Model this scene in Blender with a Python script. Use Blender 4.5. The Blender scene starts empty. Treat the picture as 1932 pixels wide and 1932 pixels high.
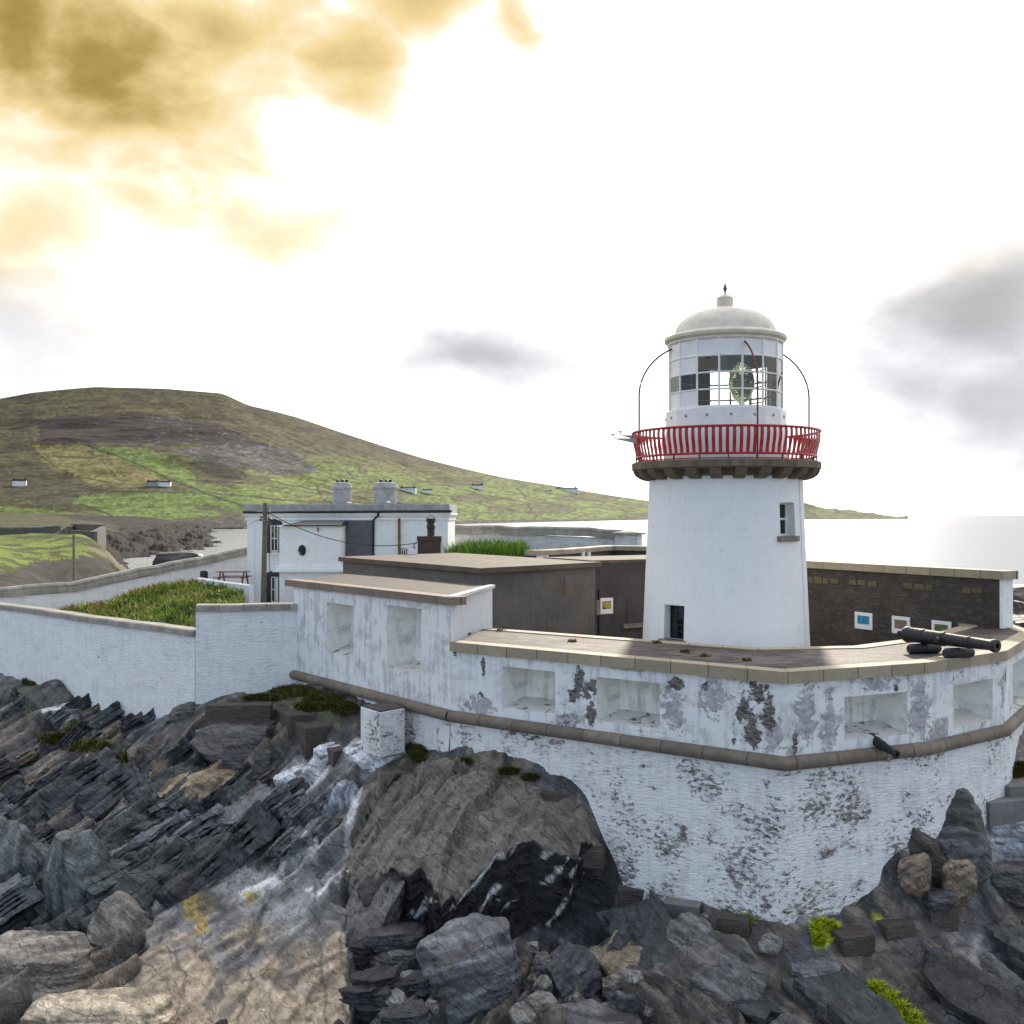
import bpy, math, random
import numpy as np
from mathutils import Vector, Matrix, Euler
from mathutils.bvhtree import BVHTree
random.seed(7); RNG = np.random.default_rng(7)
R = math.radians
SC = bpy.context.scene
COL = SC.collection
# ------------------------------------------------------------------ camera
FPX = 2000.0; CX = 966.0; CY = 972.0; CH = 12.0      # photo measured on a 1932 px wide copy
cam_d = bpy.data.cameras.new("camera"); cam = bpy.data.objects.new("camera", cam_d); COL.objects.link(cam)
cam.location = (0, 0, CH); cam.rotation_euler = (R(90), 0, 0)
cam_d.sensor_width = 36; cam_d.lens = 36 * FPX / 1932.0; cam_d.shift_y = 6 / 1932.0
cam_d.clip_start = 0.5; cam_d.clip_end = 90000
SC.camera = cam
# ------------------------------------------------------------------ light
SUN_AZ, SUN_EL = R(11.6), R(22.5)
SUNV = Vector((math.sin(SUN_AZ) * math.cos(SUN_EL), math.cos(SUN_AZ) * math.cos(SUN_EL), math.sin(SUN_EL)))
sl = bpy.data.lights.new("sun", 'SUN'); sl.energy = 2.4; sl.angle = R(2.5); sl.color = (1.0, 0.90, 0.74)
so = bpy.data.objects.new("sun", sl); COL.objects.link(so); so.rotation_euler = SUNV.to_track_quat('Z', 'Y').to_euler()
so.location = (10, 30, 60)
SC.view_settings.view_transform = 'Standard'; SC.view_settings.look = 'None'
SC.view_settings.exposure = 1.12; SC.view_settings.gamma = 1.0
SC.cycles.use_denoising = True
SC.cycles.max_bounces = 6; SC.cycles.transparent_max_bounces = 16

# ------------------------------------------------------------------ node helper
class NT:
    def __init__(s, tree): s.t = tree
    def n(s, typ, props=None, **ins):
        nd = s.t.nodes.new(typ)
        for k, v in (props or {}).items(): setattr(nd, k, v)
        for k, v in ins.items(): s.set(nd, k, v)
        return nd
    def set(s, nd, k, v):
        key = k
        if k.startswith('i') and k[1:].isdigit(): sock = nd.inputs[int(k[1:])]
        else: sock = nd.inputs[key.replace('_', ' ')]
        if isinstance(v, bpy.types.NodeSocket): s.t.links.new(v, sock)
        elif isinstance(v, bpy.types.Node): s.t.links.new(v.outputs[0], sock)
        else:
            if sock.type == 'RGBA' and len(v) == 3: v = (*v, 1)
            sock.default_value = v
    def m(s, op, a, b=None, c=None, clamp=False):
        nd = s.t.nodes.new('ShaderNodeMath'); nd.operation = op; nd.use_clamp = clamp
        for i, v in enumerate((a, b, c)):
            if v is not None: s.set(nd, 'i%d' % i, v)
        return nd.outputs[0]
    def mix(s, f, a, b, mode='MIX'):
        nd = s.t.nodes.new('ShaderNodeMix'); nd.data_type = 'RGBA'; nd.blend_type = mode
        for i, v in ((0, f), (6, a), (7, b)): s.set(nd, 'i%d' % i, v)
        return nd.outputs[2]
    def noise(s, vec, scale, detail=6, rough=.55, dist=0.0):
        return s.n('ShaderNodeTexNoise', Vector=vec, Scale=float(scale), Detail=float(detail), Roughness=rough, Distortion=dist).outputs[0]
    def mapv(s, vec, sc=(1, 1, 1), rot=(0, 0, 0), loc=(0, 0, 0)):
        return s.n('ShaderNodeMapping', Vector=vec, Scale=sc, Rotation=rot, Location=loc).outputs[0]
    def ramp(s, f, stops, interp='LINEAR'):
        nd = s.t.nodes.new('ShaderNodeValToRGB'); cr = nd.color_ramp; cr.interpolation = interp
        while len(cr.elements) < len(stops): cr.elements.new(0.5)
        for e, (p, c) in zip(cr.elements, stops):
            e.position = p; e.color = (*c, 1) if len(c) == 3 else c
        s.set(nd, 'i0', f); return nd.outputs[0]
    def step(s, f, a, b):
        return s.n('ShaderNodeMapRange', {'interpolation_type': 'SMOOTHSTEP', 'clamp': True}, i0=f, i1=float(a), i2=float(b)).outputs[0]

# ------------------------------------------------------------------ world: Nishita sky with cloud cover
w = bpy.data.worlds.new("World"); SC.world = w; w.use_nodes = True
wt = NT(w.node_tree); w.node_tree.nodes.clear()
tc = wt.n('ShaderNodeTexCoord'); sep = wt.n('ShaderNodeSeparateXYZ', Vector=tc.outputs['Generated'])
dx, dy, dz = sep.outputs
AZ = wt.m('ARCTAN2', dx, dy); EL = wt.m('ARCSINE', dz)
sky = wt.n('ShaderNodeTexSky', {'sky_type': 'NISHITA', 'sun_disc': False, 'sun_elevation': SUN_EL, 'sun_rotation': SUN_AZ, 'air_density': 1.0, 'dust_density': 1.0, 'ozone_density': 1.5})
cvec = wt.n('ShaderNodeCombineXYZ', X=AZ, Y=wt.m('MULTIPLY', EL, 1.7), Z=0.0).outputs[0]
cn = wt.noise(cvec, 7.0, 8, .58, .3)
cn2 = wt.noise(cvec, 2.6, 6, .55, .4)
nz = wt.m('ADD', wt.m('MULTIPLY', wt.m('SUBTRACT', cn, .5), 1.5), wt.m('MULTIPLY', wt.m('SUBTRACT', cn2, .5), 1.9))
wc = wt.n('ShaderNodeSeparateColor', Color=wt.n('ShaderNodeTexNoise', Vector=cvec, Scale=5.0, Detail=5.0, Roughness=.55).outputs[1])
AZ = wt.m('ADD', AZ, wt.m('MULTIPLY', wt.m('SUBTRACT', wc.outputs[0], .5), .17)); EL = wt.m('ADD', EL, wt.m('MULTIPLY', wt.m('SUBTRACT', wc.outputs[1], .5), .12))
def ang(px, py):
    a = math.atan((px - CX) / FPX); return a, math.atan((CY - py) / FPX * math.cos(a))
def blob(px, py, rx, ry, k=1.0):
    a, e = ang(px, py); sa = rx / FPX * math.cos(a) ** 2; se = ry / FPX * math.cos(a)
    u = wt.m('DIVIDE', wt.m('SUBTRACT', AZ, a), sa); v = wt.m('DIVIDE', wt.m('SUBTRACT', EL, e), se)
    r = wt.m('SQRT', wt.m('ADD', wt.m('MULTIPLY', u, u), wt.m('MULTIPLY', v, v)))
    d = wt.m('ADD', wt.m('SUBTRACT', 1.0, r), nz)
    return wt.m('MULTIPLY', wt.step(d, -.6, 1.25), k)
def blobs(lst):
    acc = None
    for b in lst:
        q = blob(*b); acc = q if acc is None else wt.m('MAXIMUM', acc, q)
    return acc
warm = blobs([(190, 110, 400, 220, 1.0), (20, 40, 330, 210, 1.0), (430, 60, 240, 150, .72), (625, 95, 150, 95, .66), (850, 5, 190, 75, .62), (985, 70, 60, 50, .5),
              (530, 420, 240, 100, .36), (240, 370, 240, 90, .38), (60, 400, 200, 160, .4), (90, 250, 220, 120, .6), (1880, 200, 220, 300, .22)])
grey = blobs([(1880, 590, 260, 165, .95), (1860, 750, 330, 170, .85), (885, 682, 250, 80, .85), (40, 640, 170, 140, .5), (690, 712, 170, 42, .4), (60, 560, 200, 90, .4), (1740, 850, 150, 40, .3), (450, 680, 160, 50, .3)])
# bright cloud deck round the sun, bluer sky behind the camera
sd = wt.n('ShaderNodeVectorMath', {'operation': 'DOT_PRODUCT'}, i0=tc.outputs['Generated'], i1=tuple(SUNV)).outputs[1]
front = wt.step(sd, -.55, .6)
glow = wt.step(sd, .55, .99)
cover = wt.m('MAXIMUM', front, wt.step(wt.m('ADD', cn2, wt.m('MULTIPLY', wt.m('SUBTRACT', cn, .5), .6)), .42, .62))
cb = wt.m('ADD', wt.m('ADD', 4.6, wt.m('MULTIPLY', front, 2.3)), wt.m('MULTIPLY', glow, 4.0))
cloudc = wt.mix(front, (.85, .905, 1.0), (1.0, .985, .965))
vm = wt.n('ShaderNodeVectorMath', {'operation': 'SCALE'}, i0=cloudc, Scale=cb).outputs[0]
skb = wt.n('ShaderNodeVectorMath', {'operation': 'SCALE'}, i0=sky, Scale=1.15).outputs[0]
soft = wt.n('ShaderNodeMapRange', i0=wt.m('ADD', wt.m('MULTIPLY', cn2, .6), wt.m('MULTIPLY', cn, .4)), i1=.40, i2=.56, i3=.64, i4=1.15).outputs[0]
soft = wt.m('MAXIMUM', soft, wt.m('MULTIPLY', glow, .95))
vm = wt.n('ShaderNodeVectorMath', {'operation': 'SCALE'}, i0=vm, Scale=soft).outputs[0]
base = wt.mix(cover, skb, vm)
wcol = wt.ramp(warm, [(0, (1, 1, 1)), (.2, (.98, .89, .72)), (.48, (.80, .62, .30)), (.8, (.40, .285, .085)), (1, (.27, .19, .05))])
gcol = wt.ramp(grey, [(0, (1, 1, 1)), (.35, (.88, .88, .90)), (.7, (.58, .59, .63)), (1, (.42, .425, .46))])
tint = wt.mix(1.0, wcol, gcol, 'MULTIPLY')
anyc = wt.m('MAXIMUM', wt.step(warm, 0.02, .35), wt.step(grey, .02, .35))
capped = wt.mix(anyc, base, (5.3, 5.3, 5.3))
final = wt.mix(1.0, capped, tint, 'MULTIPLY')
bg = wt.n('ShaderNodeBackground', Color=final, Strength=0.1)
wo = wt.n('ShaderNodeOutputWorld', Surface=bg.outputs[0])

# ------------------------------------------------------------------ geometry helpers
def P(px, py, Y): return Vector(((px - CX) / FPX * Y, Y, CH - (py - CY) / FPX * Y))
def PZ(px, py, z):
    Y = (CH - z) * FPX / (py - CY); return P(px, py, Y)
def pix(p): return (CX + p[0] / p[1] * FPX, CY + (CH - p[2]) / p[1] * FPX)
def zat(py, Y): return CH - (py - CY) / FPX * Y

class MB:
    def __init__(s): s.v = []; s.f = []; s.m = []; s.uv = []
    def face(s, pts, m=0, uv=None):
        i = len(s.v); s.v += [tuple(p) for p in pts]; s.f.append(tuple(range(i, i + len(pts)))); s.m.append(m); s.uv.append(uv)
    def mesh(s, verts, faces, m=0):
        i = len(s.v); s.v += [tuple(p) for p in verts]
        for f in faces: s.f.append(tuple(i + k for k in f)); s.m.append(m); s.uv.append(None)
    def hexa(s, a, m=0):   # 8 pts: bottom ring 0-3 ccw, top ring 4-7
        s.mesh(a, [(0, 3, 2, 1), (4, 5, 6, 7), (0, 1, 5, 4), (1, 2, 6, 5), (2, 3, 7, 6), (3, 0, 4, 7)], m)
    def box(s, c, size, rz=0.0, m=0, taper=1.0):
        x, y, z = size[0] / 2, size[1] / 2, size[2]
        M = Matrix.Rotation(rz, 3, 'Z'); c = Vector(c)
        pts = [c + M @ Vector((sx * x, sy * y, 0)) for sx, sy in ((-1, -1), (1, -1), (1, 1), (-1, 1))]
        pts += [c + M @ Vector((sx * x * taper, sy * y * taper, z)) for sx, sy in ((-1, -1), (1, -1), (1, 1), (-1, 1))]
        s.hexa(pts, m)
    def prism(s, poly, z0, z1, m=0):   # poly ccw list of xy ; z may be lists
        n = len(poly); g = lambda z, i: z[i] if isinstance(z, (list, tuple)) else z
        vs = [(p[0], p[1], g(z0, i)) for i, p in enumerate(poly)] + [(p[0], p[1], g(z1, i)) for i, p in enumerate(poly)]
        a = sum(poly[i][0] * poly[(i + 1) % n][1] - poly[(i + 1) % n][0] * poly[i][1] for i in range(n))
        fs = [tuple(range(n - 1, -1, -1)), tuple(range(n, 2 * n))] + [(i, (i + 1) % n, n + (i + 1) % n, n + i) for i in range(n)]
        if a < 0: fs = [tuple(reversed(f)) for f in fs]
        s.mesh(vs, fs, m)
    def tube(s, path, r, seg=8, m=0, caps=True):
        path = [Vector(p) for p in path]; rings = []; n = len(path)
        for i, p in enumerate(path):
            d = (path[min(i + 1, n - 1)] - path[max(i - 1, 0)]).normalized()
            up = Vector((0, 0, 1)) if abs(d.z) < .95 else Vector((0, 1, 0))
            a = d.cross(up).normalized(); b = d.cross(a).normalized()
            rr = r[i] if isinstance(r, (list, tuple)) else r
            rings.append([p + a * (math.cos(t) * rr) + b * (math.sin(t) * rr) for t in (2 * math.pi * k / seg for k in range(seg))])
        vs = [q for rg in rings for q in rg]; fs = []
        for i in range(n - 1):
            for k in range(seg):
                k2 = (k + 1) % seg; fs.append((i * seg + k, i * seg + k2, (i + 1) * seg + k2, (i + 1) * seg + k))
        if caps: fs += [tuple(range(seg)), tuple(reversed(range((n - 1) * seg, n * seg)))]
        s.mesh(vs, [tuple(reversed(f)) for f in fs], m)
    def lathe(s, prof, c=(0, 0), seg=48, m=0, a0=0.0, sy=1.0, caps=True):
        n = len(prof); vs = []; fs = []
        for r, z in prof:
            for k in range(seg):
                t = a0 + 2 * math.pi * k / seg; vs.append((c[0] + r * math.cos(t), c[1] + r * sy * math.sin(t), z))
        for i in range(n - 1):
            for k in range(seg):
                k2 = (k + 1) % seg; fs.append((i * seg + k, i * seg + k2, (i + 1) * seg + k2, (i + 1) * seg + k))
        if caps: fs += [tuple(reversed(range(seg))), tuple(range((n - 1) * seg, n * seg))]
        s.mesh(vs, fs, m)
    def build(s, name, mats, parent=None, smooth=False, bevel=0.0, col=None, angle=None):
        me = bpy.data.meshes.new(name); org = Vector((0, 0, 0)); q = parent
        while q is not None: org += q.location; q = q.parent
        va = np.array(s.v, float).reshape(-1, 3) - np.array(org)
        me.from_pydata(va.tolist(), [], s.f)
        uvl = me.uv_layers.new(name="UVMap"); uvs = np.zeros((len(me.loops), 2)); me.update()
        fv = np.array(s.v, float).reshape(-1, 3)
        for pi, pl in enumerate(me.polygons):
            st = pl.loop_start; u = s.uv[pi]
            if u is not None:
                for k in range(pl.loop_total): uvs[st + k] = u[k]
            else:
                nn = pl.normal
                idx = s.f[pi]
                if abs(nn.z) > .75:
                    for k, vi in enumerate(idx): uvs[st + k] = fv[vi][:2]
                else:
                    t = Vector((-nn.y, nn.x, 0)).normalized()
                    for k, vi in enumerate(idx): uvs[st + k] = (fv[vi][0] * t.x + fv[vi][1] * t.y, fv[vi][2])
        uvl.data.foreach_set('uv', uvs.ravel())
        if not isinstance(mats, (list, tuple)): mats = [mats]
        for mm in mats: me.materials.append(mm)
        me.polygons.foreach_set('material_index', s.m)
        if smooth:
            me.polygons.foreach_set('use_smooth', [True] * len(me.polygons))
        if col is not None:
            ca = me.color_attributes.new('Col', 'FLOAT_COLOR', 'POINT')
            ca.data.foreach_set('color', np.array([(*col, 1.0)] * len(me.vertices)).ravel())
        o = bpy.data.objects.new(name, me); COL.objects.link(o)
        if parent is not None: o.parent = parent
        if bevel:
            b = o.modifiers.new('edge', 'BEVEL'); b.width = bevel; b.segments = 2; b.limit_method = 'ANGLE'; b.angle_limit = R(40)
        if smooth and angle:
            me.set_sharp_from_angle(angle=R(angle))
        return o
def tag(o, label=None, cat=None, group=None, kind=None):
    for k, v in (('label', label), ('category', cat), ('group', group), ('kind', kind)):
        if v: o[k] = v
    return o
def thing(name, label, cat, loc, group=None):
    o = bpy.data.objects.new(name, None); COL.objects.link(o); o.location = loc; o.empty_display_size = .3
    return tag(o, label, cat, group)
def clone(o, parent=None):
    c = o.copy(); COL.objects.link(c); c.parent = parent
    for ch in o.children: clone(ch, c)
    return c

# ------------------------------------------------------------------ numpy noise
def _hash(ix, iy, seed):
    h = (ix.astype(np.int64) * 374761393 + iy.astype(np.int64) * 668265263 + seed * 974634777) & 0x7fffffff
    h = ((h ^ (h >> 13)) * 1274126177) & 0x7fffffff
    h = (h ^ (h >> 16)) & 0xffff
    return h / 65535.0
def vnoise(x, y, seed=0):
    ix = np.floor(x); iy = np.floor(y); fx = x - ix; fy = y - iy
    fx = fx * fx * (3 - 2 * fx); fy = fy * fy * (3 - 2 * fy)
    a = _hash(ix, iy, seed); b = _hash(ix + 1, iy, seed); c = _hash(ix, iy + 1, seed); d = _hash(ix + 1, iy + 1, seed)
    return a + (b - a) * fx + (c - a) * fy + (a - b - c + d) * fx * fy
def fbm(x, y, seed=0, oct=4, gain=.5):
    s = np.zeros_like(x, float); amp = 1.0; tot = 0
    for o in range(oct):
        s += amp * vnoise(x * 2 ** o, y * 2 ** o, seed + o * 17); tot += amp; amp *= gain
    return s / tot
def voro(x, y, seed=0, jit=.9):
    """nearest cell: returns id hash values h1,h2,h3, offset to seed dx,dy, and border distance f2-f1"""
    ix = np.floor(x); iy = np.floor(y)
    f1 = np.full(x.shape, 9.0); f2 = np.full(x.shape, 9.0); bx = np.zeros_like(x); by = np.zeros_like(x); ci = np.zeros_like(x); cj = np.zeros_like(x)
    for i in (-1, 0, 1):
        for j in (-1, 0, 1):
            gx = ix + i; gy = iy + j
            sx = gx + .5 + (_hash(gx, gy, seed) - .5) * jit; sy = gy + .5 + (_hash(gx, gy, seed + 5) - .5) * jit
            d = np.hypot(x - sx, y - sy); nw = d < f1
            f2 = np.where(nw, f1, np.minimum(f2, d)); f1 = np.where(nw, d, f1)
            bx = np.where(nw, x - sx, bx); by = np.where(nw, y - sy, by); ci = np.where(nw, gx, ci); cj = np.where(nw, gy, cj)
    return _hash(ci, cj, seed + 11), _hash(ci, cj, seed + 12), _hash(ci, cj, seed + 13), bx, by, f2 - f1
def inpoly(x, y, poly):
    r = np.zeros(x.shape, bool); n = len(poly)
    for i in range(n):
        x1, y1 = poly[i]; x2, y2 = poly[(i + 1) % n]
        c = ((y1 > y) != (y2 > y)) & (x < (x2 - x1) * (y - y1) / (y2 - y1 + 1e-12) + x1); r ^= c
    return r
def distline(x, y, pts):
    d = np.full(x.shape, 1e9)
    for (x1, y1), (x2, y2) in zip(pts[:-1], pts[1:]):
        L = (x2 - x1) ** 2 + (y2 - y1) ** 2 + 1e-9; t = np.clip(((x - x1) * (x2 - x1) + (y - y1) * (y2 - y1)) / L, 0, 1)
        d = np.minimum(d, np.hypot(x - x1 - t * (x2 - x1), y - y1 - t * (y2 - y1)))
    return d
def rbf(pts, vals):
    pts = np.array(pts, float); vals = np.array(vals, float); n = len(pts)
    def phi(d): return np.where(d > 1e-9, d * d * np.log(d + 1e-12), 0)
    D = np.hypot(pts[:, None, 0] - pts[None, :, 0], pts[:, None, 1] - pts[None, :, 1])
    A = np.zeros((n + 3, n + 3)); A[:n, :n] = phi(D) + np.eye(n) * 0.05; A[:n, n] = 1; A[:n, n + 1:] = pts; A[n:, :n] = A[:n, n:].T
    sol = np.linalg.solve(A, np.concatenate([vals, np.zeros(3)]))
    def ev(x, y):
        out = sol[n] + sol[n + 1] * x + sol[n + 2] * y
        for i in range(n): out = out + sol[i] * phi(np.hypot(x - pts[i, 0], y - pts[i, 1]))
        return out
    return ev
def gridmesh(name, X, Y, Z, mat, cols=None, smooth=True, alpha=None):
    nr, nc = X.shape
    v = np.stack([X, Y, Z], -1).reshape(-1, 3)
    i = np.arange(nr * nc).reshape(nr, nc)
    q = np.stack([i[:-1, :-1], i[:-1, 1:], i[1:, 1:], i[1:, :-1]], -1).reshape(-1, 4)
    me = bpy.data.meshes.new(name)
    me.vertices.add(len(v)); me.vertices.foreach_set('co', v.ravel())
    me.loops.add(q.size); me.loops.foreach_set('vertex_index', q.ravel().astype(np.int32))
    me.polygons.add(len(q)); me.polygons.foreach_set('loop_start', np.arange(0, q.size, 4, dtype=np.int32))
    me.update(calc_edges=True); me.validate()
    if smooth: me.polygons.foreach_set('use_smooth', [True] * len(q))
    if cols is not None:
        ca = me.color_attributes.new('Col', 'FLOAT_COLOR', 'POINT')
        c4 = np.concatenate([cols.reshape(-1, 3), (np.ones((len(v), 1)) if alpha is None else alpha.reshape(-1, 1))], 1); ca.data.foreach_set('color', c4.ravel())
    me.materials.append(mat)
    o = bpy.data.objects.new(name, me); COL.objects.link(o); return o, v, q

# ------------------------------------------------------------------ materials
def newmat(name):
    m = bpy.data.materials.new(name); m.use_nodes = True; m.node_tree.nodes.clear(); return m, NT(m.node_tree)
def finish(N, col, rough=.8, bump=None, bstr=.4, bdist=.02, **kw):
    b = N.n('ShaderNodeBsdfPrincipled', Base_Color=col, Roughness=rough)
    for k, v in kw.items(): N.set(b, k, v)
    if bump is not None:
        bp = N.n('ShaderNodeBump', Strength=bstr, Distance=bdist, Height=bump); N.set(b, 'Normal', bp.outputs[0])
    N.n('ShaderNodeOutputMaterial', Surface=b.outputs[0]); return b
def uvn(N): return N.n('ShaderNodeUVMap').outputs[0]
def pos(N): return N.n('ShaderNodeNewGeometry').outputs['Position']
def plain(name, col, rough=.6, var=.25, scale=6, bstr=.15, metallic=0.0, spec=.5):
    m, N = newmat(name); p = pos(N)
    a = N.noise(p, scale, 6, .6); c = N.mix(N.step(a, .3, .7), tuple(x * (1 - var) for x in col), tuple(min(1, x * (1 + var)) for x in col))
    finish(N, c, rough, N.noise(p, scale * 6, 4), bstr, .01, Metallic=metallic, Specular_IOR_Level=spec); return m
def whitewash(name, blobs=(), peel=.5, course=.5, stain=.5, streak=.4, white=(.74, .75, .77), dark=(.13, .115, .11), low=None, stains=()):
    """lime-washed masonry; blobs are bare patches (u, z, ru, rz) in metres along the wall"""
    m, N = newmat(name); uv = uvn(N)
    big = N.noise(N.mapv(uv, (.55, .55, 1)), 1.0, 4, .5)
    fine = N.noise(N.mapv(uv, (4.6 + 1.5 * course, 5.2 + 9.0 * course, 1)), 1.0, 10, .74, .5)
    coarse = N.noise(N.mapv(uv, (1.1, 1.6, 1), loc=(3, 1, 0)), 1.0, 8, .62, .5)
    strk = N.noise(N.mapv(uv, (5.0, .55, 1), loc=(7, 2, 0)), 1.0, 7, .6)
    crs = N.noise(N.mapv(uv, (2.4, 15.0, 1)), 1.0, 6, .62, .3)
    stone = N.n('ShaderNodeTexVoronoi', {'feature': 'DISTANCE_TO_EDGE'}, Vector=N.mapv(N.n('ShaderNodeVectorMath', {'operation': 'ADD'}, i0=uv, i1=N.n('ShaderNodeVectorMath', {'operation': 'SCALE'}, i0=N.n('ShaderNodeTexNoise', Vector=uv, Scale=2.0, Detail=3.0).outputs[1], Scale=.16).outputs[0]).outputs[0], (2.1, 12.5, 1)), Scale=1.0, Randomness=1.0).outputs[0]
    # flaking: small dark chips where fine noise is high, denser in some regions
    thr = N.m('SUBTRACT', .70 - .125 * peel, N.m('MULTIPLY', N.m('SUBTRACT', big, .5), .75 * peel))
    if low is not None:   # more flaking towards the footing (u-independent height z in metres)
        zc = N.n('ShaderNodeSeparateXYZ', Vector=uv).outputs[1]
        thr = N.m('SUBTRACT', thr, N.m('MULTIPLY', N.m('SUBTRACT', 1.0, N.step(zc, low[0], low[1])), low[2]))
    chips = N.m('MULTIPLY', N.m('SUBTRACT', fine, thr), 14.0, clamp=True)
    crust = N.m('MULTIPLY', N.m('SUBTRACT', N.m('ADD', N.m('MULTIPLY', coarse, .6), N.m('MULTIPLY', fine, .4)), .70 - .13 * peel), 24.0, clamp=True)
    bare = N.m('MAXIMUM', chips, crust)
    zz = N.n('ShaderNodeSeparateXYZ', Vector=uv); U, V = zz.outputs[0], zz.outputs[1]
    med = N.noise(N.mapv(uv, (4.5, 4.5, 1), loc=(11, 5, 0)), 1.0, 9, .72, .6)
    wob = N.m('ADD', N.m('MULTIPLY', N.m('SUBTRACT', coarse, .5), 3.4), N.m('MULTIPLY', N.m('SUBTRACT', med, .5), 4.2))
    def field(lst):
        acc = None
        for (bu, bv, ru, rv) in lst:
            p_ = N.m('DIVIDE', N.m('SUBTRACT', U, bu), ru); q_ = N.m('DIVIDE', N.m('SUBTRACT', V, bv), rv)
            d = N.m('SUBTRACT', N.m('ADD', 1.0, wob), N.m('SQRT', N.m('ADD', N.m('MULTIPLY', p_, p_), N.m('MULTIPLY', q_, q_))))
            acc = d if acc is None else N.m('MAXIMUM', acc, d)
        return acc
    if blobs: bare = N.m('MAXIMUM', bare, N.m('MULTIPLY', field(blobs), 9.0, clamp=True))
    st = N.m('MULTIPLY', N.step(N.m('ADD', N.m('MULTIPLY', strk, .45), N.m('MULTIPLY', coarse, .55)), .46, .58), stain)
    if stains: st = N.m('MAXIMUM', st, N.m('MULTIPLY', N.m('MULTIPLY', field(stains), 6.0, clamp=True), .92))
    c = N.mix(st, white, N.mix(N.step(fine, .4, .6), (.50, .48, .51), (.27, .255, .27)))
    c = N.mix(N.m('MULTIPLY', N.step(N.noise(N.mapv(uv, (1.3, 2.2, 1), loc=(5, 9, 0)), 1.0, 6, .6), .55, .75), .35), c, (.55, .53, .45))
    dk = N.m('MULTIPLY', N.step(strk, .55, .72), streak)
    c = N.mix(dk, c, (.22, .21, .22))
    if course > .3:
        gap = N.m('MULTIPLY', N.m('SUBTRACT', 1.0, N.step(stone, .0, .06)), N.step(N.noise(N.mapv(uv, (.8, 1.2, 1), loc=(2, 2, 0)), 1.0, 5), .5, .64))
        c = N.mix(N.m('MULTIPLY', gap, .7 * course), c, (.2, .19, .2))
    bc = N.mix(N.step(N.noise(N.mapv(uv, (5, 11, 1)), 1.0, 6, .75), .38, .62), tuple(x * .4 for x in dark), tuple(x * 1.9 for x in dark))
    c = N.mix(bare, c, bc)
    h = N.m('ADD', N.m('MULTIPLY', crs, course), N.m('MULTIPLY', N.m('MINIMUM', stone, .12), course * 5.0))
    h = N.m('SUBTRACT', N.m('ADD', h, N.m('MULTIPLY', fine, .35)), N.m('MULTIPLY', bare, .5))
    finish(N, c, .85, N.m('SUBTRACT', h, N.m('MULTIPLY', st, .18)), .55 + .4 * course, .035 + .02 * course, Specular_IOR_Level=.25); return m
def render_dark(name, c1, c2, streak=.5, rust=0.0, course=0.0):
    m, N = newmat(name); uv = uvn(N)
    a = N.noise(N.mapv(uv, (.7, .9, 1)), 1.0, 8, .6, .3); s = N.noise(N.mapv(uv, (4.5, .35, 1)), 1.0, 6, .6); f = N.noise(N.mapv(uv, (9, 9, 1)), 1.0, 6, .7)
    c = N.mix(N.step(a, .35, .68), c1, c2)
    c = N.mix(N.m('MULTIPLY', N.step(s, .5, .75), streak), c, tuple(x * .45 for x in c1))
    c = N.mix(N.m('MULTIPLY', N.step(f, .45, .75), .35), c, tuple(min(1, x * 1.6) for x in c2))
    h = f
    if rust: c = N.mix(N.m('MULTIPLY', N.step(N.noise(N.mapv(uv, (1.4, .6, 1), loc=(4, 4, 0)), 1.0, 6), .62, .74), rust), c, (.22, .09, .035))
    if course:
        v = N.n('ShaderNodeTexVoronoi', {'feature': 'DISTANCE_TO_EDGE'}, Vector=N.mapv(uv, (3.0, 14.0, 1)), Scale=1.0, Randomness=1.0).outputs[0]
        vc = N.n('ShaderNodeTexVoronoi', Vector=N.mapv(uv, (3.0, 14.0, 1)), Scale=1.0, Randomness=1.0).outputs[1]
        hv = N.n('ShaderNodeSeparateColor', Color=vc).outputs[0]
        c = N.mix(N.m('MULTIPLY', hv, .55), c, tuple(x * .45 for x in c1))
        c = N.mix(N.m('MULTIPLY', N.step(hv, .90, .93), .35), c, (.16, .13, .115))
        g = N.m('SUBTRACT', 1.0, N.step(v, 0, .07)); c = N.mix(N.m('MULTIPLY', g, .65 * course), c, tuple(x * .2 for x in c1)); h = N.m('ADD', N.m('MULTIPLY', f, .4), N.m('MINIMUM', N.m('MULTIPLY', v, 6.0), .8))
    finish(N, c, .85, h, .5, .03, Specular_IOR_Level=.3); return m
def coping_mat(name, c1, c2, joint=1.1):
    m, N = newmat(name); uv = uvn(N); p = pos(N)
    a = N.noise(p, 2.2, 8, .65); f = N.noise(p, 14, 6, .7)
    u = N.n('ShaderNodeSeparateXYZ', Vector=uv).outputs[0]
    cell = N.m('FLOOR', N.m('DIVIDE', u, joint)); rnd = N.n('ShaderNodeTexWhiteNoise', {'noise_dimensions': '1D'}, W=cell).outputs[0]
    fr = N.m('ABSOLUTE', N.m('SUBTRACT', N.m('FRACT', N.m('DIVIDE', u, joint)), .5))
    j = N.step(fr, .484, .492)
    c = N.mix(N.step(a, .32, .68), c1, c2)
    c = N.mix(N.m('MULTIPLY', rnd, .45), c, tuple(x * .55 for x in c1))
    c = N.mix(N.m('MULTIPLY', N.step(f, .5, .75), .5), c, tuple(x * .4 for x in c1))
    c = N.mix(N.m('MULTIPLY', j, .8), c, (.03, .03, .03))
    finish(N, c, .75, N.m('SUBTRACT', f, j), .4, .02); return m

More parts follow.
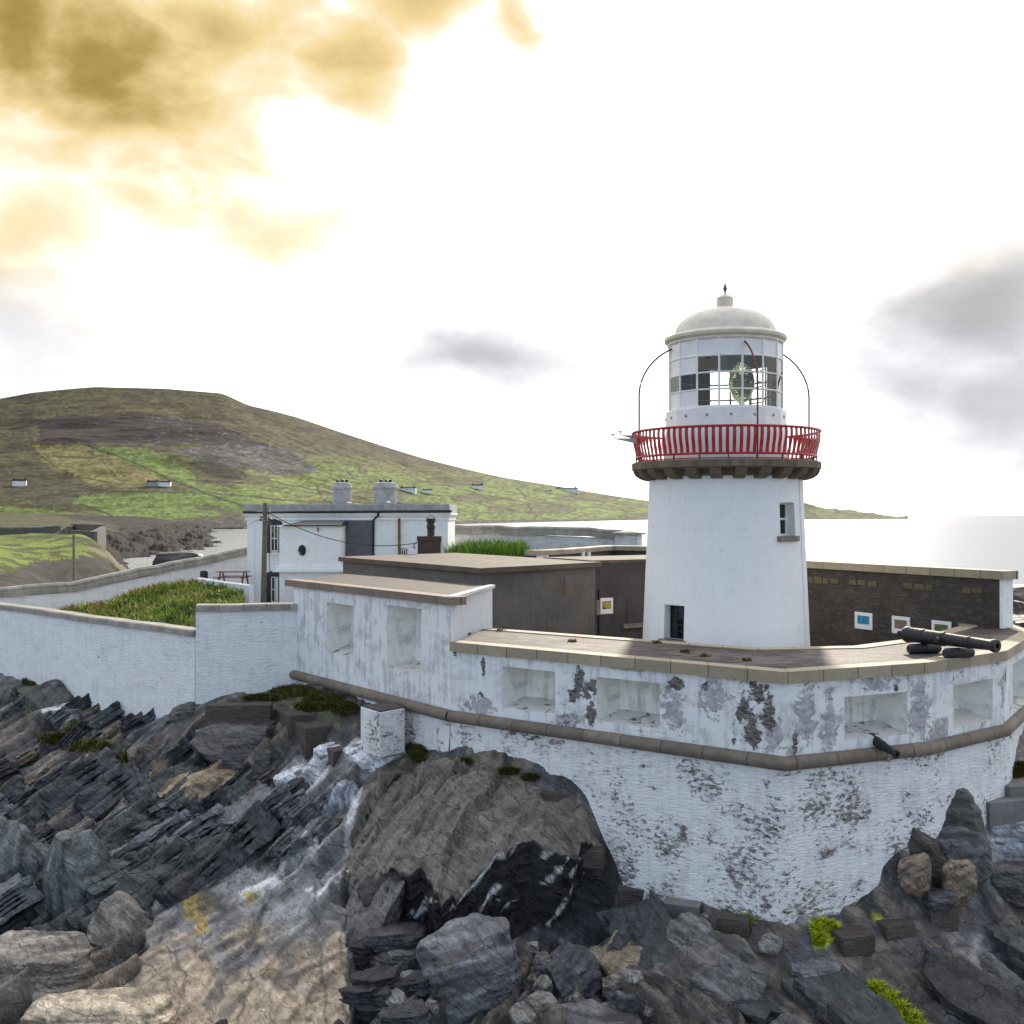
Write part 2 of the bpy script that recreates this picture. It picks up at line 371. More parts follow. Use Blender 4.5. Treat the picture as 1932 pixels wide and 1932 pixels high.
M_tower = whitewash('tower_paint', peel=0.0, course=.0, stain=.05, streak=.03, white=(.80, .81, .83))
M_white_smooth = plain('white_gloss_paint', (.78, .78, .78), .4, .05, 3, .05)
M_house = whitewash('house_paint', peel=.05, course=.05, stain=.10, streak=.06, white=(.87, .87, .86))
M_rubble_white = whitewash('limewashed_rubble', peel=.5, course=.55, stain=.14, streak=.05, white=(.86, .86, .87))
M_far_white = whitewash('old_limewash', peel=.45, course=.9, stain=.25, streak=.15)
M_coping = coping_mat('coping_stone', (.36, .295, .20), (.42, .36, .26))
M_coping_old = coping_mat('coping_old', (.26, .24, .21), (.42, .39, .34), .9)
M_coping_red = coping_mat('coping_reddish', (.21, .15, .12), (.27, .20, .16), 1.0)
M_string = coping_mat('string_course_stone', (.17, .135, .105), (.25, .205, .16), 1.25)
M_darkrender = render_dark('dark_render', (.105, .095, .09), (.15, .135, .12), .4, .35)
M_purple = render_dark('dark_lime_render', (.06, .05, .052), (.085, .073, .072), .5)
M_rubble_dark = render_dark('dark_rubble', (.066, .056, .05), (.10, .083, .072), .25, 0, .75)
M_slabroof = render_dark('roof_slab', (.085, .066, .05), (.14, .11, .085), .5)
M_concrete = plain('concrete', (.33, .33, .33), .8, .2, 3)
M_black = plain('black_paint', (.016, .016, .018), .45, .3, 4)
M_iron = plain('cast_iron', (.016, .016, .021), .55, .6, 14, 1.0)
M_red = plain('red_paint', (.36, .014, .018), .42, .25, 5)
M_redrust = plain('rusty_red_paint', (.17, .022, .018), .55, .5, 12)
M_stone_dk = render_dark('gallery_stone', (.115, .09, .065), (.19, .15, .11), .5, .5)
M_dome = plain('dome_paint', (.66, .60, .50), .45, .12, 2.5, .12)
M_finial = plain('finial_metal', (.16, .11, .06), .4, .2, 8, .1, .6)
M_wood = plain('weathered_wood', (.15, .125, .10), .85, .35, 8, .4)
M_redwood = plain('stained_wood', (.20, .085, .05), .7, .3, 8, .3)
M_grey = plain('grey_panel', (.115, .112, .125), .6, .12, 2)
M_sill = plain('sill_stone', (.20, .165, .125), .8, .3, 6, .4)
M_slate = plain('dark_slate', (.05, .04, .037), .6, .4, 6, .3)
M_mat = plain('white_mount', (.80, .80, .80), .5, .02, 3, .0)
M_pipe_br = plain('brown_pipe', (.25, .13, .07), .6, .2, 5)
def glass_dark(name, col=(.012, .014, .018)):
    m, N = newmat(name); finish(N, col, .06, None, Specular_IOR_Level=.6); return m
M_glass = glass_dark('dark_glass')
m, N = newmat('lantern_glass'); fr = N.n('ShaderNodeFresnel', IOR=1.5); tr = N.n('ShaderNodeBsdfTransparent', Color=(.92, .93, .9)); gl = N.n('ShaderNodeBsdfGlossy', Roughness=.02, Color=(1, 1, 1))
ms = N.n('ShaderNodeMixShader', i0=fr.outputs[0], i1=tr.outputs[0], i2=gl.outputs[0]); N.n('ShaderNodeOutputMaterial', Surface=ms.outputs[0]); M_pane = m
m, N = newmat('lens_glass'); b = N.n('ShaderNodeBsdfPrincipled', Base_Color=(.78, .86, .55, 1), Roughness=.03, IOR=1.5); N.set(b, 'Transmission_Weight', 1.0); N.n('ShaderNodeOutputMaterial', Surface=b.outputs[0]); M_lens = m
# paving of the wall tops: slate slabs with pale lichen, damp sheen
def paving(name, pale=.6):
    m, N = newmat(name); uv = uvn(N); p = pos(N)
    a = N.noise(p, .55, 5, .55, .4); f = N.noise(N.mapv(p, (1.2, 3.5, 1), rot=(0, 0, .5)), 1.6, 9, .7, .3); g = N.noise(p, 12, 6, .7)
    v = N.n('ShaderNodeTexBrick', Vector=N.mapv(uv, (1, 1, 1), rot=(0, 0, .66)), Scale=1.0, Mortar_Size=.015, Brick_Width=1.5, Row_Height=1.1, Color1=(.4, .4, .4), Color2=(.6, .6, .6), Mortar=(0, 0, 0))
    c = N.mix(N.step(f, .40, .6), (.042, .03, .031), (.088, .066, .062))
    c = N.mix(N.m('MULTIPLY', N.step(N.m('ADD', N.m('MULTIPLY', a, .5), N.m('MULTIPLY', f, .5)), .47, .6), pale), c, (.24, .215, .20))
    c = N.mix(N.m('MULTIPLY', N.step(g, .6, .75), .5), c, (.045, .04, .038))
    mort = N.m('SUBTRACT', 1.0, v.outputs['Fac']); c = N.mix(N.m('MULTIPLY', v.outputs['Fac'], .8), c, (.03, .028, .025))
    rgh = N.m('ADD', .55, N.m('MULTIPLY', g, .4))
    finish(N, c, rgh, N.m('ADD', N.m('MULTIPLY', g, .5), mort), .4, .015, Specular_IOR_Level=.22); return m
M_pave = paving('wall_top_slabs', .45); M_pave_red = paving('bastion_top_slabs', .05)
# rock: colour attribute x noise, cleaved slate relief
def rockmat(name='rock', rough=.53):
    m, N = newmat(name); p = pos(N); atn = N.n('ShaderNodeAttribute', {'attribute_name': 'Col'}); at = atn.outputs[0]; rel = atn.outputs[3]
    rl = N.mapv(p, (1.0, 1.0, 1.0), rot=(R(18), R(-38), R(-28)))
    l1 = N.noise(N.mapv(rl, (1.0, 1.0, 6.0)), 1.0, 9, .66, .7)
    l2 = N.noise(N.mapv(rl, (3.2, 3.2, 13.0)), 1.0, 7, .7, .8)
    g = N.noise(p, 2.3, 9, .68, .2); g2 = N.noise(p, 17, 6, .75)
    crack = N.n('ShaderNodeTexVoronoi', {'feature': 'DISTANCE_TO_EDGE'}, Vector=N.mapv(N.n('ShaderNodeVectorMath', {'operation': 'ADD'}, i0=rl, i1=N.n('ShaderNodeVectorMath', {'operation': 'SCALE'}, i0=N.n('ShaderNodeTexNoise', Vector=p, Scale=1.6, Detail=6.0).outputs[1], Scale=.7).outputs[0]).outputs[0], (.7, .7, 2.4)), Scale=1.0, Randomness=1.0).outputs[0]
    k = N.m('ADD', N.m('ADD', N.m('MULTIPLY', l1, .7), N.m('MULTIPLY', l2, .35)), N.m('ADD', N.m('MULTIPLY', g, 1.0), N.m('MULTIPLY', g2, .65)))
    k = N.n('ShaderNodeMapRange', i0=k, i1=1.10, i2=1.60, i3=.35, i4=2.2).outputs[0]
    c = N.n('ShaderNodeVectorMath', {'operation': 'SCALE'}, i0=at, Scale=k).outputs[0]
    c = N.mix(N.m('MULTIPLY', N.step(N.noise(p, 5.5, 8, .75, .4), .57, .68), .4), c, (.25, .24, .235))
    c = N.mix(N.m('MULTIPLY', N.step(N.noise(N.mapv(rl, (2, 2, 30)), 1.0, 6, .75, .4), .64, .72), .5), c, (.5, .5, .52))
    c = N.mix(N.m('MULTIPLY', N.step(g, .6, .78), .25), c, (.15, .105, .07))
    ck = N.m('SUBTRACT', 1.0, N.step(crack, 0.0, .035)); ckm = N.m('MULTIPLY', ck, N.step(g, .42, .6))
    c = N.mix(N.m('MULTIPLY', ckm, N.m('MULTIPLY', rel, .55)), c, (.008, .008, .009))
    h = N.m('ADD', N.m('ADD', N.m('MULTIPLY', l1, 1.0), N.m('MULTIPLY', l2, .45)), N.m('ADD', N.m('MULTIPLY', g2, .22), N.m('MULTIPLY', g, .7)))
    h = N.m('SUBTRACT', h, N.m('MULTIPLY', ckm, .5))
    finish(N, c, N.m('ADD', rough - .25, N.m('MULTIPLY', g2, .5)), N.m('MULTIPLY', h, rel), 1.0, .13, Specular_IOR_Level=.5); return m
M_rock = rockmat()
def attrmat(name, rough=.9, nscale=4, amp=.5):
    m, N = newmat(name); at = N.n('ShaderNodeAttribute', {'attribute_name': 'Col'}).outputs[0]; p = pos(N)
    g = N.noise(p, nscale, 8, .65); k = N.n('ShaderNodeMapRange', i0=g, i1=.25, i2=.75, i3=1 - amp, i4=1 + amp).outputs[0]
    c = N.n('ShaderNodeVectorMath', {'operation': 'SCALE'}, i0=at, Scale=k).outputs[0]
    finish(N, c, rough, g, .5, .3 / nscale, Specular_IOR_Level=.15); return m
M_hill = attrmat('hill_ground', .95, .035, .45)
M_land = attrmat('headland_ground', .95, .6, .5)
M_leaf = attrmat('leaf', .6, 3, .3)
# ================================================================== SEA
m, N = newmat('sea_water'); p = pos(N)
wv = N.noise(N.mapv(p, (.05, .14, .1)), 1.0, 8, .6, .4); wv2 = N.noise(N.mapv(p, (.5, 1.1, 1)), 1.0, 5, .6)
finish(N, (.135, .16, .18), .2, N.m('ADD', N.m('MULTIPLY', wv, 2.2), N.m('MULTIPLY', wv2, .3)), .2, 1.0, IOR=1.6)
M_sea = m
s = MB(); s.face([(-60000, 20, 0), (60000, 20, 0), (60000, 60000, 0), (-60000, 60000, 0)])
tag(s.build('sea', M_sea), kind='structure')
s = MB(); s.face([(-400, -300, -.8), (400, -300, -.8), (400, 20, -.8), (-400, 20, -.8)])
tag(s.build('sea_bed_ground', M_slate), kind='structure')

# ================================================================== HILLS across the bay
def interp(x, tab): return np.interp(x, [a for a, b in tab], [b for a, b in tab])
RIDGE = [(-300, 800), (-150, 775), (0, 752), (60, 741), (120, 735), (180, 730), (310, 733), (370, 738), (420, 742), (445, 754), (470, 765), (510, 774), (560, 787), (630, 811), (700, 834), (760, 853), (800, 865), (850, 878), (900, 890), (950, 901), (1000, 909), (1050, 917), (1100, 926), (1160, 936), (1225, 945), (1300, 950), (1400, 950), (1500, 951), (1535, 953), (1560, 961), (1580, 959), (1600, 965), (1640, 966), (1665, 971), (1690, 973), (1712, 979)]
SHORE = [(-300, 800), (300, 880), (460, 920), (850, 1400), (1100, 2100), (1225, 2700), (1520, 3000), (1720, 3300)]
RDIST = [(-300, 2300), (200, 2400), (500, 2400), (900, 2700), (1225, 3400), (1720, 3600)]
def make_hills():
    px = np.arange(-300, 1714, 1.7); nt = 210
    t = np.concatenate([np.linspace(0, 1, nt), [1.12, 1.3, 1.6]])
    PX, T = np.meshgrid(px, t)
    Y0 = interp(PX, SHORE); Y1 = interp(PX, RDIST)
    def smooth(y_, s_):
        k_ = np.exp(-.5 * (np.arange(-3 * s_, 3 * s_ + 1) / s_) ** 2); k_ /= k_.sum(); n_ = len(k_) // 2; return np.convolve(np.pad(y_, n_, mode='edge'), k_, 'valid')
    r0_ = interp(px, RIDGE); ra = smooth(r0_, 4); rb_ = smooth(r0_, 40); wt_ = np.clip((T - .8) / .2, 0, 1); wt_ = wt_ * wt_ * (3 - 2 * wt_)
    pr = rb_[None, :] * (1 - wt_) + ra[None, :] * wt_; pr = pr + (fbm(PX / 18, PX * 0 + 2, 3, 4) - .5) * np.where(PX > 1500, 9, 0)
    ps = CY + CH * FPX / Y0
    Tc = np.clip(T, 0, 1)
    Y = Y0 + (Y1 - Y0) * Tc ** 1.15
    cliff = np.where(PX < 1250, 1, .5)
    f = np.where(Tc < .03, Tc / .03 * .045, .045 + (Tc - .03) / .97 * .955)
    py = ps + (pr - ps) * f
    X = (PX - CX) / FPX * Y; Z = CH - (py - CY) / FPX * Y
    nb = fbm(X / 160, Y / 160, 9, 5) - .5
    env = np.clip(Tc * 6, 0, 1) * np.clip((1 - Tc) * 5, 0, 1)
    Z = Z + nb * 26 * env * np.clip((ps - pr) / 200, .08, 1)
    over = T > 1
    Y = np.where(over, Y1 * (1 + (T - 1) * 1.0), Y); X = np.where(over, (PX - CX) / FPX * Y, X); Z = np.where(over, Z * np.clip(1.45 - T, .0, 1) * .9 - 3, Z)
    Z = np.where(T == 0, -3, Z)
    PXv = CX + X / Y * FPX; PYv = CY + (CH - Z) / Y * FPX
    wx = PXv + (fbm(PXv / 14, PYv / 8, 31, 3) - .5) * 22; wy = PYv + (fbm(PXv / 14, PYv / 8, 41, 3) - .5) * 11
    n1 = fbm(PXv / 26, PYv / 9, 5, 5); n2 = fbm(PXv / 6, PYv / 2.6, 6, 4); n3 = fbm(PXv / 90, PYv / 30, 8, 3)
    C = np.zeros(X.shape + (3,))
    C[:] = (.108, .094, .034)
    def lay(mask, col, k=1.0):
        kk = np.clip(mask, 0, 1)[..., None] * k; C[:] = C * (1 - kk) + np.array(col) * kk
    lay(np.clip((n1 - .45) * 6, 0, 1), (.060, .046, .024))
    lay(np.clip((n3 - .5) * 5, 0, 1) * (PYv > 830), (.12, .13, .04))
    # field patchwork on the lower slopes
    g = np.clip((PYv - (790 + np.clip(PXv, 0, 1200) * .105)) / 25, 0, 1) * (PXv > 440)
    fx = (PXv - 440) / 95 + PYv / 60.; fy = (PYv - PXv * .055) / 15.5
    h1, h2, h3, _, _, bd = voro(fx + (n1 - .5) * .25, fy + (n1 - .5) * .3, 77, .7)
    fc = np.where(h1[..., None] > .55, np.array((.185, .265, .048)), np.where(h1[..., None] > .25, np.array((.215, .235, .06)), np.array((.12, .125, .042))))
    C[:] = C * (1 - g[..., None] * .9) + fc * g[..., None] * .9
    lay((np.clip((.07 - bd) / .05, 0, 1)) * g, (.03, .028, .018), .9)
    for poly, col in (([(60, 842), (165, 842), (250, 870), (330, 905), (250, 918), (180, 915), (100, 885)], (.22, .195, .055)),
                      ([(172, 846), (230, 843), (300, 852), (350, 880), (372, 905), (410, 915), (500, 930), (600, 940), (470, 955), (380, 928), (330, 908), (250, 880)], (.165, .235, .042)),
                      ([(120, 940), (200, 930), (300, 928), (440, 934), (560, 950), (560, 968), (430, 972), (300, 984), (215, 986), (190, 965)], (.145, .225, .036)),
                      ([(0, 955), (90, 960), (150, 975), (190, 985), (0, 985)], (.15, .23, .04)),
                      ([(340, 950), (400, 955), (470, 975), (440, 975)], (.06, .06, .03))):
        lay(inpoly(wx, wy, poly).astype(float), col, .92)
    # quarry scar and scree
    q = inpoly(wx, wy, [(70, 795), (130, 782), (250, 786), (300, 783), (390, 795), (450, 815), (500, 840), (440, 850), (380, 838), (250, 838), (140, 836), (80, 830)])
    lay(q * np.clip(.75 + (n2 - .35) * 2.2, 0, 1), (.034, .022, .028))
    lay(q * np.clip((n2 - .64) * 8, 0, 1) * np.clip((PXv - 240) / 60, 0, 1), (.15, .13, .13), .7)
    sc = inpoly(wx, wy, [(330, 850), (420, 838), (520, 842), (575, 865), (605, 895), (540, 896), (450, 885), (380, 872)])
    lay(sc * np.clip(.55 + (n2 - .3) * 2, 0, 1), (.088, .080, .092))
    lay(sc * np.clip((n2 - .6) * 6, 0, 1), (.19, .18, .185), .7)
    lay(inpoly(wx, wy, [(350, 870), (400, 868), (460, 890), (450, 905), (400, 900)]).astype(float), (.04, .042, .022), .9)
    lay(inpoly(wx, wy, [(0, 900), (60, 905), (150, 930), (130, 960), (60, 950), (0, 930)]).astype(float), (.055, .055, .026), .8)
    lay(inpoly(wx, wy, [(0, 800), (60, 850), (100, 890), (160, 925), (0, 900)]) * np.clip((n1 - .4) * 4, 0, 1), (.05, .052, .024), .7)
    lay(inpoly(wx, wy, [(1135, 929), (1230, 936), (1230, 944), (1140, 938)]).astype(float), (.05, .05, .045), .7)
    for ln, wd in (([(160, 838), (250, 872), (330, 908), (400, 935), (500, 967)], 2.0), ([(60, 845), (110, 885), (150, 900), (230, 915)], 1.5), ([(80, 935), (180, 925), (420, 932), (560, 945), (850, 953)], 1.8),
                   ([(150, 950), (200, 968), (225, 985)], 2.2), ([(190, 868), (215, 895), (240, 915)], 1.3), ([(100, 860), (190, 866), (260, 868)], 1.2), ([(420, 742), (600, 850), (640, 905)], .9),
                   ([(0, 952), (100, 957), (180, 972)], 1.4), ([(500, 905), (600, 925), (680, 940), (760, 950)], 1.4), ([(880, 930), (960, 940), (1040, 958)], 1.1), ([(700, 930), (900, 938), (1200, 965)], 1.1), ([(0, 880), (90, 905), (200, 922)], 1.6), ([(230, 870), (300, 900), (330, 915)], 1.0), ([(250, 915), (330, 908)], 1.0), ([(560, 918), (700, 948), (850, 960)], 1.3), ([(340, 905), (480, 912), (620, 935)], 1.2), ([(960, 915), (1060, 935), (1220, 958)], 1.1), ([(860, 900), (950, 925), (1000, 945)], 1.0)):
        dl = distline(wx * .35 + PXv * .65, wy * .35 + PYv * .65, ln); lay(np.clip((wd - dl) / 1.0, 0, 1) * np.clip(.6 + n2, 0, 1), (.026, .024, .016), .95)
    C *= (.80 * np.clip(-.25 + 1.45 * n2 + .5 * n1, .1, 2))[..., None]
    # shore rocks
    sh = np.clip((.050 + (n1 - .5) * .03 - Tc) / .008, 0, 1); lay(sh, (.055, .05, .05)); lay(sh * np.clip((n2 - .5) * 6, 0, 1), (.12, .11, .10), .6)
    hl = (PXv > 1490) * 1.0; lay(hl * np.clip(.35 + n1 * .6 - Tc * .3, 0, 1), (.075, .07, .06), .8)
    o, v, qd = gridmesh('hills', X, Y, Z, M_hill, C); tag(o, kind='structure'); return v, qd
hv, hq = make_hills()
HILL = BVHTree.FromPolygons(hv.tolist(), hq.tolist())
def ray(px, py): return Vector(((px - CX) / FPX, 1.0, -(py - CY) / FPX)).normalized()
CAMV = Vector((0, 0, CH))

# ================================================================== far headland on the left shore
def make_headland():
    pts = [(-260, 70, 7.0), (-100, 75, 7.0), (0, 75, 6.6), (140, 75, 5), (230, 75, 4.5), (330, 80, 3), (-200, 110, 8), (0, 112, 7.6), (100, 108, 5.0), (150, 110, 4.2), (222, 105, 6.3), (300, 110, -1), (-200, 160, 9), (0, 160, 8.0), (100, 160, 8.7), (150, 160, 9.0), (190, 155, 7.6), (235, 155, 4), (275, 160, -1.5), (0, 210, 7.2), (110, 215, 8.2), (200, 225, 4), (250, 230, -1), (0, 290, 7.0), (150, 290, 5.5), (230, 290, 1), (280, 290, -1.5), (-260, 300, 9),
           (-100, 420, 9), (0, 420, 8.2), (190, 420, 6.5), (290, 400, 3.2), (370, 395, .8), (420, 390, -1.5), (200, 600, 8), (330, 600, 4), (400, 620, -1), (0, 700, 10), (200, 800, 7), (350, 850, 3), (420, 850, -1), (-260, 700, 12), (0, 960, 14), (300, 960, 10), (420, 960, -2), (440, 600, -3), (440, 300, -3), (400, 180, -3), (400, 110, -2)]
    f = rbf([(p[0] / 60, math.log(p[1]) * 9) for p in pts], [p[2] for p in pts])
    px = np.arange(-260, 450, 2.0); Yr = np.exp(np.linspace(math.log(74), math.log(980), 330)); PX, Y = np.meshgrid(px, Yr)
    X = (PX - CX) / FPX * Y; Z = f(PX / 60, np.log(Y) * 9)
    sl = np.abs(np.gradient(Z, axis=1)) / 2.0 + np.abs(np.gradient(Z, axis=0)) * .6
    rk = fbm(X / 5, Y / 9, 51, 5) - .5; rk2 = np.abs(fbm(X / 2.2 + Y / 9, Y / 16 - X / 8, 52, 4) - .5)
    cliffy = np.clip((6.6 - Z) / 2.5, 0, 1) * np.clip((Z + 2) / 2, 0, 1)
    Z = Z + rk * (.8 + 3.0 * cliffy) * np.clip(Y / 200, .6, 2) - rk2 * 2.4 * cliffy
    n1 = fbm(X / 7, Y / 14, 53, 5); n2 = fbm(X / 2, Y / 4, 54, 4)
    C = np.zeros(X.shape + (3,)); C[:] = (.027, .021, .022)
    C *= (.4 + 1.1 * n2)[..., None]
    gr = np.clip((Z - 5.0) / 1.2 + (n1 - .5) * 4, 0, 1) * np.clip((330 - PX - (Y - 100) * .25) / 40, 0, 1)
    gc = np.where((n2 > .5)[..., None], np.array((.15, .20, .03)), np.array((.075, .085, .022)))
    gc = np.where((Y > 300)[..., None], np.array((.085, .085, .035)), gc)
    C = C * (1 - gr[..., None]) + gc * gr[..., None] * np.clip(-.1 + 1.2 * n1 + 1.0 * n2, .15, 2)[..., None]
    # worn path ramp down the right flank
    PY = CY + (CH - Z) / Y * FPX
    pth = inpoly(PX, PY, [(160, 1030), (185, 1035), (300, 1078), (290, 1090), (240, 1086), (200, 1052)]) * (Y < 200)
    C = np.where(pth[..., None], np.array((.23, .18, .14)) * (.7 + .6 * n2)[..., None], C)
    drk = inpoly(PX + (n1 - .5) * 40, PY + (n2 - .5) * 26, [(0, 1082), (70, 1062), (200, 1050), (245, 1085), (240, 1115), (0, 1115)]) * (Y < 140)
    C = C * .72; C = np.where(drk[..., None], np.array((.035, .032, .028)) * (.4 + 1.2 * n2)[..., None], C)
    o, v, q = gridmesh('headland_terrain', X, Y, Z, M_land, C); tag(o, kind='structure')
    return BVHTree.FromPolygons(v.tolist(), q.tolist())
HEAD = make_headland()

# ================================================================== plan of the fort
A = (-8.70, 42.2); B = (-1.90, 33.4); C_ = (6.94, 27.0); D = (11.2, 28.75); E = (14.45, 31.2); F = (17.7, 36.0); G = (18.6, 41.0)
OUT = [A, B, C_, D, E, F, G]
ZY = 6.1      # yard level
ZP = 8.0      # wall top
ZS = 5.68     # string course
def seg_uz(px, py, i, path=OUT, u0=None):
    """pixel -> (u along the path, z) on the vertical plane of segment i"""
    (x0, y0), (x1, y1) = path[i], path[i + 1]; k = (px - CX) / FPX
    # x0 + t dx = k (y0 + t dy)
    t = (k * y0 - x0) / ((x1 - x0) - k * (y1 - y0)); Y = y0 + t * (y1 - y0)
    L = math.hypot(x1 - x0, y1 - y0); base = sum(math.hypot(path[j + 1][0] - path[j][0], path[j + 1][1] - path[j][1]) for j in range(i))
    return base + t * L, CH - (py - CY) / FPX * Y
def pt_u(u, path=OUT):
    for j in range(len(path) - 1):
        L = math.hypot(path[j + 1][0] - path[j][0], path[j + 1][1] - path[j][1])
        if u <= L or j == len(path) - 2:
            t = u / L; return (path[j][0] + t * (path[j + 1][0] - path[j][0]), path[j][1] + t * (path[j + 1][1] - path[j][1])), j
        u -= L
def offset(path, d):
    """offset polyline to the right-hand side (towards the camera for A->B->C) by d"""
    out = []; n = len(path)
    def nrm(i):
        dx = path[i + 1][0] - path[i][0]; dy = path[i + 1][1] - path[i][1]; L = math.hypot(dx, dy); return (dy / L, -dx / L)
    for i in range(n):
        a = nrm(max(i - 1, 0)); b = nrm(min(i, n - 2)); s_ = 1 + a[0] * b[0] + a[1] * b[1]
        out.append((path[i][0] + d * (a[0] + b[0]) / s_, path[i][1] + d * (a[1] + b[1]) / s_))
    return out
def strip(mb, path, zs, m=0, us=None):
    """vertical strip wall along the path; zs list of (z, outward offset)"""
    acc = [0]
    for j in range(len(path) - 1): acc.append(acc[-1] + math.hypot(path[j + 1][0] - path[j][0], path[j + 1][1] - path[j][1]))
    for (z0, o0), (z1, o1) in zip(zs[:-1], zs[1:]):
        p0 = offset(path, o0); p1 = offset(path, o1)
        for j in range(len(path) - 1):
            mb.face([(*p0[j], z0), (*p0[j + 1], z0), (*p1[j + 1], z1), (*p1[j], z1)], m, [(acc[j], z0), (acc[j + 1], z0), (acc[j + 1], z1), (acc[j], z1)])
def niche_wall(mb, path, i, z0, z1, niches, depth=.95, nm=1, u_lim=None):
    """wall face of one segment with splayed niches: (u0,u1,zb,zt)"""
    base = sum(math.hypot(path[j + 1][0] - path[j][0], path[j + 1][1] - path[j][1]) for j in range(i))
    L = math.hypot(path[i + 1][0] - path[i][0], path[i + 1][1] - path[i][1])
    d = ((path[i + 1][0] - path[i][0]) / L, (path[i + 1][1] - path[i][1]) / L); inn = (-d[1], d[0])
    us = sorted({base, base + L} | {u for n_ in niches for u in n_[:2]}); zs = sorted({z0, z1} | {z for n_ in niches for z in n_[2:4]})
    def pt(u, z, dep=0): return (path[i][0] + d[0] * (u - base) + inn[0] * dep, path[i][1] + d[1] * (u - base) + inn[1] * dep, z)
    for a, b in zip(us[:-1], us[1:]):
        for c, e in zip(zs[:-1], zs[1:]):
            cu, cz = (a + b) / 2, (c + e) / 2
            if any(n_[0] < cu < n_[1] and n_[2] < cz < n_[3] for n_ in niches): continue
            mb.face([pt(a, c), pt(b, c), pt(b, e), pt(a, e)], 0, [(a, c), (b, c), (b, e), (a, e)])
    for (a, b, c, e) in niches:
        s_ = .10 * (b - a); bs = .22; a2, b2, c2, e2 = a + s_, b - s_, c + bs, e - .06
        q = [pt(a, c), pt(b, c), pt(b, e), pt(a, e)]; r_ = [pt(a2, c2, depth), pt(b2, c2, depth), pt(b2, e2, depth), pt(a2, e2, depth)]
        mb.face(r_, nm, [(a2, c2), (b2, c2), (b2, e2), (a2, e2)])
        for k in range(4):
            k2 = (k + 1) % 4; uvk = [(u_ + .3 * k, z_) for u_, z_ in ((0, 0), (1, 0), (1, 1), (0, 1))]
            mb.face([q[k], q[k2], r_[k2], r_[k]], nm if k != 0 else 2, uvk)
# --- niches read off the photograph
def nich(seg, l, r_, tl, bl):
    u0, zt = seg_uz(l, tl, seg); _, zb = seg_uz(l, bl, seg); u1, _ = seg_uz(r_, tl, seg); return (u0, u1, zb, zt)
T1 = nich(0, 616, 667, 1136, 1229); T2 = nich(0, 730, 795, 1141, 1259)
N1 = nich(1, 948, 1047, 1257, 1334); N2 = nich(1, 1126, 1245, 1277, 1360)
N3 = nich(2, 1593, 1712, 1315, 1397); N4 = nich(3, 1800, 1873, 1293, 1374); N5 = nich(4, 1911, 1940, 1253, 1345)
pblob = []
for seg, px, py, rx, ry in ((1, 1092, 1290, 10, 26), (1, 1085, 1312, 15, 14), (1, 1108, 1310, 8, 16), (1, 1116, 1340, 9, 26), (1, 1120, 1300, 8, 16), (1, 1408, 1330, 17, 34), (1, 1432, 1308, 20, 24), (1, 1420, 1385, 13, 34), (1, 1446, 1345, 16, 26), (1, 1384, 1400, 5, 8), (1, 1330, 1296, 6, 10),
                            (1, 912, 1255, 4, 22), (1, 908, 1308, 6, 9), (2, 1500, 1400, 5, 20), (2, 1690, 1300, 5, 8), (0, 858, 1230, 3, 10), (3, 1906, 1280, 4, 16), (1, 1278, 1290, 12, 12)):
    u, z = seg_uz(px, py, seg); u2, z2 = seg_uz(px + rx, py + ry, seg); pblob.append((u, z, abs(u2 - u), abs(z - z2)))
sblob = []
for seg, px, py, rx, ry in ((2, 1520, 1345, 22, 60), (2, 1565, 1360, 16, 55), (2, 1735, 1345, 20, 55), (2, 1655, 1292, 30, 14), (3, 1855, 1330, 10, 40), (3, 1770, 1380, 24, 20), (1, 1340, 1320, 26, 45), (1, 1270, 1340, 24, 40), (1, 1460, 1390, 14, 36), (1, 905, 1330, 26, 24), (1, 1075, 1360, 26, 16), (1, 1180, 1262, 40, 8), (2, 1490, 1420, 16, 10), (3, 1895, 1310, 8, 40)):
    u, z = seg_uz(px, py, seg); u2, z2 = seg_uz(px + rx, py + ry, seg); sblob.append((u, z, abs(u2 - u), abs(z - z2)))
M_para = whitewash('parapet_limewash', pblob, peel=.62, course=.12, stain=.45, streak=.2, stains=sblob, white=(.79, .80, .82))
M_batter = whitewash('footing_limewash', [], peel=1.0, course=.5, stain=.25, streak=.05, low=(2.2, 4.6, .05), white=(.80, .80, .81), dark=(.17, .15, .15))
M_bast = whitewash('bastion_limewash', [], peel=.42, course=.1, stain=.55, streak=.3, white=(.78, .79, .81))
M_niche = whitewash('niche_limewash', [], peel=.3, course=.0, stain=.5, streak=.25, white=(.84, .83, .79))
m, N = newmat('niche_sill'); g = N.noise(pos(N), 2.5, 8, .65, .5); finish(N, N.mix(N.step(g, .55, .63), (.62, .60, .57), (.09, .075, .08)), .7, g, .3, .02); M_nsill = m

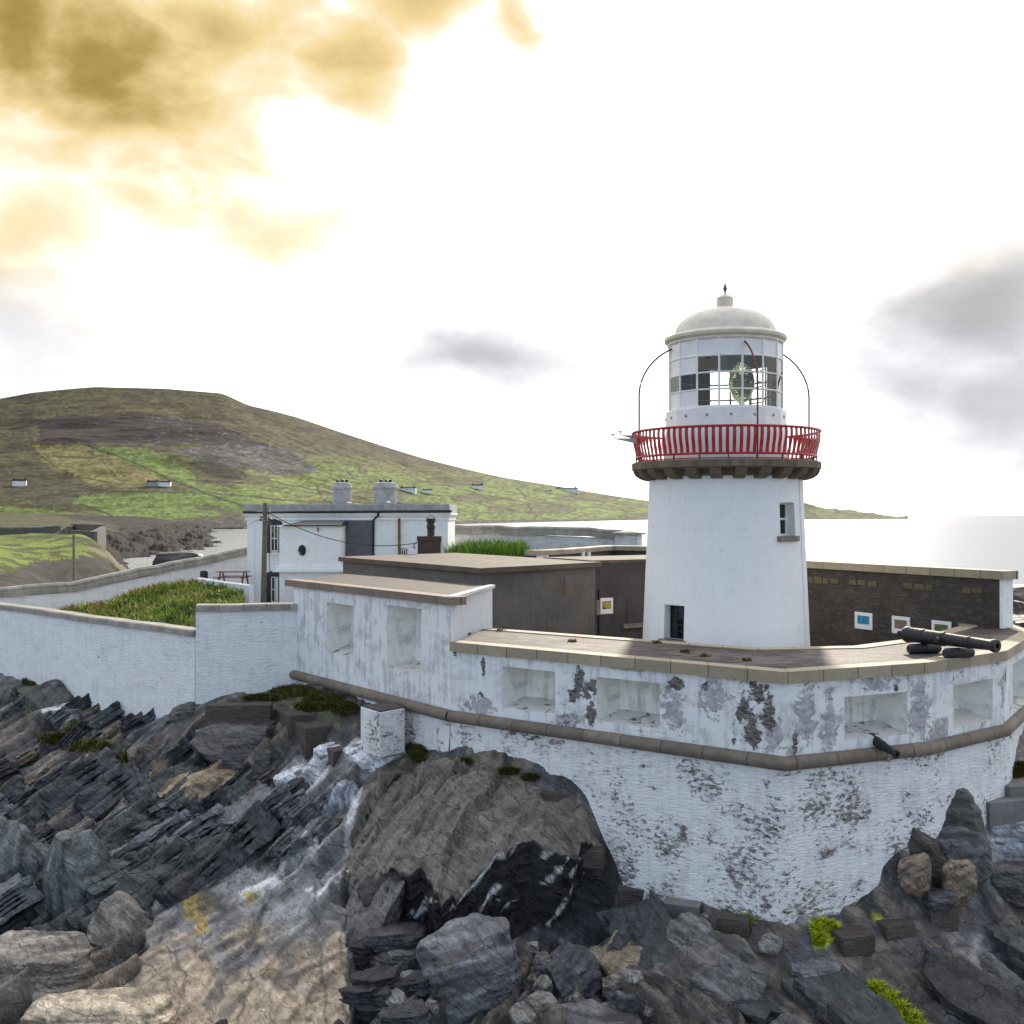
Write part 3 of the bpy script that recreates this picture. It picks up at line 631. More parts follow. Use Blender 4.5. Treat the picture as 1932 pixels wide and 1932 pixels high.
# ================================================================== foreground rock (shore terrain)
CTRL = [  # px, py, Y of points on the rock surface
 (-160, 1290, 56), (0, 1282, 52.5), (100, 1310, 49), (160, 1345, 46.5), (300, 1350, 43.6), (375, 1337, 41.0), (450, 1318, 41.4), (555, 1296, 41.6), (620, 1318, 38.8), (680, 1385, 36.2), (770, 1405, 35.2), (850, 1427, 33.1), (950, 1452, 31.7), (1030, 1484, 30.9), (1100, 1525, 30.2), (1160, 1595, 29.7), (1185, 1652, 29.5), (1250, 1682, 28.9), (1350, 1700, 28.0), (1480, 1735, 26.7), (1570, 1748, 26.9), (1660, 1705, 27.5), (1705, 1600, 28.2), (1780, 1562, 28.9), (1815, 1502, 29.6), (1932, 1437, 32.4), (2060, 1400, 35),
 (-160, 1400, 47), (0, 1372, 46), (130, 1408, 43), (285, 1462, 38.4), (-160, 1520, 40), (0, 1500, 40), (150, 1500, 38), (-160, 1700, 31), (0, 1700, 31), (120, 1640, 33), (250, 1560, 35.5), (390, 1420, 38.6), (450, 1470, 36.8), (420, 1590, 33.2), (200, 1760, 28.4), (-160, 1800, 27), (0, 1780, 27.5), (180, 1900, 24.8), (0, 1932, 24.4), (-160, 1960, 24), (330, 1800, 27.2), (480, 1650, 31.2), (560, 1700, 29.6), (450, 1932, 24.4), (300, 1960, 24), (560, 1560, 33.2), (560, 1470, 36.2), (600, 1440, 36.4), (640, 1540, 33.5), (640, 1660, 29.8), (650, 1800, 27.2), (640, 1932, 24.6),
 (700, 1500, 33.6), (740, 1560, 32.2), (850, 1520, 31.6), (700, 1640, 30.2), (680, 1730, 28.9), (960, 1530, 30.8), (1050, 1560, 30.2), (740, 1760, 28.6), (850, 1765, 28.6), (950, 1745, 28.9), (1080, 1720, 29.2), (1140, 1680, 29.5), (760, 1880, 26.0), (900, 1880, 25.6), (1050, 1830, 26.6), (1050, 1932, 24.6), (1180, 1760, 28.0), (1180, 1860, 26), (1300, 1760, 27.2), (1280, 1860, 25.4), (1300, 1932, 24.2), (1420, 1800, 26.4), (1500, 1850, 25.6), (1500, 1932, 24.2), (1660, 1800, 26.4), (1700, 1870, 25.2), (1932, 1900, 25.0), (1800, 1760, 27.6), (1932, 1700, 29.6), (2060, 1800, 28), (1760, 1700, 28.2), (1860, 1640, 29.4), (1932, 1560, 31.0), (2060, 1560, 33), (1880, 1480, 31.6), (2020, 1300, 44), (1990, 1260, 52),
 (400, 2100, 21.5), (1000, 2100, 21.5), (1600, 2100, 21.5), (-200, 2100, 22), (2100, 2050, 23)]
TW = [((px - CX) / FPX * Y, Y, zat(py, Y)) for px, py, Y in CTRL]
tf = rbf([(a, b) for a, b, c in TW], [c for a, b, c in TW])
def slabs(X, Y):
    """cleaved slate: tilted plates along a strike that swings from left to right"""
    k = np.clip((X + 1.5) / 5.0, 0, 1); k = k * k * (3 - 2 * k)
    out = np.zeros_like(X); crack = np.zeros_like(X); H1 = np.zeros_like(X); H2 = np.zeros_like(X)
    wx = X + (fbm(X / 3.5, Y / 3.5, 101, 3) - .5) * 1.3; wy = Y + (fbm(X / 3.5, Y / 3.5, 102, 3) - .5) * 1.3
    for side, an, wgt in ((0, R(60), 1 - k), (1, R(120), k)):
        a = wx * math.cos(an) + wy * math.sin(an); b = -wx * math.sin(an) + wy * math.cos(an)
        h = np.zeros_like(X); cr = np.ones_like(X)
        for sa, sb, amp, tl, sd in ((4.6, 1.25, .60, .62, 1), (2.6, .42, .17, .75, 2), (1.3, .16, .06, .6, 3)):
            h1, h2, h3, ex, ey, bd = voro(a / sa, b / sb, 200 + sd + side * 40)
            tilt = (tl * (.45 + .55 * h2)) * (-1 if side == 0 else 1)
            h += amp * (h1 - .5) * 1.4 + ey * sb * tilt + ex * sa * (h3 - .5) * .20
            e = np.clip(bd / .10, 0, 1); h -= (1 - e) ** 2 * amp * .5
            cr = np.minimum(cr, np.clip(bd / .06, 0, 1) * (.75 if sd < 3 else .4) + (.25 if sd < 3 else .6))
            if sd == 1: H1 = H1 + h3 * wgt
            if sd == 2: H2 = H2 + h3 * wgt
        out += h * wgt; crack += cr * wgt
    return out, crack, H1, H2
def make_rock():
    px = np.arange(-170, 2090, 2.4); Yr = [20.5]
    while Yr[-1] < 57: Yr.append(Yr[-1] * 1.0021)
    PX, Y = np.meshgrid(px, np.array(Yr)); X = (PX - CX) / FPX * Y
    Z = tf(X, Y); Zb = Z.copy(); PYb = CY + (CH - Zb) / Y * FPX
    S, crack, hue1, hue2 = slabs(X, Y)
    # amount of broken relief by region
    amt = np.ones_like(X) * .95
    def reg(poly, soft=18):
        wxx = PX + (fbm(X * 1.1, Y * 1.1, 61, 4) - .5) * 2 * soft; wyy = PYb + (fbm(X * 1.1, Y * 1.1, 62, 4) - .5) * 2 * soft
        return inpoly(wxx, wyy, poly)
    tan = reg([(150, 1960), (215, 1870), (280, 1790), (290, 1700), (430, 1640), (600, 1645), (650, 1720), (665, 1960)])
    amt = np.where(tan, .22, amt); amt = np.where(reg([(1380, 1740), (1940, 1740), (1960, 1960), (1420, 1960)]), .30, amt)
    amt = np.where(PYb < 1420, .7, amt); amt = np.where(reg([(0, 1560), (240, 1600), (280, 1780), (0, 1790)]), 1.25, amt)
    dw = np.minimum(distline(X, Y, offset(OUT, .6)), distline(X, Y, [(-29, 56), (-25.9, 53.4), (-12.4, 41.2), (-8.5, 41.6)])); amt = amt * np.clip((dw - .1) / 1.6, .22, 1)
    Z = Z + S * amt + (fbm(X / 2.2, Y / 2.2, 71, 5) - .5) * .45 * np.clip(amt, .3, 1) + (fbm(X * 2.2, Y * 2.2, 72, 4) - .5) * .07 * np.clip(amt, .25, 1)
    inside = np.zeros_like(X, bool)
    inside = inpoly(X, Y, offset(OUT, -.35) + [(18.5, 60), (-34, 60), (-30, 57.2), (-25.9, 53.9), (-12.4, 41.75), (-9, 42.4)])
    Z = np.where(inside, np.minimum(Z, 3.6), Z); Z = np.where(X > 14, np.minimum(Z, np.interp(Y, [30, 36, 44, 60], [9, 5.2, 5.6, 6.0])), Z)
    def blur(F, k_=2):
        for _ in range(k_):
            F[1:-1] = (F[:-2] + 2 * F[1:-1] + F[2:]) / 4; F[:, 1:-1] = (F[:, :-2] + 2 * F[:, 1:-1] + F[:, 2:]) / 4
        return F
    Z = blur(np.maximum(Z, -.6), 1); Z = Z + (fbm(X * 5 + Z * 2, Y * 5 + Z * 3, 73, 3) - .5) * .05 * amt
    PY = CY + (CH - Z) / Y * FPX
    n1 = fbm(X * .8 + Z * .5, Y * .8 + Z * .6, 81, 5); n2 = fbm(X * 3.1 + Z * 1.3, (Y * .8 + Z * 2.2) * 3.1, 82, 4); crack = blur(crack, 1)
    C = np.zeros(X.shape + (3,)); C[:] = (.058, .058, .064)
    def lay(mask, col, k=1.0):
        kk = np.clip(mask.astype(float), 0, 1)[..., None] * k; C[:] = C * (1 - kk) + np.array(col) * kk
    lay(hue2 > .30, (.075, .080, .088), 1.0); lay(hue2 > .62, (.12, .122, .125), 1.0); lay(hue2 > .84, (.185, .178, .165), .9); lay(hue2 < .30, (.030, .031, .038), 1.0)
    lay((hue1 > .62) & (hue2 > .4), (.15, .118, .085), .75); lay(hue1 < .25, (.028, .028, .034), .7)
    lay(np.clip((n2 - .62) * 8, 0, 1), (.20, .20, .205), .6)
    lay(reg([(0, 1640), (120, 1600), (330, 1640), (250, 1800), (0, 1800)]), (.095, .112, .110), .45)
    lay(reg([(290, 1450), (450, 1440), (440, 1540), (300, 1540)]) * np.clip(hue2 * 2 - .3, 0, 1), (.25, .18, .11), .85)
    lay(tan * np.clip((PYb - 1740 + (n1 - .5) * 260) / 60, 0, 1), (.40, .315, .225), .95)
    lay(tan * np.clip(1 - (PYb - 1740 + (n1 - .5) * 260) / 60, 0, 1), (.255, .255, .265), .9)
    lay(tan * np.clip((n2 - .66) * 9, 0, 1), (.14, .125, .11), .6); lay(tan * np.clip((fbm(X * .6, Y * .25, 96, 5) - .56) * 12, 0, 1), (.16, .155, .15), .6)
    lay(reg([(140, 1800), (300, 1790), (300, 1960), (120, 1960)]) * (n1 > .42), (.30, .24, .18), .8)
    gu = reg([(500, 1500), (570, 1425), (700, 1420), (720, 1500), (655, 1640), (600, 1680), (450, 1700), (540, 1590)], 12)
    lay(gu * np.clip(.6 + (n1 - .4) * 3, 0, 1), (.25, .255, .27), .8)
    for poly in ([(445, 1690), (520, 1625), (600, 1560), (645, 1560), (600, 1600), (540, 1660), (460, 1705)], [(505, 1500), (560, 1435), (625, 1440), (600, 1480), (530, 1520)], [(650, 1510), (695, 1490), (690, 1540), (655, 1640), (640, 1640)], [(585, 1680), (650, 1630), (650, 1660), (600, 1695)], [(640, 1400), (775, 1395), (760, 1440), (690, 1470), (640, 1440)], [(60, 1330), (130, 1300), (160, 1345), (100, 1370)]):
        lay(reg(poly, 22) * np.clip((fbm(X * 1.6, Y * 1.6, 95, 5) - .36) * 14, 0, 1) * np.clip(crack * 1.6 - .5, 0, 1), (.72, .72, .73), .92)
    lay(gu * np.clip((n2 - .6) * 10, 0, 1), (.10, .10, .11), .8)
    brn = reg([(650, 1640), (690, 1470), (760, 1425), (960, 1450), (1110, 1525), (1165, 1600), (1060, 1620), (800, 1690), (690, 1720)], 8); lay(brn, (.155, .125, .10), .85)
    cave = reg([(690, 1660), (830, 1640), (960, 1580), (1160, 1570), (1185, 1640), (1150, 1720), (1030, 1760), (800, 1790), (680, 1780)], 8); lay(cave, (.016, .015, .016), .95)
    dk = reg([(1180, 1660), (1480, 1750), (1660, 1720), (1960, 1700), (1960, 1960), (1180, 1960)], 20); lay(dk, (.060, .056, .062), .65)
    lay(dk * np.clip((fbm(X * .5 + Y * .6, Y * 2.2 - X * 2.2, 91, 5) - .5) * 9, 0, 1), (.17, .14, .115), .6)
    lay(reg([(1720, 1830), (1790, 1820), (1900, 1932), (1800, 1960)], 30), (.21, .18, .145), .8)
    lay(reg([(1750, 1750), (1932, 1760), (1940, 1860), (1870, 1840)], 30) * (n2 > .48), (.30, .28, .29), .6)
    lay(reg([(1815, 1500), (1960, 1480), (1960, 1620), (1850, 1620)], 18), (.30, .31, .33), .85)
    wxx_ = PX + (fbm(X * 1.5, Y * 1.5, 63, 4) - .5) * 22; wyy_ = PYb + (fbm(X * 1.5, Y * 1.5, 64, 4) - .5) * 16
    for ln in ([(652, 1960), (658, 1850), (640, 1780), (655, 1690)], [(300, 1770), (332, 1722), (350, 1690), (430, 1660)], [(410, 1735), (480, 1768), (500, 1700), (560, 1650)], [(592, 1640), (600, 1760), (618, 1960)], [(330, 1800), (348, 1870), (320, 1960)], [(450, 1850), (560, 1835), (640, 1800)], [(480, 1768), (470, 1850), (440, 1960)], [(230, 1850), (300, 1800), (400, 1790), (480, 1768)]):
        dl = distline(wxx_, wyy_, ln); lay(np.clip((2.8 - dl) / 1.2, 0, 1) * (n2 > .36), (.03, .03, .03), .8)
    for poly in ([(345, 1697), (362, 1690), (395, 1693), (411, 1710), (405, 1720), (390, 1728), (386, 1740), (393, 1765), (368, 1765), (372, 1735), (350, 1722), (343, 1710)], [(454, 1688), (492, 1686), (484, 1698), (472, 1708), (458, 1697)]): lay(reg(poly, 8), (.36, .265, .075), .9)
    lay(tan * np.clip((fbm(X * 1.4, Y * .8, 97, 5) - .57) * 14, 0, 1), (.085, .08, .078), .7)
    # algae and moss
    for poly in ([(1263, 1668), (1280, 1690), (1300, 1712), (1285, 1690), (1275, 1665)], [(1330, 1700), (1345, 1702), (1340, 1712)], [(1395, 1725), (1420, 1745), (1400, 1750)], [(1525, 1738), (1590, 1735), (1585, 1760), (1560, 1790), (1535, 1790)], [(1640, 1715), (1665, 1725), (1668, 1742), (1655, 1740)], [(1640, 1856), (1665, 1868), (1730, 1930), (1745, 1945), (1700, 1932), (1665, 1890)], [(1920, 1742), (1960, 1755), (1950, 1765)], [(272, 1630), (290, 1632), (285, 1650)], [(205, 1425), (262, 1432), (262, 1446), (215, 1444)], [(0, 1505), (25, 1500), (0, 1520)]):
        lay(reg(poly, 5), (.42, .48, .02), .95)
    ms = reg([(150, 1350), (110, 1400), (160, 1420), (300, 1445), (300, 1420), (220, 1400)], 14) | reg([(0, 1355), (40, 1280), (70, 1285), (50, 1370)], 8) | reg([(480, 1310), (560, 1290), (680, 1345), (670, 1375), (520, 1360)], 8) | reg([(1820, 1490), (1900, 1445), (1960, 1430), (1960, 1470), (1850, 1500)], 6)
    lay(ms * np.clip((n2 - .38) * 6, 0, 1), (.075, .085, .02), .85)
    wet = np.clip((1.0 - Z) / .8, 0, 1) * (PX > 700); lay(wet, (.04, .04, .045), .4)
    C *= (.25 + .75 * crack)[..., None] * (.6 + .8 * n2)[..., None]  # crevices darkened in the colour: wet black rock plus painted shade between plates
    C = np.stack([blur(C[..., q_].copy(), 1) for q_ in range(3)], -1)
    al = np.clip(np.where(tan, .6, np.where(reg([(1380, 1740), (1940, 1740), (1960, 1960), (1420, 1960)]), .6, .85)), 0, 1)
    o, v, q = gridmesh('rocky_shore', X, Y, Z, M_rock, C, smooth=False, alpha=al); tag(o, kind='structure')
    return BVHTree.FromPolygons(v.tolist(), q.tolist())
ROCK = make_rock()
def hit(px, py, tree=None):
    h = (tree or ROCK).ray_cast(CAMV, ray(px, py)); return h[0]
def ground(x, y):
    h = ROCK.ray_cast(Vector((x, y, 30)), Vector((0, 0, -1))); return h[0].z if h[0] else 0

# yard inside the walls (level, paved and grassed)
s = MB(); s.prism(offset(OUT, -.5) + [(22, 60), (12, 90), (-30, 92), (-34, 66), (-26.2, 54.4), (-12.4, 42.2)], 3.0, ZY)
m, N = newmat('yard_ground'); g = N.noise(pos(N), .5, 8, .6); finish(N, N.mix(N.step(g, .4, .6), (.17, .155, .14), (.24, .22, .19)), .9, g, .3, .05)
tag(s.build('yard_ground', m), kind='structure')

# ================================================================== FORT WALL (lower parapet) and BASTION
fort = thing('fort_wall', 'peeling whitewashed fort wall with recessed niches wrapping the foot of the lighthouse', 'fort wall', (B[0], B[1], ZS))
mb = MB()
for i, ns in ((1, [N1, N2]), (2, [N3]), (3, [N4]), (4, [N5]), (5, [])): niche_wall(mb, OUT, i, ZS, ZP - .28, ns)
mb.build('parapet_face', [M_para, M_niche, M_nsill], fort)
LOW = OUT[1:]
mb = MB(); uL = math.hypot(B[0] - A[0], B[1] - A[1]); strip(mb, LOW, [(-1.0, .42), (1.0, .36), (2.4, .26), (3.8, .15), (5.0, .07), (ZS, .04)]); mb.build('wall_footing', M_batter, fort)
def string_course(path, parent, u_off=0):
    mb = MB(); c = offset(path, .07); seg = 12; rr = .185
    pts = []
    for j in range(len(c) - 1):
        L = math.hypot(c[j + 1][0] - c[j][0], c[j + 1][1] - c[j][1]); n = max(2, int(L / .6))
        for k in range(n): pts.append((c[j][0] + (c[j + 1][0] - c[j][0]) * k / n, c[j][1] + (c[j + 1][1] - c[j][1]) * k / n))
    pts.append(c[-1]); acc = [0]
    for a, b in zip(pts[:-1], pts[1:]): acc.append(acc[-1] + math.dist(a, b))
    offs = [(math.cos(t) * rr, math.sin(t) * rr) for t in [R(-100 + 200 * k / seg) for k in range(seg + 1)]]
    rings = [offset(pts, o_[0]) for o_ in offs]
    for j in range(len(pts) - 1):
        for k in range(seg):
            mb.face([(*rings[k][j], ZS + offs[k][1]), (*rings[k][j + 1], ZS + offs[k][1]), (*rings[k + 1][j + 1], ZS + offs[k + 1][1]), (*rings[k + 1][j], ZS + offs[k + 1][1])], 0, [(acc[j], k * .05), (acc[j + 1], k * .05), (acc[j + 1], k * .05 + .05), (acc[j], k * .05 + .05)])
    return mb.build('string_course', M_string, parent, smooth=True, angle=50)
string_course(LOW, fort)
INN = [(-.80, 37.3), (7.3, 31.75), (10.4, 32.2), (13.0, 34.2), (16.3, 38.2), (17.1, 41.5)]
def coping(path, o0, o1, z0, z1, mat, parent, name='coping'):
    mb = MB(); a = offset(path, o0); b = offset(path, o1); acc = [0]
    for j in range(len(path) - 1): acc.append(acc[-1] + math.dist(path[j], path[j + 1]))
    for j in range(len(path) - 1):
        u0, u1 = acc[j], acc[j + 1]
        mb.face([(*a[j], z0), (*a[j + 1], z0), (*a[j + 1], z1), (*a[j], z1)], 0, [(u0, 0), (u1, 0), (u1, .3), (u0, .3)])
        mb.face([(*a[j], z1), (*a[j + 1], z1), (*b[j + 1], z1), (*b[j], z1)], 0, [(u0, .3), (u1, .3), (u1, .9), (u0, .9)])
        mb.face([(*b[j], z1), (*b[j + 1], z1), (*b[j + 1], z0), (*b[j], z0)], 0, [(u0, .9), (u1, .9), (u1, 1.2), (u0, 1.2)])
        mb.face([(*b[j], z0), (*b[j + 1], z0), (*a[j + 1], z0), (*a[j], z0)], 0, [(u0, 1.2), (u1, 1.2), (u1, 1.5), (u0, 1.5)])
    for j, fl in ((0, 0), (len(path) - 1, 1)):
        q = [(*a[j], z0), (*a[j], z1), (*b[j], z1), (*b[j], z0)]; mb.face(q if fl == 0 else q[::-1], 0, [(acc[j] + .1, 0), (acc[j] + .1, .3), (acc[j] + .4, .3), (acc[j] + .4, 0)])
    return mb.build(name, mat, parent)
coping(LOW, .10, -.42, ZP - .28, ZP + .02, M_coping, fort)
coping(INN, .45, -.06, ZP - .1, ZP + .03, M_coping, fort, 'inner_coping')
o5 = offset(LOW, -.40); i5 = offset(INN, .43)
mb = MB()
for j in range(5):
    n_ = 1; mb.face([(*o5[j], ZP), (*o5[j + 1], ZP), (*i5[j + 1], ZP), (*i5[j], ZP)])
mb.build('wall_top', M_pave, fort)
mb = MB(); strip(mb, INN, [(ZP, .0), (ZY - .2, .0)]); mb.build('inner_face', M_far_white, fort)

bast = thing('gun_bastion', 'tall streaked white bastion block with two deep niches and a reddish flagged top', 'bastion', (A[0], A[1], ZS))
ZB = 9.42
mb = MB(); BF = [A, B]
niche_wall(mb, OUT, 0, ZS, ZB - .26, [T1, T2], .9)
mb.build('bastion_face', [M_bast, M_niche, M_nsill], bast)
BR = (-.72, 38.9); BL = (-7.4, 46.9)
M_return = whitewash('bastion_return', [(-37.4, 8.9, .28, .36), (-37.5, 8.2, .10, .18), (-35.2, 8.3, .10, .12)], peel=.05, course=0, stain=.1, streak=.1)
mb = MB(); L = math.dist(B, BR)
mb.face([(*B, ZP - .4), (*BR, ZP - .4), (*BR, ZB + .0), (*B, ZB + .0)], 0); mb.face([(*BL, 5), (*A, 5), (*A, ZB - .26), (*BL, ZB - .26)], 0); mb.face([(*BR, 5), (*BL, 5), (*BL, ZB - .02), (*BR, ZB - .02)], 0)
mb.build('bastion_return', M_return, bast)
mb = MB(); strip(mb, BF, [(-1, .5), (2.4, .32), (3.8, .2), (5.0, .08), (ZS, .04)]); mb.build('bastion_footing', M_batter, bast)
string_course([A, B], bast)
coping([(A[0] - .35, A[1] + .45), (B[0] + .06, B[1] - .08)], .10, -.5, ZB - .26, ZB, M_coping_red, bast)
mb = MB(); q = offset([(A[0] - .3, A[1] + .4), B], -.49); mb.face([(*q[0], ZB - .015), (*q[1], ZB - .015), (*BR, ZB - .015), (*BL, ZB - .015)]); mb.build('bastion_top', M_pave_red, bast)
mb = MB(); mb.prism([(B[0] + .12, B[1] + .1), (BR[0] + .1, BR[1]), (BR[0] - .15, BR[1]), (B[0] - .15, B[1] + .1)], ZB - .08, ZB + .03); mb.build('edge_fillet', M_white_smooth, bast)

# ================================================================== LIGHTHOUSE
TX, TY = 8.04, 40.0
lh = thing('lighthouse', 'white round lighthouse with a red railed gallery and glazed lantern', 'lighthouse', (TX, TY, ZY))
def rad(z): return np.interp(z, [ZY, 7.0, 13.4], [3.16, 3.10, 2.83])
def ang_at(px, z):
    lo, hi = -1.4, 1.4
    for _ in range(50):
        t = (lo + hi) / 2; r_ = float(rad(z)); x = TX + r_ * math.sin(t); y = TY - r_ * math.cos(t)
        if CX + x / y * FPX < px: lo = t
        else: hi = t
    return (lo + hi) / 2
def yfront(t, z): return TY - float(rad(z)) * math.cos(t)
wins = []
for (l, r_, tp, bt) in ((1471.6, 1499.5, 948, 1011), (1253, 1290.5, 1142, 1207)):
    zc = zat((tp + bt) / 2, 37.6); a0 = ang_at(l, zc); a1 = ang_at(r_, zc)
    yy = yfront((a0 + a1) / 2, zc); wins.append((a0, a1, zat(bt, yy), zat(tp, yy)))
mb = MB()
an = sorted(set([round(-math.pi + 2 * math.pi * k / 96, 5) for k in range(96)]) | {w_[0] for w_ in wins} | {w_[1] for w_ in wins})
zz = sorted(set(np.linspace(ZY - .3, 13.45, 10).round(3).tolist()) | {w_[2] for w_ in wins} | {w_[3] for w_ in wins})
def tp_(t, z, r_=None): rr = float(rad(z)) if r_ is None else r_; return (TX + rr * math.sin(t), TY - rr * math.cos(t), z)
ring = {}
verts = []; faces = []
for z in zz:
    for t in an: ring[(t, z)] = len(verts); verts.append(tp_(t, z))
for i, t in enumerate(an):
    t2 = an[(i + 1) % len(an)]; tm = (t + (t2 if t2 > t else t2 + 2 * math.pi)) / 2
    for z, z2 in zip(zz[:-1], zz[1:]):
        if any(w_[0] < tm < w_[1] and w_[2] < (z + z2) / 2 < w_[3] for w_ in wins): continue
        faces.append((ring[(t, z)], ring[(t2, z)], ring[(t2, z2)], ring[(t, z2)]))
mb.mesh(verts, faces)
mb.build('tower', M_tower, lh, smooth=True)
for wi, (a0, a1, z0, z1) in enumerate(wins):
    tm = (a0 + a1) / 2; n_ = Vector((math.sin(tm), -math.cos(tm), 0)); tg = Vector((math.cos(tm), math.sin(tm), 0)); dep = .42
    c4 = [Vector(tp_(a, z)) for a, z in ((a0, z0), (a1, z0), (a1, z1), (a0, z1))]; b4 = [p_ - n_ * dep for p_ in c4]
    hw = (Vector(c4[1]) - c4[0]).dot(tg) / 2; cen = (c4[0] + c4[1]) / 2 - n_ * dep; H_ = z1 - z0
    mb = MB()
    for k in range(4): k2 = (k + 1) % 4; mb.face([c4[k], c4[k2], b4[k2], b4[k]])
    wo_ = mb.build('window', M_white_smooth if wi == 0 else M_tower, lh)
    def wbox(mb_, u0, u1, h0, h1, d0, d1):
        p8 = []
        for h in (h0, h1):
            for u, d_ in ((u0, d0), (u1, d0), (u1, d1), (u0, d1)): p8.append(cen + tg * u - n_ * d_ + Vector((0, 0, h)))
        mb_.hexa(p8)
    g_ = MB(); wbox(g_, -hw, hw, 0, H_, -.01, .05); g_.build('pane', M_glass, wo_)
    fr_ = MB()
    if wi == 0:
        for u in (-hw, hw - .07): wbox(fr_, u, u + .07, 0, H_, -.06, -.012)
        for h in (0, H_ / 2 - .03, H_ - .07): wbox(fr_, -hw + .07, hw - .07, h, h + .07, -.06, -.012)
    else:
        for k in range(4): u = -hw + (2 * hw - .04) * k / 3; wbox(fr_, u, u + .04, 0, H_, -.05, -.012)
        for k in range(6): h = (H_ - .04) * k / 5; wbox(fr_, -hw + .005, hw - .005, h, h + .035, -.045, -.013)
    fr_.build('frame', M_white_smooth if wi == 0 else M_black, wo_)
    sl_ = MB(); p8 = []
    for h in (-.20, 0.0):
        for u, d_ in ((-hw - .16, -dep - .12), (hw + .10, -dep - .12), (hw + .10, -dep + .22), (-hw - .16, -dep + .22)): p8.append(cen + tg * u - n_ * d_ + Vector((0, 0, h)))
    sl_.hexa(p8); sl_.build('sill', M_sill, wo_, bevel=.015)
mb = MB()
mb.lathe([(2.85, 13.40), (2.9, 13.42), (2.92, 13.62), (3.44, 13.68), (3.49, 13.70), (3.50, 13.93), (3.46, 13.96), (0.4, 13.97)], (TX, TY), 96); mb.build('gallery', M_stone_dk, lh, smooth=True, angle=35)
# corbels under the gallery
mb = MB()
prof = [(2.75, 13.72), (3.42, 13.72), (3.44, 13.62), (3.36, 13.48), (3.20, 13.37), (3.02, 13.31), (2.75, 13.29)]
hw = .20; nP = len(prof); vs = [(x, -hw, z) for x, z in prof] + [(x, hw, z) for x, z in prof]
mb.mesh([(TX + a, TY + b, c) for a, b, c in vs], [tuple(range(nP)), tuple(reversed(range(nP, 2 * nP)))] + [(nP + i, nP + (i + 1) % nP, (i + 1) % nP, i) for i in range(nP)])
cb_ = mb.build('corbel', M_stone_dk, lh, bevel=.012); NC = 24
for k in range(NC):
    o = cb_ if k == 0 else clone(cb_, lh); o.rotation_euler.z = R(-92 + 360 * k / NC)
# railing
rl = MB()
def ringtube(mb_, r_, z, rr, seg=96, m=0):
    n = 6; vs = []; fs = []
    for k in range(seg):
        t = 2 * math.pi * k / seg
        for j in range(n): a = 2 * math.pi * j / n; rad_ = r_ + rr * math.cos(a); vs.append((TX + rad_ * math.cos(t), TY + rad_ * math.sin(t), z + rr * math.sin(a)))
    for k in range(seg):
        k2 = (k + 1) % seg
        for j in range(n): j2 = (j + 1) % n; fs.append((k * n + j, k2 * n + j, k2 * n + j2, k * n + j2))
    mb_.mesh(vs, fs, m)
ringtube(rl, 3.46, 15.10, .05); ringtube(rl, 3.33, 14.16, .045); ringtube(rl, 3.30, 14.00, .022)
rail = rl.build('railing', M_red, lh, smooth=True)
bl = MB(); bp = [(3.44, 15.08), (3.455, 14.9), (3.44, 14.72), (3.40, 14.55), (3.355, 14.38), (3.33, 14.16)]
vs = []; fs = []
for r_, z in bp: vs += [(TX + r_ - .012, TY - .058, z), (TX + r_ + .012, TY - .058, z), (TX + r_ + .012, TY + .058, z), (TX + r_ - .012, TY + .058, z)]
for i in range(len(bp) - 1):
    for k in range(4): k2 = (k + 1) % 4; fs.append((i * 4 + k, (i + 1) * 4 + k, (i + 1) * 4 + k2, i * 4 + k2))
bl.mesh(vs, fs); b0 = bl.build('baluster', M_red, rail); NB = 90
for k in range(NB):
    o = b0 if k == 0 else clone(b0, rail); o.rotation_euler.z = 2 * math.pi * k / NB
pb = MB(); pb.box((TX + 3.33, TY, 13.95), (.05, .05, .2)); po = pb.build('post', M_redrust, rail)
for k in range(21):
    o = po if k == 0 else clone(po, rail); o.rotation_euler.z = 2 * math.pi * (k + .2) / 21
# red stays
def stay(deg):
    mb = MB(); t = R(deg); e = Vector((math.sin(t), -math.cos(t), 0)); c = Vector((TX, TY, 0)); pts = []
    pts.append(c + e * 3.33 + Vector((0, 0, 13.97)))
    for k in range(13):
        a = k / 12 * R(62); pts.append(c + e * (3.33 - 2.4 * (1 - math.cos(a))) + Vector((0, 0, 16.45 + 2.02 * math.sin(a))))
    mb.tube(pts, .034, 8); mb.tube([pts[-1] - Vector((e.x * .02, e.y * .02, 0)), pts[-1] - e * .16], .06, 8); mb.build('stay', M_redrust, lh, smooth=True)
for d_ in (8, 98, 188, -82): stay(d_)
# murette: white plated pedestal wall
mb = MB(); mb.lathe([(2.30, 13.97), (2.25, 15.7), (2.25, 15.86), (2.12, 15.92), (1.9, 15.92)], (TX, TY), 16, a0=R(-90 + 5.5), caps=False); mur = mb.build('pedestal_wall', M_white_smooth, lh)
mb = MB(); mb.lathe([(.055, 0), (.055, .03), (.03, .05)], (0, 0), 10)
vs = [(TX + 2.20 + z, TY + x, 15.62 + y) for x, y, z in mb.v]; m2 = MB(); m2.mesh(vs, mb.f); vt = m2.build('vent_plug', M_concrete, mur)
for k in range(16):
    o = vt if k == 0 else clone(vt, mur); o.rotation_euler.z = R(-90 + 5.5 + 11.25 + 22.5 * k)
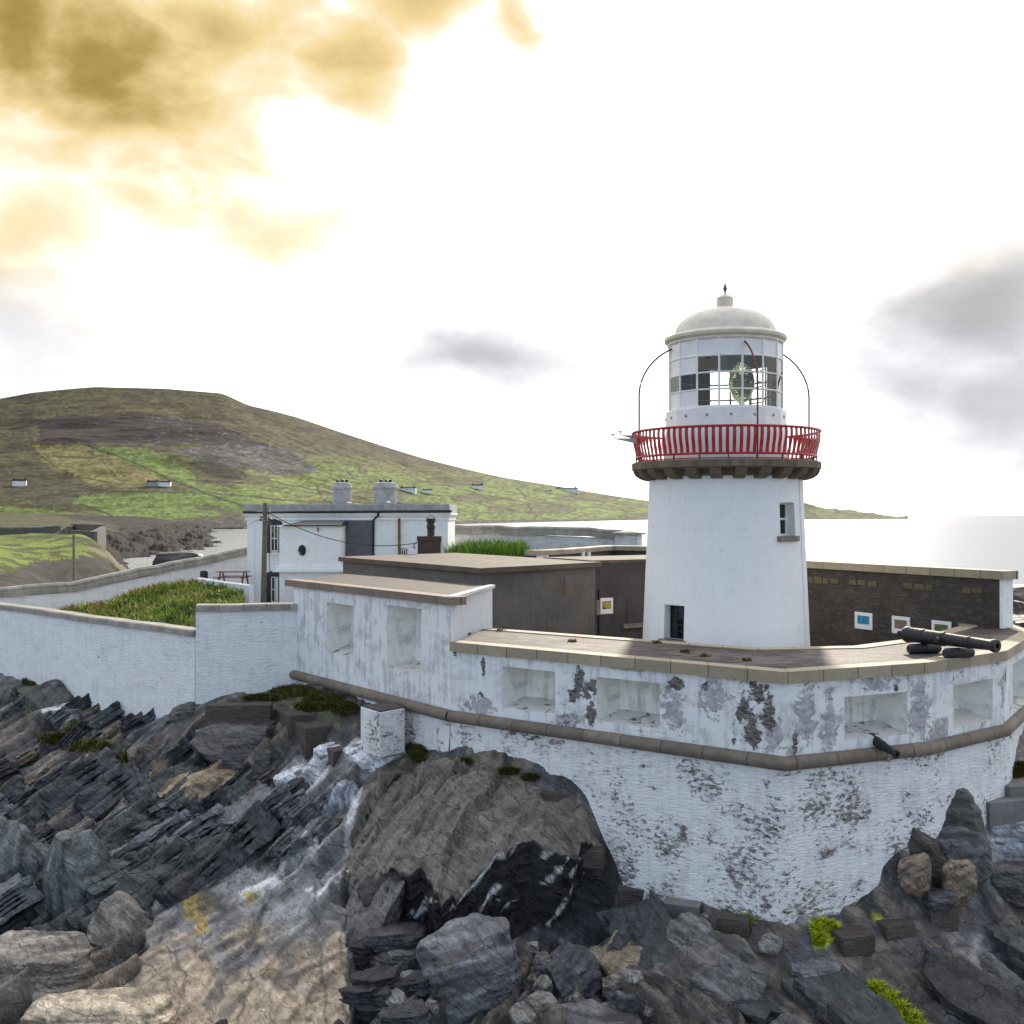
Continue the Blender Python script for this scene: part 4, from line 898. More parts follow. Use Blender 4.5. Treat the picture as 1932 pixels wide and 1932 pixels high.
# lantern glazing : 16 sides, blanked on the landward side
ZL0, ZL1, ZL2 = 15.93, 17.76, 18.40; RL = 2.10
def lv(k, z, r_=RL): t = R(5.5 + 22.5 * k); return Vector((TX + r_ * math.sin(t), TY - r_ * math.cos(t), z))
lan = MB(); panes = MB()
hs = [ZL0 + (ZL1 - ZL0) * k / 3 for k in range(4)]
for k in range(16): lan.tube([lv(k, ZL0), lv(k, ZL2)], .04, 6)
for z in hs:
    for k in range(16): lan.tube([lv(k, z), lv(k + 1, z)], .035, 6)
blank = lambda k: (k % 16) in (8, 9, 10, 11, 12, 13)        # panel k spans edges k..k+1
for k in range(16):
    lan.face([lv(k, ZL1), lv(k + 1, ZL1), lv(k + 1, ZL2), lv(k, ZL2)]); lan.face([lv(k, ZL1, RL - .03), lv(k, ZL2, RL - .03), lv(k + 1, ZL2, RL - .03), lv(k + 1, ZL1, RL - .03)])
    for r_ in range(3):
        if blank(k) and not (r_ == 1 and k in (12, 13)):
            lan.face([lv(k, hs[r_]), lv(k + 1, hs[r_]), lv(k + 1, hs[r_ + 1]), lv(k, hs[r_ + 1])]); lan.face([lv(k, hs[r_], RL - .03), lv(k, hs[r_ + 1], RL - .03), lv(k + 1, hs[r_ + 1], RL - .03), lv(k + 1, hs[r_], RL - .03)], 1)
lano = lan.build('lantern_frame', [M_white_smooth, M_slate], lh)
for k in range(16):
    for r_ in range(3):
        if not (blank(k) and not (r_ == 1 and k in (12, 13))):
            pm = MB(); pm.face([lv(k, hs[r_]), lv(k + 1, hs[r_]), lv(k + 1, hs[r_ + 1]), lv(k, hs[r_ + 1])]); pm.build('pane', M_pane, lano)
lf = MB(); lf.lathe([(2.0, 15.9), (2.0, 15.95)], (TX, TY), 32); lf.lathe([(2.02, 18.38), (2.02, 18.42)], (TX, TY), 32); lf.build('lantern_lining', M_slate, lh)
for dx_, nm_ in ((.75, 0),):
    ls = MB(); cc = (TX + .55, TY - .35)
    pr_ = [(.10, 16.1)]
    for k in range(24):
        z = 16.15 + k * .065; r_ = .50 * math.sin(math.pi * (k + .8) / 25.6) ** .6; pr_ += [(r_, z), (r_ - .05, z + .04)]
    pr_.append((.1, 17.75)); ls.lathe(pr_, cc, 32); lz = ls.build('lens', M_lens, lh, smooth=False)
    pd = MB(); pd.lathe([(.35, 15.95), (.3, 16.08), (.3, 16.1)], cc, 24); pd.build('lens_pedestal', M_finial, lh)
# inner ladder frame seen through the glass
fm = MB()
for a in (40, 70, 100, 130):
    t = R(a); fm.tube([(TX + 1.5 * math.sin(t), TY - 1.5 * math.cos(t), 15.95), (TX + 1.5 * math.sin(t), TY - 1.5 * math.cos(t), 17.7)], .03, 6)
for z in (16.3, 16.9, 17.5):
    fm.tube([(TX + 1.5 * math.sin(R(a)), TY - 1.5 * math.cos(R(a)), z) for a in range(40, 131, 15)], .02, 6)
fm.build('inner_frame', M_finial, lh)
# cornice and dome
mb = MB(); mb.lathe([(2.06, 18.36), (2.15, 18.38), (2.15, 18.46), (2.26, 18.53), (2.28, 18.63), (2.24, 18.68), (1.92, 18.80), (1.6, 18.80)], (TX, TY), 64); mb.build('cornice', M_dome, lh, smooth=True, angle=30)
mb = MB(); n = 14
mb.lathe([(1.90 * math.cos(R(88) * k / n) ** .93 if k < n else .1, 18.77 + 1.05 * math.sin(R(88) * k / n)) for k in range(n + 1)], (TX, TY), 64, caps=False); dome = mb.build('dome', M_dome, lh, smooth=True)
hb = MB()
for k in range(3): hb.box((TX - .55 + .35 * k, TY - 1.55 + .2 * k, 18.98 + .28 * k), (.42, .05, .06), R(15))
hb.build('dome_rung', M_dome, dome)
mb = MB(); mb.lathe([(.33, 19.70), (.33, 19.74), (.30, 19.76), (.32, 19.80), (.32, 20.17), (.33, 20.19), (.29, 20.22), (.09, 20.34), (.04, 20.36)], (TX, TY), 32); ven = mb.build('ventilator', M_dome, lh, smooth=True, angle=30)
mb = MB(); mb.lathe([(.05, 20.33), (.03, 20.42), (.06, 20.46), (.085, 20.55), (.05, 20.66), (.025, 20.72), (.035, 20.75), (.018, 20.78), (.014, 20.96), (.03, 20.98), (.03, 21.01), (.005, 21.03)], (TX, TY), 12); mb.build('finial', M_finial, lh, smooth=True)
# bird-spike brackets on the left of the gallery rail
for (bx, by_, bz, L_) in ((-3.42, -.6, 14.86, .85), (-3.1, .8, 15.08, .75)):
    mb = MB(); x, y = TX + bx, TY + by_
    mb.prism([(x, y - .03), (x, y + .03), (x - L_, y + .02), (x - L_, y - .02)], [bz - .2, bz - .2, bz - .02, bz - .02], [bz, bz, bz, bz]); mb.lathe([(.02, bz), (.02, bz + .1), (.09, bz + .12), (.09, bz + .15), (.02, bz + .16)], (x - L_ - .02, y), 12)
    mb.build('bracket', M_concrete, lh)
mb = MB(); t = ang_at(1513, 10); mb.tube([tp_(t + .02, z, float(rad(z)) + .03) for z in (6.5, 9, 13.3)], .02, 6); mb.build('cable', M_white_smooth, lh)
# ================================================================== ENCLOSURE WALLS (left)
def wall_run(name, label, pts, thick, mats, zb, cat='wall', cop=(.10, .26), path_side=1, group=None):
    """pts (x, y, ztop) left to right as seen; wall with a coping"""
    t = thing(name, label, cat, (pts[0][0], pts[0][1], zb), group)
    xy = [(p[0], p[1]) for p in pts]; f0 = offset(xy, 0); bk = offset(xy, -thick); mb = MB(); ch = cop[1]
    acc = [0]
    for j in range(len(xy) - 1): acc.append(acc[-1] + math.dist(xy[j], xy[j + 1]))
    for j in range(len(xy) - 1):
        z0, z1 = pts[j][2] - ch, pts[j + 1][2] - ch
        n = max(1, int((acc[j + 1] - acc[j]) / 2.0))
        mb.face([(*f0[j], zb), (*f0[j + 1], zb), (*f0[j + 1], z1), (*f0[j], z0)], 0, [(acc[j], zb), (acc[j + 1], zb), (acc[j + 1], z1), (acc[j], z0)])
        mb.face([(*bk[j + 1], zb), (*bk[j], zb), (*bk[j], z0), (*bk[j + 1], z1)], 0, [(acc[j], zb), (acc[j + 1], zb), (acc[j + 1], z1), (acc[j], z0)])
    for j in (0, len(xy) - 1): mb.face([(*f0[j], zb), (*f0[j], pts[j][2] - ch), (*bk[j], pts[j][2] - ch), (*bk[j], zb)])
    mb.build('masonry', mats[0], t)
    a = offset(xy, cop[0]); b = offset(xy, -thick - cop[0]); mb = MB()
    if len(cop) > 2:   # rounded rubble capping in two courses
        prof = [(cop[0], -ch), (cop[0], -ch * .55), (cop[0] - .14, -ch * .52), (cop[0] - .12, -.12), (cop[0] - .25, 0), (-thick - cop[0] + .25, 0), (-thick - cop[0] + .1, -.14), (-thick - cop[0], -ch)]
    else: prof = [(cop[0], -ch), (cop[0], -.05), (cop[0] - .05, 0), (-thick - cop[0] + .05, 0), (-thick - cop[0], -.05), (-thick - cop[0], -ch)]
    lines = [offset(xy, o_) for o_, _ in prof]
    for j in range(len(xy) - 1):
        L = acc[j + 1] - acc[j]; n = max(1, int(L / 1.1)); rs = np.random.default_rng(j + len(name))
        wob = rs.normal(0, .018 if len(cop) < 3 else .045, (n + 1,))
        for k in range(n):
            for i in range(len(prof)):
                i2 = (i + 1) % len(prof)
                def q(ii, kk):
                    f = kk / n; x = lines[ii][j][0] + (lines[ii][j + 1][0] - lines[ii][j][0]) * f; y = lines[ii][j][1] + (lines[ii][j + 1][1] - lines[ii][j][1]) * f
                    z = pts[j][2] + (pts[j + 1][2] - pts[j][2]) * f + prof[ii][1] + (wob[kk] if 0 < kk < n else 0); return (x, y, z)
                u0 = acc[j] + L * k / n; u1 = acc[j] + L * (k + 1) / n
                mb.face([q(i, k), q(i, k + 1), q(i2, k + 1), q(i2, k)], 0, [(u0, i * .2), (u1, i * .2), (u1, i * .2 + .2), (u0, i * .2 + .2)])
    for j in (0, len(xy) - 1): mb.face([(*lines[i][j], pts[j][2] + prof[i][1]) for i in range(len(prof))])
    mb.build('coping', mats[1], t); return t
W1 = [(-12.35, 41.4, 8.50), (-8.45, 42.0, 8.50)]
wall_run('limewashed_wall', 'short whitewashed rubble wall joining the bastion, with a flat grey coping', W1, .5, (M_rubble_white, M_coping_old), 2.0)
W2 = [(-29.5, 56.8, 7.5), (-25.9, 53.6, 7.5), (-12.42, 41.45, 7.50)]
wall_run('limewashed_wall', 'long whitewashed rubble wall standing on the dark rocks at the far left', W2, .5, (M_rubble_white, M_coping_old), 1.5)
p0 = P(-120, 1116, 57); p1 = P(140, 1099, 62); p2 = P(462, 1033, 73); p3 = P(640, 1010, 79)
wall_run('limewashed_wall', 'white boundary wall with rough stone capping rising behind the grass towards the house', [(*p0[:2], p0.z), (*p1[:2], p1.z), (*p2[:2], p2.z), (*p3[:2], p3.z)], .6, (M_rubble_white, M_coping_old), 4.5, cop=(.12, .55, 1))
p0 = P(800, 990, 77); p1 = P(1000, 993, 75); p2 = P(1168, 999, 72)
wall_run('limewashed_wall', 'distant white boundary wall behind the reedy green clump', [(*p0[:2], p0.z), (*p1[:2], p1.z), (*p2[:2], p2.z)], .7, (M_far_white, M_coping_old), 6.0, cop=(.14, .62, 1))
t = thing('gate_pier', 'square white pier with a capstone at the end of the distant boundary wall', 'pier', (*P(1190, 1040, 71)[:2], 6.0))
mb = MB(); c = P(1186, 1010, 71.2); mb.box((c.x, c.y, 6.0), (1.55, 1.3, zat(1009, 71) - 6.0), R(-20)); mb.build('shaft', M_far_white, t)
mb = MB(); mb.box((c.x, c.y, zat(1009, 71)), (1.95, 1.7, .16), R(-20)); mb.box((c.x, c.y, zat(1009, 71) + .16), (1.8, 1.5, .12), R(-20), taper=.4); mb.build('capstone', M_coping_old, t, bevel=.02)
# low white wall in front of the picnic table
q0 = P(372, 1090, 61.5); q1 = P(470, 1104, 58.5)
wall_run('low_wall', 'low smooth white wall in front of the picnic table', [(*q0[:2], q0.z), (*q1[:2], q1.z)], .3, (M_house, M_white_smooth), 4.5, cop=(.02, .06))

# ================================================================== HOUSE
HY = 65.0
hx = lambda px, Y=HY: (px - CX) / FPX * Y
hz = lambda py, Y=HY: CH - (py - CY) / FPX * Y
house = thing('keepers_house', 'white two storey house with a grey flat roofline and dark framed windows', 'house', (hx(655), HY, 6.0))
def bxx(mb, x0, x1, y0, y1, z0, z1, m=0): mb.hexa([(x0, y0, z0), (x1, y0, z0), (x1, y1, z0), (x0, y1, z0), (x0, y0, z1), (x1, y0, z1), (x1, y1, z1), (x0, y1, z1)], m)
mb = MB(); bxx(mb, hx(466), hx(845), HY, HY + 8, 5.5, hz(968)); mb.build('wall', M_house, house)
mb = MB()
for i_, (a, b_, c) in enumerate(((458, 851, 968), (461, 849, 971), (463, 847, 976.5))): bxx(mb, hx(a) , hx(b_), HY - .22 + i_ * .07, HY + 8.2 - i_ * .07, hz(c) - (.10 if i_ < 2 else .16), hz(c) - .002 if i_ else hz(c))
mb.build('cornice', M_house, house)
mb = MB(); bxx(mb, hx(463), hx(849), HY - .25, HY + 8.2, hz(968) + .003, hz(951.5)); roof = mb.build('roof', M_concrete, house, bevel=.02)
mb = MB(); mb.tube([(hx(460), HY - .3, hz(966.5)), (hx(853), HY - .3, hz(964.5))], .075, 8); mb.tube([(hx(715), HY - .3, hz(966)), (hx(714), HY - .2, hz(973)), (hx(705), HY - .1, hz(981)), (hx(704), HY - .1, 6)], .07, 8); mb.build('gutter', M_black, house, smooth=True)
mb = MB(); mb.tube([(hx(753.5), HY - .1, hz(978)), (hx(754), HY - .1, 6.0)], .075, 8); mb.lathe([(.1, hz(986)), (.1, hz(985))], (hx(753.5), HY - .1), 10); mb.lathe([(.1, hz(1017)), (.1, hz(1016))], (hx(753.5), HY - .1), 10); mb.build('soil_pipe', M_pipe_br, house, smooth=True)
mb = MB(); bxx(mb, hx(644), hx(702), HY - .06, HY - .003, 6.5, hz(978)); 
for k in range(9): z = hz(1045) + k * .21; bxx(mb, hx(690), hx(701), HY - .075, HY - .063, z, z + .02)
mb.build('grey_panel', M_grey, house)
# quoin pilaster strips
mb = MB(); bxx(mb, hx(466.5), hx(480), HY - .05, HY - .003, 5.6, hz(977.5)); mb.build('pilaster', M_house, house); mb = MB(); bxx(mb, hx(833), hx(844.5), HY - .05, HY - .003, 5.6, hz(977.5)); mb.build('pilaster', M_house, house)
for (px, w_) in ((645, 38), (727, 47)):
    x = hx(px, 68); wv = w_ / FPX * 68 / 2; mb = MB(); zt = hz(905, 68); z0 = hz(950)
    mb.lathe([(wv * .92, z0), (wv * .92, hz(926, 68)), (wv * .9, hz(924, 68)), (wv * 1.04, hz(922, 68)), (wv * 1.06, hz(919, 68)), (wv * .98, hz(918, 68)), (wv * .86, hz(912, 68)), (wv * .6, hz(910, 68))], (x, 68), 32, sy=.75)
    ch_ = mb.build('chimney', M_concrete, roof, smooth=True, angle=35)
    pm = MB()
    for dx in (-.28, .05, .3): pm.lathe([(.09, hz(911, 68)), (.09, hz(905.5, 68)), (.07, hz(905, 68))], (x + dx, 68), 10)
    pm.tube([(x - .12, 68, hz(911, 68)), (x - .12, 68, hz(901, 68))], .02, 5); pm.tube([(x + .4, 68, hz(911, 68)), (x + .4, 68, hz(902, 68))], .02, 5); pm.build('flue_pot', M_black, roof, smooth=False)
mb = MB(); mb.lathe([(.07, hz(951)), (.07, hz(949)), (.2, hz(948.5)), (.1, hz(947)), (.02, hz(946.5))], (hx(658, 66), 66), 12); mb.build('roof_vent', M_white_smooth, roof, smooth=True)
mb = MB(); mb.lathe([(.07, hz(951)), (.07, hz(948)), (.2, hz(947.5)), (.1, hz(946)), (.02, hz(945.5))], (hx(732, 66), 66), 12); mb.build('roof_vent', M_white_smooth, roof, smooth=True)
def sash(cx0, cx1, top, bot, parent, Y=HY, hood=True, curtain=False):
    x0, x1 = hx(cx0, Y), hx(cx1, Y); z0, z1 = hz(bot, Y), hz(top, Y); wd = x1 - x0
    mb = MB(); sw = .30
    bxx(mb, x0 - sw * 1.0, x0, Y - .10, Y - .003, z0 - .1, z1); bxx(mb, x1, x1 + sw * .5, Y - .10, Y - .003, z0 - .1, z1)
    mb.prism([(0, 0), (1, 0), (1, 1), (0, 1)], 0, 0) if False else None
    xm = (x0 + x1) / 2; a, b_ = x0 - sw * 1.15, x1 + sw * .75
    for (u0, u1, ya) in ((a, b_, Y - .13),):
        f = [(u0, ya, z1 + .003), (u1, ya, z1 + .003), (u1, ya, z1 + .22), (xm, ya, z1 + .42), (u0, ya, z1 + .22)]; bk = [(p[0], Y - .003, p[2]) for p in f]
        n5 = 5; mb.mesh(f + bk, [tuple(range(5)), tuple(reversed(range(5, 10)))] + [(i, 5 + i, 5 + (i + 1) % 5, (i + 1) % 5) for i in range(5)])
    w_ = mb.build('window_surround', M_black, parent)
    g = MB(); bxx(g, x0, x1, Y - .05, Y - .004, z0, z1); g.build('pane', M_glass, w_)
    f = MB(); fw = .055
    for u in (x0, x1 - fw): bxx(f, u, u + fw, Y - .09, Y - .052, z0, z1)
    for h in (z0, (z0 + z1) / 2 - fw / 2, z1 - fw): bxx(f, x0 + fw + .001, x1 - fw - .001, Y - .085, Y - .052, h, h + fw)
    bxx(f, xm - .02, xm + .02, Y - .08, Y - .052, z0 + fw, z1 - fw); f.build('frame', M_white_smooth, w_)
    if curtain:
        c_ = MB(); bxx(c_, xm + .04, x1 - fw, Y - .056, Y - .051, z0 + .1, z1 - .1); c_.build('curtain', M_mat, w_)
    s_ = MB(); bxx(s_, x0 - .32, x1 + .2, Y - .16, Y - .003, z0 - .2, z0 - .102); s_.build('sill', M_white_smooth, w_)
sash(511, 525.5, 991.5, 1040, house); sash(512, 525.5, 1088, 1136, house, curtain=True)
# stair annex with dark roof and oval light
AY = 62.6; ax = lambda px: hx(px, AY); az_ = lambda py: hz(py, AY)
mb = MB(); bxx(mb, ax(527), ax(640), AY, HY - .11, 5.5, az_(994)); mb.build('stair_annex', M_house, house)
mb = MB(); bxx(mb, ax(524), ax(644), AY - .12, HY - .12, az_(994) + .003, az_(991)); bxx(mb, ax(519), ax(645), AY - .18, HY - .12, az_(1074), az_(1068)); bxx(mb, ax(516), ax(649), AY - .3, HY - .12, az_(1079), az_(1074) - .003); mb.build('annex_moulding', M_house, house)
mb = MB(); z0, z1 = az_(990.6), az_(982); mb.hexa([(ax(538), AY - .22, z0), (ax(645), AY - .22, z0), (ax(645), HY - .13, z0), (ax(538), HY - .13, z0), (ax(567), AY + 1.2, z1), (ax(643), AY + 1.2, z1), (ax(643), HY - .13, z1), (ax(567), HY - .13, z1)])
bxx(mb, ax(536), ax(646), AY - .25, HY - .14, z0 - .06, z0 - .002); mb.build('annex_roof', M_black, house)
mb = MB(); n = 28; xo, zo = ax(570.2), az_(1038.5); pr_ = [(xo + .235 * math.cos(2 * math.pi * k / n), zo + .33 * math.sin(2 * math.pi * k / n)) for k in range(n)]
mb.mesh([(x, AY - .02, z) for x, z in pr_] + [(x, AY + .05, z) for x, z in pr_], [tuple(range(n))] + [(i, (i + 1) % n, n + (i + 1) % n, n + i) for i in range(n)]); mb.build('oval_window', M_glass, house)
mb = MB(); pr2 = [(xo + .30 * math.cos(2 * math.pi * k / n), zo + .40 * math.sin(2 * math.pi * k / n)) for k in range(n)]
mb.mesh([(x, AY - .035, z) for x, z in pr_] + [(x, AY - .035, z) for x, z in pr2] + [(x, AY, z) for x, z in pr2], [(i, (i + 1) % n, n + (i + 1) % n, n + i) for i in range(n)] + [(n + i, n + (i + 1) % n, 2 * n + (i + 1) % n, 2 * n + i) for i in range(n)]); mb.build('oval_trim', M_white_smooth, house)
mb = MB(); mb.tube([(ax(600), AY - .05, az_(995)), (ax(600.5), AY - .05, az_(1003))], .05, 6); mb.build('spout', M_pipe_br, house)
mb = MB(); bxx(mb, ax(560), ax(566), AY - .32, AY - .31, 6, az_(1112)); bxx(mb, ax(557), ax(568), AY - .34, AY - .005, az_(1112), az_(1108)); mb.build('porch_post', M_black, house)
mb = MB(); x0, x1 = hx(757), hx(766.5); z0 = hz(1050); z1 = hz(1035); bxx(mb, x0 - .05, x1 + .05, HY - .06, HY - .003, z0, z1); w3 = mb.build('window_surround', M_black, house)
mb = MB(); bxx(mb, x0, x0 + .05, HY - .09, HY - .063, z0, z1 - .05); bxx(mb, x1 - .05, x1, HY - .09, HY - .063, z0, z1 - .05); bxx(mb, (x0 + x1) / 2 - .02, (x0 + x1) / 2 + .02, HY - .09, HY - .063, z0, z1 - .05); bxx(mb, x0 + .052, x1 - .052, HY - .088, HY - .063, z1 - .1, z1 - .05); mb.build('frame', M_white_smooth, w3)
# ================================================================== flat roofed store
stn = (-1.20, 40.15); str_ = (3.75, 45.4); stl = (-8.3, 51.0); stb = (-3.0, 56.4)
store = thing('flat_roofed_store', 'dark rendered store with a thin concrete slab roof beside the lighthouse', 'store building', (*stn, ZY))
ZS0 = 9.78
mb = MB(); poly = [stn, str_, stb, stl]
cen = (sum(p[0] for p in poly) / 4, sum(p[1] for p in poly) / 4)
def grow(poly, k): return [(p[0] + (p[0] - cen[0]) * k, p[1] + (p[1] - cen[1]) * k) for p in poly]
mb.prism(grow(poly, -.03), 5.5, ZS0); mb.build('wall', M_darkrender, store)
mb = MB(); mb.prism(grow(poly, .012), ZS0 + .003, ZS0 + .22); rf = mb.build('roof', M_slabroof, store, bevel=.02)
def on_wall(px, py, p0, p1, out=.02):
    """point of a pixel on the vertical plane through p0-p1"""
    u, z = seg_uz(px, py, 0, [p0, p1]); L = math.dist(p0, p1); t = u / L; n = ((p1[1] - p0[1]) / L, -(p1[0] - p0[0]) / L)
    return Vector((p0[0] + (p1[0] - p0[0]) * t + n[0] * out, p0[1] + (p1[1] - p0[1]) * t + n[1] * out, z))
w0, w1 = grow([stn, str_], -.03)
w0, w1 = grow(poly, -.03)[0], grow(poly, -.03)[1]
def plate(mb, l, r_, tp, bt, p0, p1, o0, o1, m=0):
    a = [on_wall(l, bt, p0, p1, o1), on_wall(r_, bt, p0, p1, o1), on_wall(r_, tp, p0, p1, o1), on_wall(l, tp, p0, p1, o1)]
    # keep edges horizontal
    zt = (a[2].z + a[3].z) / 2; zb = (a[0].z + a[1].z) / 2
    b = [on_wall(l, bt, p0, p1, o0), on_wall(r_, bt, p0, p1, o0)]
    mb.hexa([(a[0].x, a[0].y, zb), (a[1].x, a[1].y, zb), (b[1].x, b[1].y, zb), (b[0].x, b[0].y, zb), (a[0].x, a[0].y, zt), (a[1].x, a[1].y, zt), (b[1].x, b[1].y, zt), (b[0].x, b[0].y, zt)], m)
mb = MB(); plate(mb, 1065, 1078, 1085, 1100, w0, w1, .003, .03); mb.build('blocked_vent', M_grey, store)
mb = MB(); plate(mb, 1124, 1131, 1132, 1160, w0, w1, .003, .05); mb.build('patch', M_sill, store)
m, N = newmat('rust_stain'); uv = uvn(N); finish(N, N.mix(N.noise(pos(N), 8, 5), (.20, .07, .025), (.10, .06, .045)), .9)
mb = MB(); plate(mb, 1061, 1068, 1099, 1124, w0, w1, .003, .008); mb.build('rust_streak', m, store)
mb = MB(); a, b_ = on_wall(660, 1094, stl, stn, .0), on_wall(790, 1098, stl, stn, .0)
mb.tube([on_wall(672, 1080, stl, stn, -.15), on_wall(700, 1081, stl, stn, -.15), on_wall(712, 1076, stl, stn, -.15), on_wall(760, 1083, stl, stn, -.15), on_wall(778, 1087, stl, stn, -.15), on_wall(778, 1094, stl, stn, -.15)], .035, 5); mb.build('cable', M_concrete, store)
# brick chimney stack behind the store roof
st = thing('brick_chimney', 'dark brown chimney stack with a cowl behind the flat roof', 'chimney', (*P(811, 1040, 57.5)[:2], 6))
cy_ = 57.5; cz = lambda py: zat(py, cy_); cx_ = P(811, 1000, cy_).x; wv = 43 / FPX * cy_
m, N = newmat('brown_brick'); g = N.noise(pos(N), 5, 6, .6); br_ = N.n('ShaderNodeTexBrick', Vector=uvn(N), Scale=1.0, Brick_Width=.23, Row_Height=.075, Mortar_Size=.008, Color1=(.075, .045, .04), Color2=(.10, .06, .05), Mortar=(.03, .025, .025)); finish(N, br_.outputs[0], .85, br_.outputs[1], .3, .01)
mb = MB(); mb.box((cx_, cy_, 6), (wv, wv * .8, cz(1020) - 6)); mb.box((cx_, cy_, cz(1020) + .003), (wv * 1.06, wv * .86, .25)); mb.build('stack', m, st)
mb = MB(); mb.lathe([(.2, cz(1013)), (.2, cz(998)), (.24, cz(997)), (.24, cz(990)), (.21, cz(989)), (.21, cz(985)), (.25, cz(984)), (.25, cz(978))], (cx_ + .06, cy_), 16); mb.build('flue_pot', M_black, st, smooth=True, angle=30)
mb = MB(); mb.tube([(cx_ + .06 + .26 * math.cos(R(a)), cy_, cz(984) + .34 * math.sin(R(a))) for a in range(0, 181, 20)], .03, 5); mb.build('cowl', M_concrete, st)
mb = MB(); mb.tube([(cx_ - wv / 2 - .05, cy_ - .6, cz(1022)), (cx_ - wv / 2 - .2, cy_ - .6, cz(1028)), (cx_ - wv / 2 - .1, cy_ - .6, cz(1035)), (cx_ - wv / 2 - .25, cy_ - .6, cz(1031))], .03, 5); mb.build('cable_bracket', M_black, st)
# dark rendered yard wall with a picture, between store and tower
d0 = (3.4, 45.8); d1 = (9.5, 49.2)
yw = thing('dark_yard_wall', 'dark purplish rendered wall with a blocked window between store and lighthouse', 'wall', (*d0, ZY))
mb = MB(); zt = zat(1062, 46.5); L = math.dist(d0, d1); n_ = (-(d1[1] - d0[1]) / L, (d1[0] - d0[0]) / L)
d0b = (d0[0] + n_[0] * 4, d0[1] + n_[1] * 4); d1b = (d1[0] + n_[0] * 4, d1[1] + n_[1] * 4)
mb.prism([d0, d1, d1b, d0b], 5.6, zt); mb.build('wall', M_purple, yw)
mb = MB(); g_ = .08; mb.prism([(d0[0] + n_[0] * -g_, d0[1] - n_[1] * g_), (d1[0] - n_[0] * g_, d1[1] - n_[1] * g_), d1b, d0b], zt + .003, zt + .14); mb.build('roof', M_slabroof, yw)
mb = MB(); plate(mb, 1173, 1215, 1176, 1184, d0, d1, .003, .16); mb.build('sill', M_sill, yw)
mb = MB(); plate(mb, 1183, 1208, 1128, 1176, d0, d1, .003, .03); mb.build('blocked_window', M_purple, yw)
mb = MB(); plate(mb, 1128, 1131, 1112, 1200, d0, d1, .02, .08); mb.build('drain_pipe', M_black, yw)
# walled yard further back
z_ = 10.15
k0 = P(1005, 1037, 0); kk = lambda px, py: PZ(px, py, z_)
a_ = kk(1006, 1038); b_ = kk(1060, 1036); c_ = kk(1155, 1029.5); e_ = kk(1235, 1031)
t = wall_run('dark_yard_wall', 'low dark wall with a pale stone coping far behind the store', [(a_.x, a_.y, z_), (b_.x, b_.y, z_), (c_.x, c_.y, z_), (e_.x, e_.y, z_)], .5, (M_purple, M_coping), 5.6, cop=(.12, .28))
mb = MB(); q = on_wall(1012, 1044, (a_.x, a_.y), (b_.x, b_.y), .0)
plate(mb, 1011, 1034, 1042, 1060, (a_.x, a_.y), (b_.x, b_.y), .003, .06); mb.build('white_panel', M_house, t)
mb = MB(); plate(mb, 1095, 1099, 1042, 1056, (b_.x, b_.y), (c_.x, c_.y), .003, .15); plate(mb, 1106, 1110, 1042, 1056, (b_.x, b_.y), (c_.x, c_.y), .003, .15); mb.build('door_jamb', M_mat, t)

# ================================================================== dark rubble wall on the right, with pictures
r1 = (17.25, 37.5); r0 = (12.55, 46.1); r00 = (9.0, 52.6)
ZR = 10.03
rw = thing('rubble_yard_wall', 'dark coursed rubble wall with pale coping to the right of the lighthouse', 'wall', (*r0, ZY))
pth = [r00, r0, r1]
mb = MB(); strip(mb, pth, [(5.7, 0), (ZR - .3, 0)]); bk = offset(pth, -.55); mb.face([(*bk[2], 5.7), (*bk[0], 5.7), (*bk[0], ZR - .3), (*bk[2], ZR - .3)]); mb.build('masonry', M_rubble_dark, rw)
coping([(r00[0], r00[1]), r0, (r1[0] + .12, r1[1] - .22)], .10, -.68, ZR - .3, ZR, M_coping, rw)
mb = MB(); L = math.dist(r0, r1); d = ((r1[0] - r0[0]) / L, (r1[1] - r0[1]) / L); ni = (-d[1], d[0])
mb.prism([(r1[0] - d[0] * .02, r1[1] - d[1] * .02), (r1[0] + d[0] * .12, r1[1] + d[1] * .12), (r1[0] + d[0] * .12 + ni[0] * .56, r1[1] + d[1] * .12 + ni[1] * .56), (r1[0] - d[0] * .02 + ni[0] * .56, r1[1] - d[1] * .02 + ni[1] * .56)], 7.6, ZR - .303); mb.build('wall_end', M_house, rw)
# course of yellowish stones below the coping
m, N = newmat('yellow_stone'); g = N.noise(pos(N), 4, 7, .6); finish(N, N.mix(N.step(g, .3, .7), (.085, .066, .036), (.15, .118, .062)), .85, g, .4, .02); M_ystone = m
mb = MB(); u = 1524.0; rs = random.Random(3)
while u < 1836:
    w_ = rs.uniform(9, 22); g0 = 1087 + (u - 1524) * .066
    if rs.random() < .78: plate(mb, u, u + w_ - 2, g0 + rs.uniform(0, 3), g0 + rs.uniform(11, 14), r0, r1, .003, .035)
    u += w_
mb.build('stone_course', M_ystone, rw, bevel=.02)
def painting_mat(name, cols, seed):
    m, N = newmat(name); uv = uvn(N); g = N.noise(N.mapv(uv, (4, 9, 1), loc=(seed, seed, 0)), 1.0, 6, .6, .6)
    finish(N, N.ramp(g, [(.25 + .5 * i / (len(cols) - 1), c) for i, c in enumerate(cols)]), .35); return m
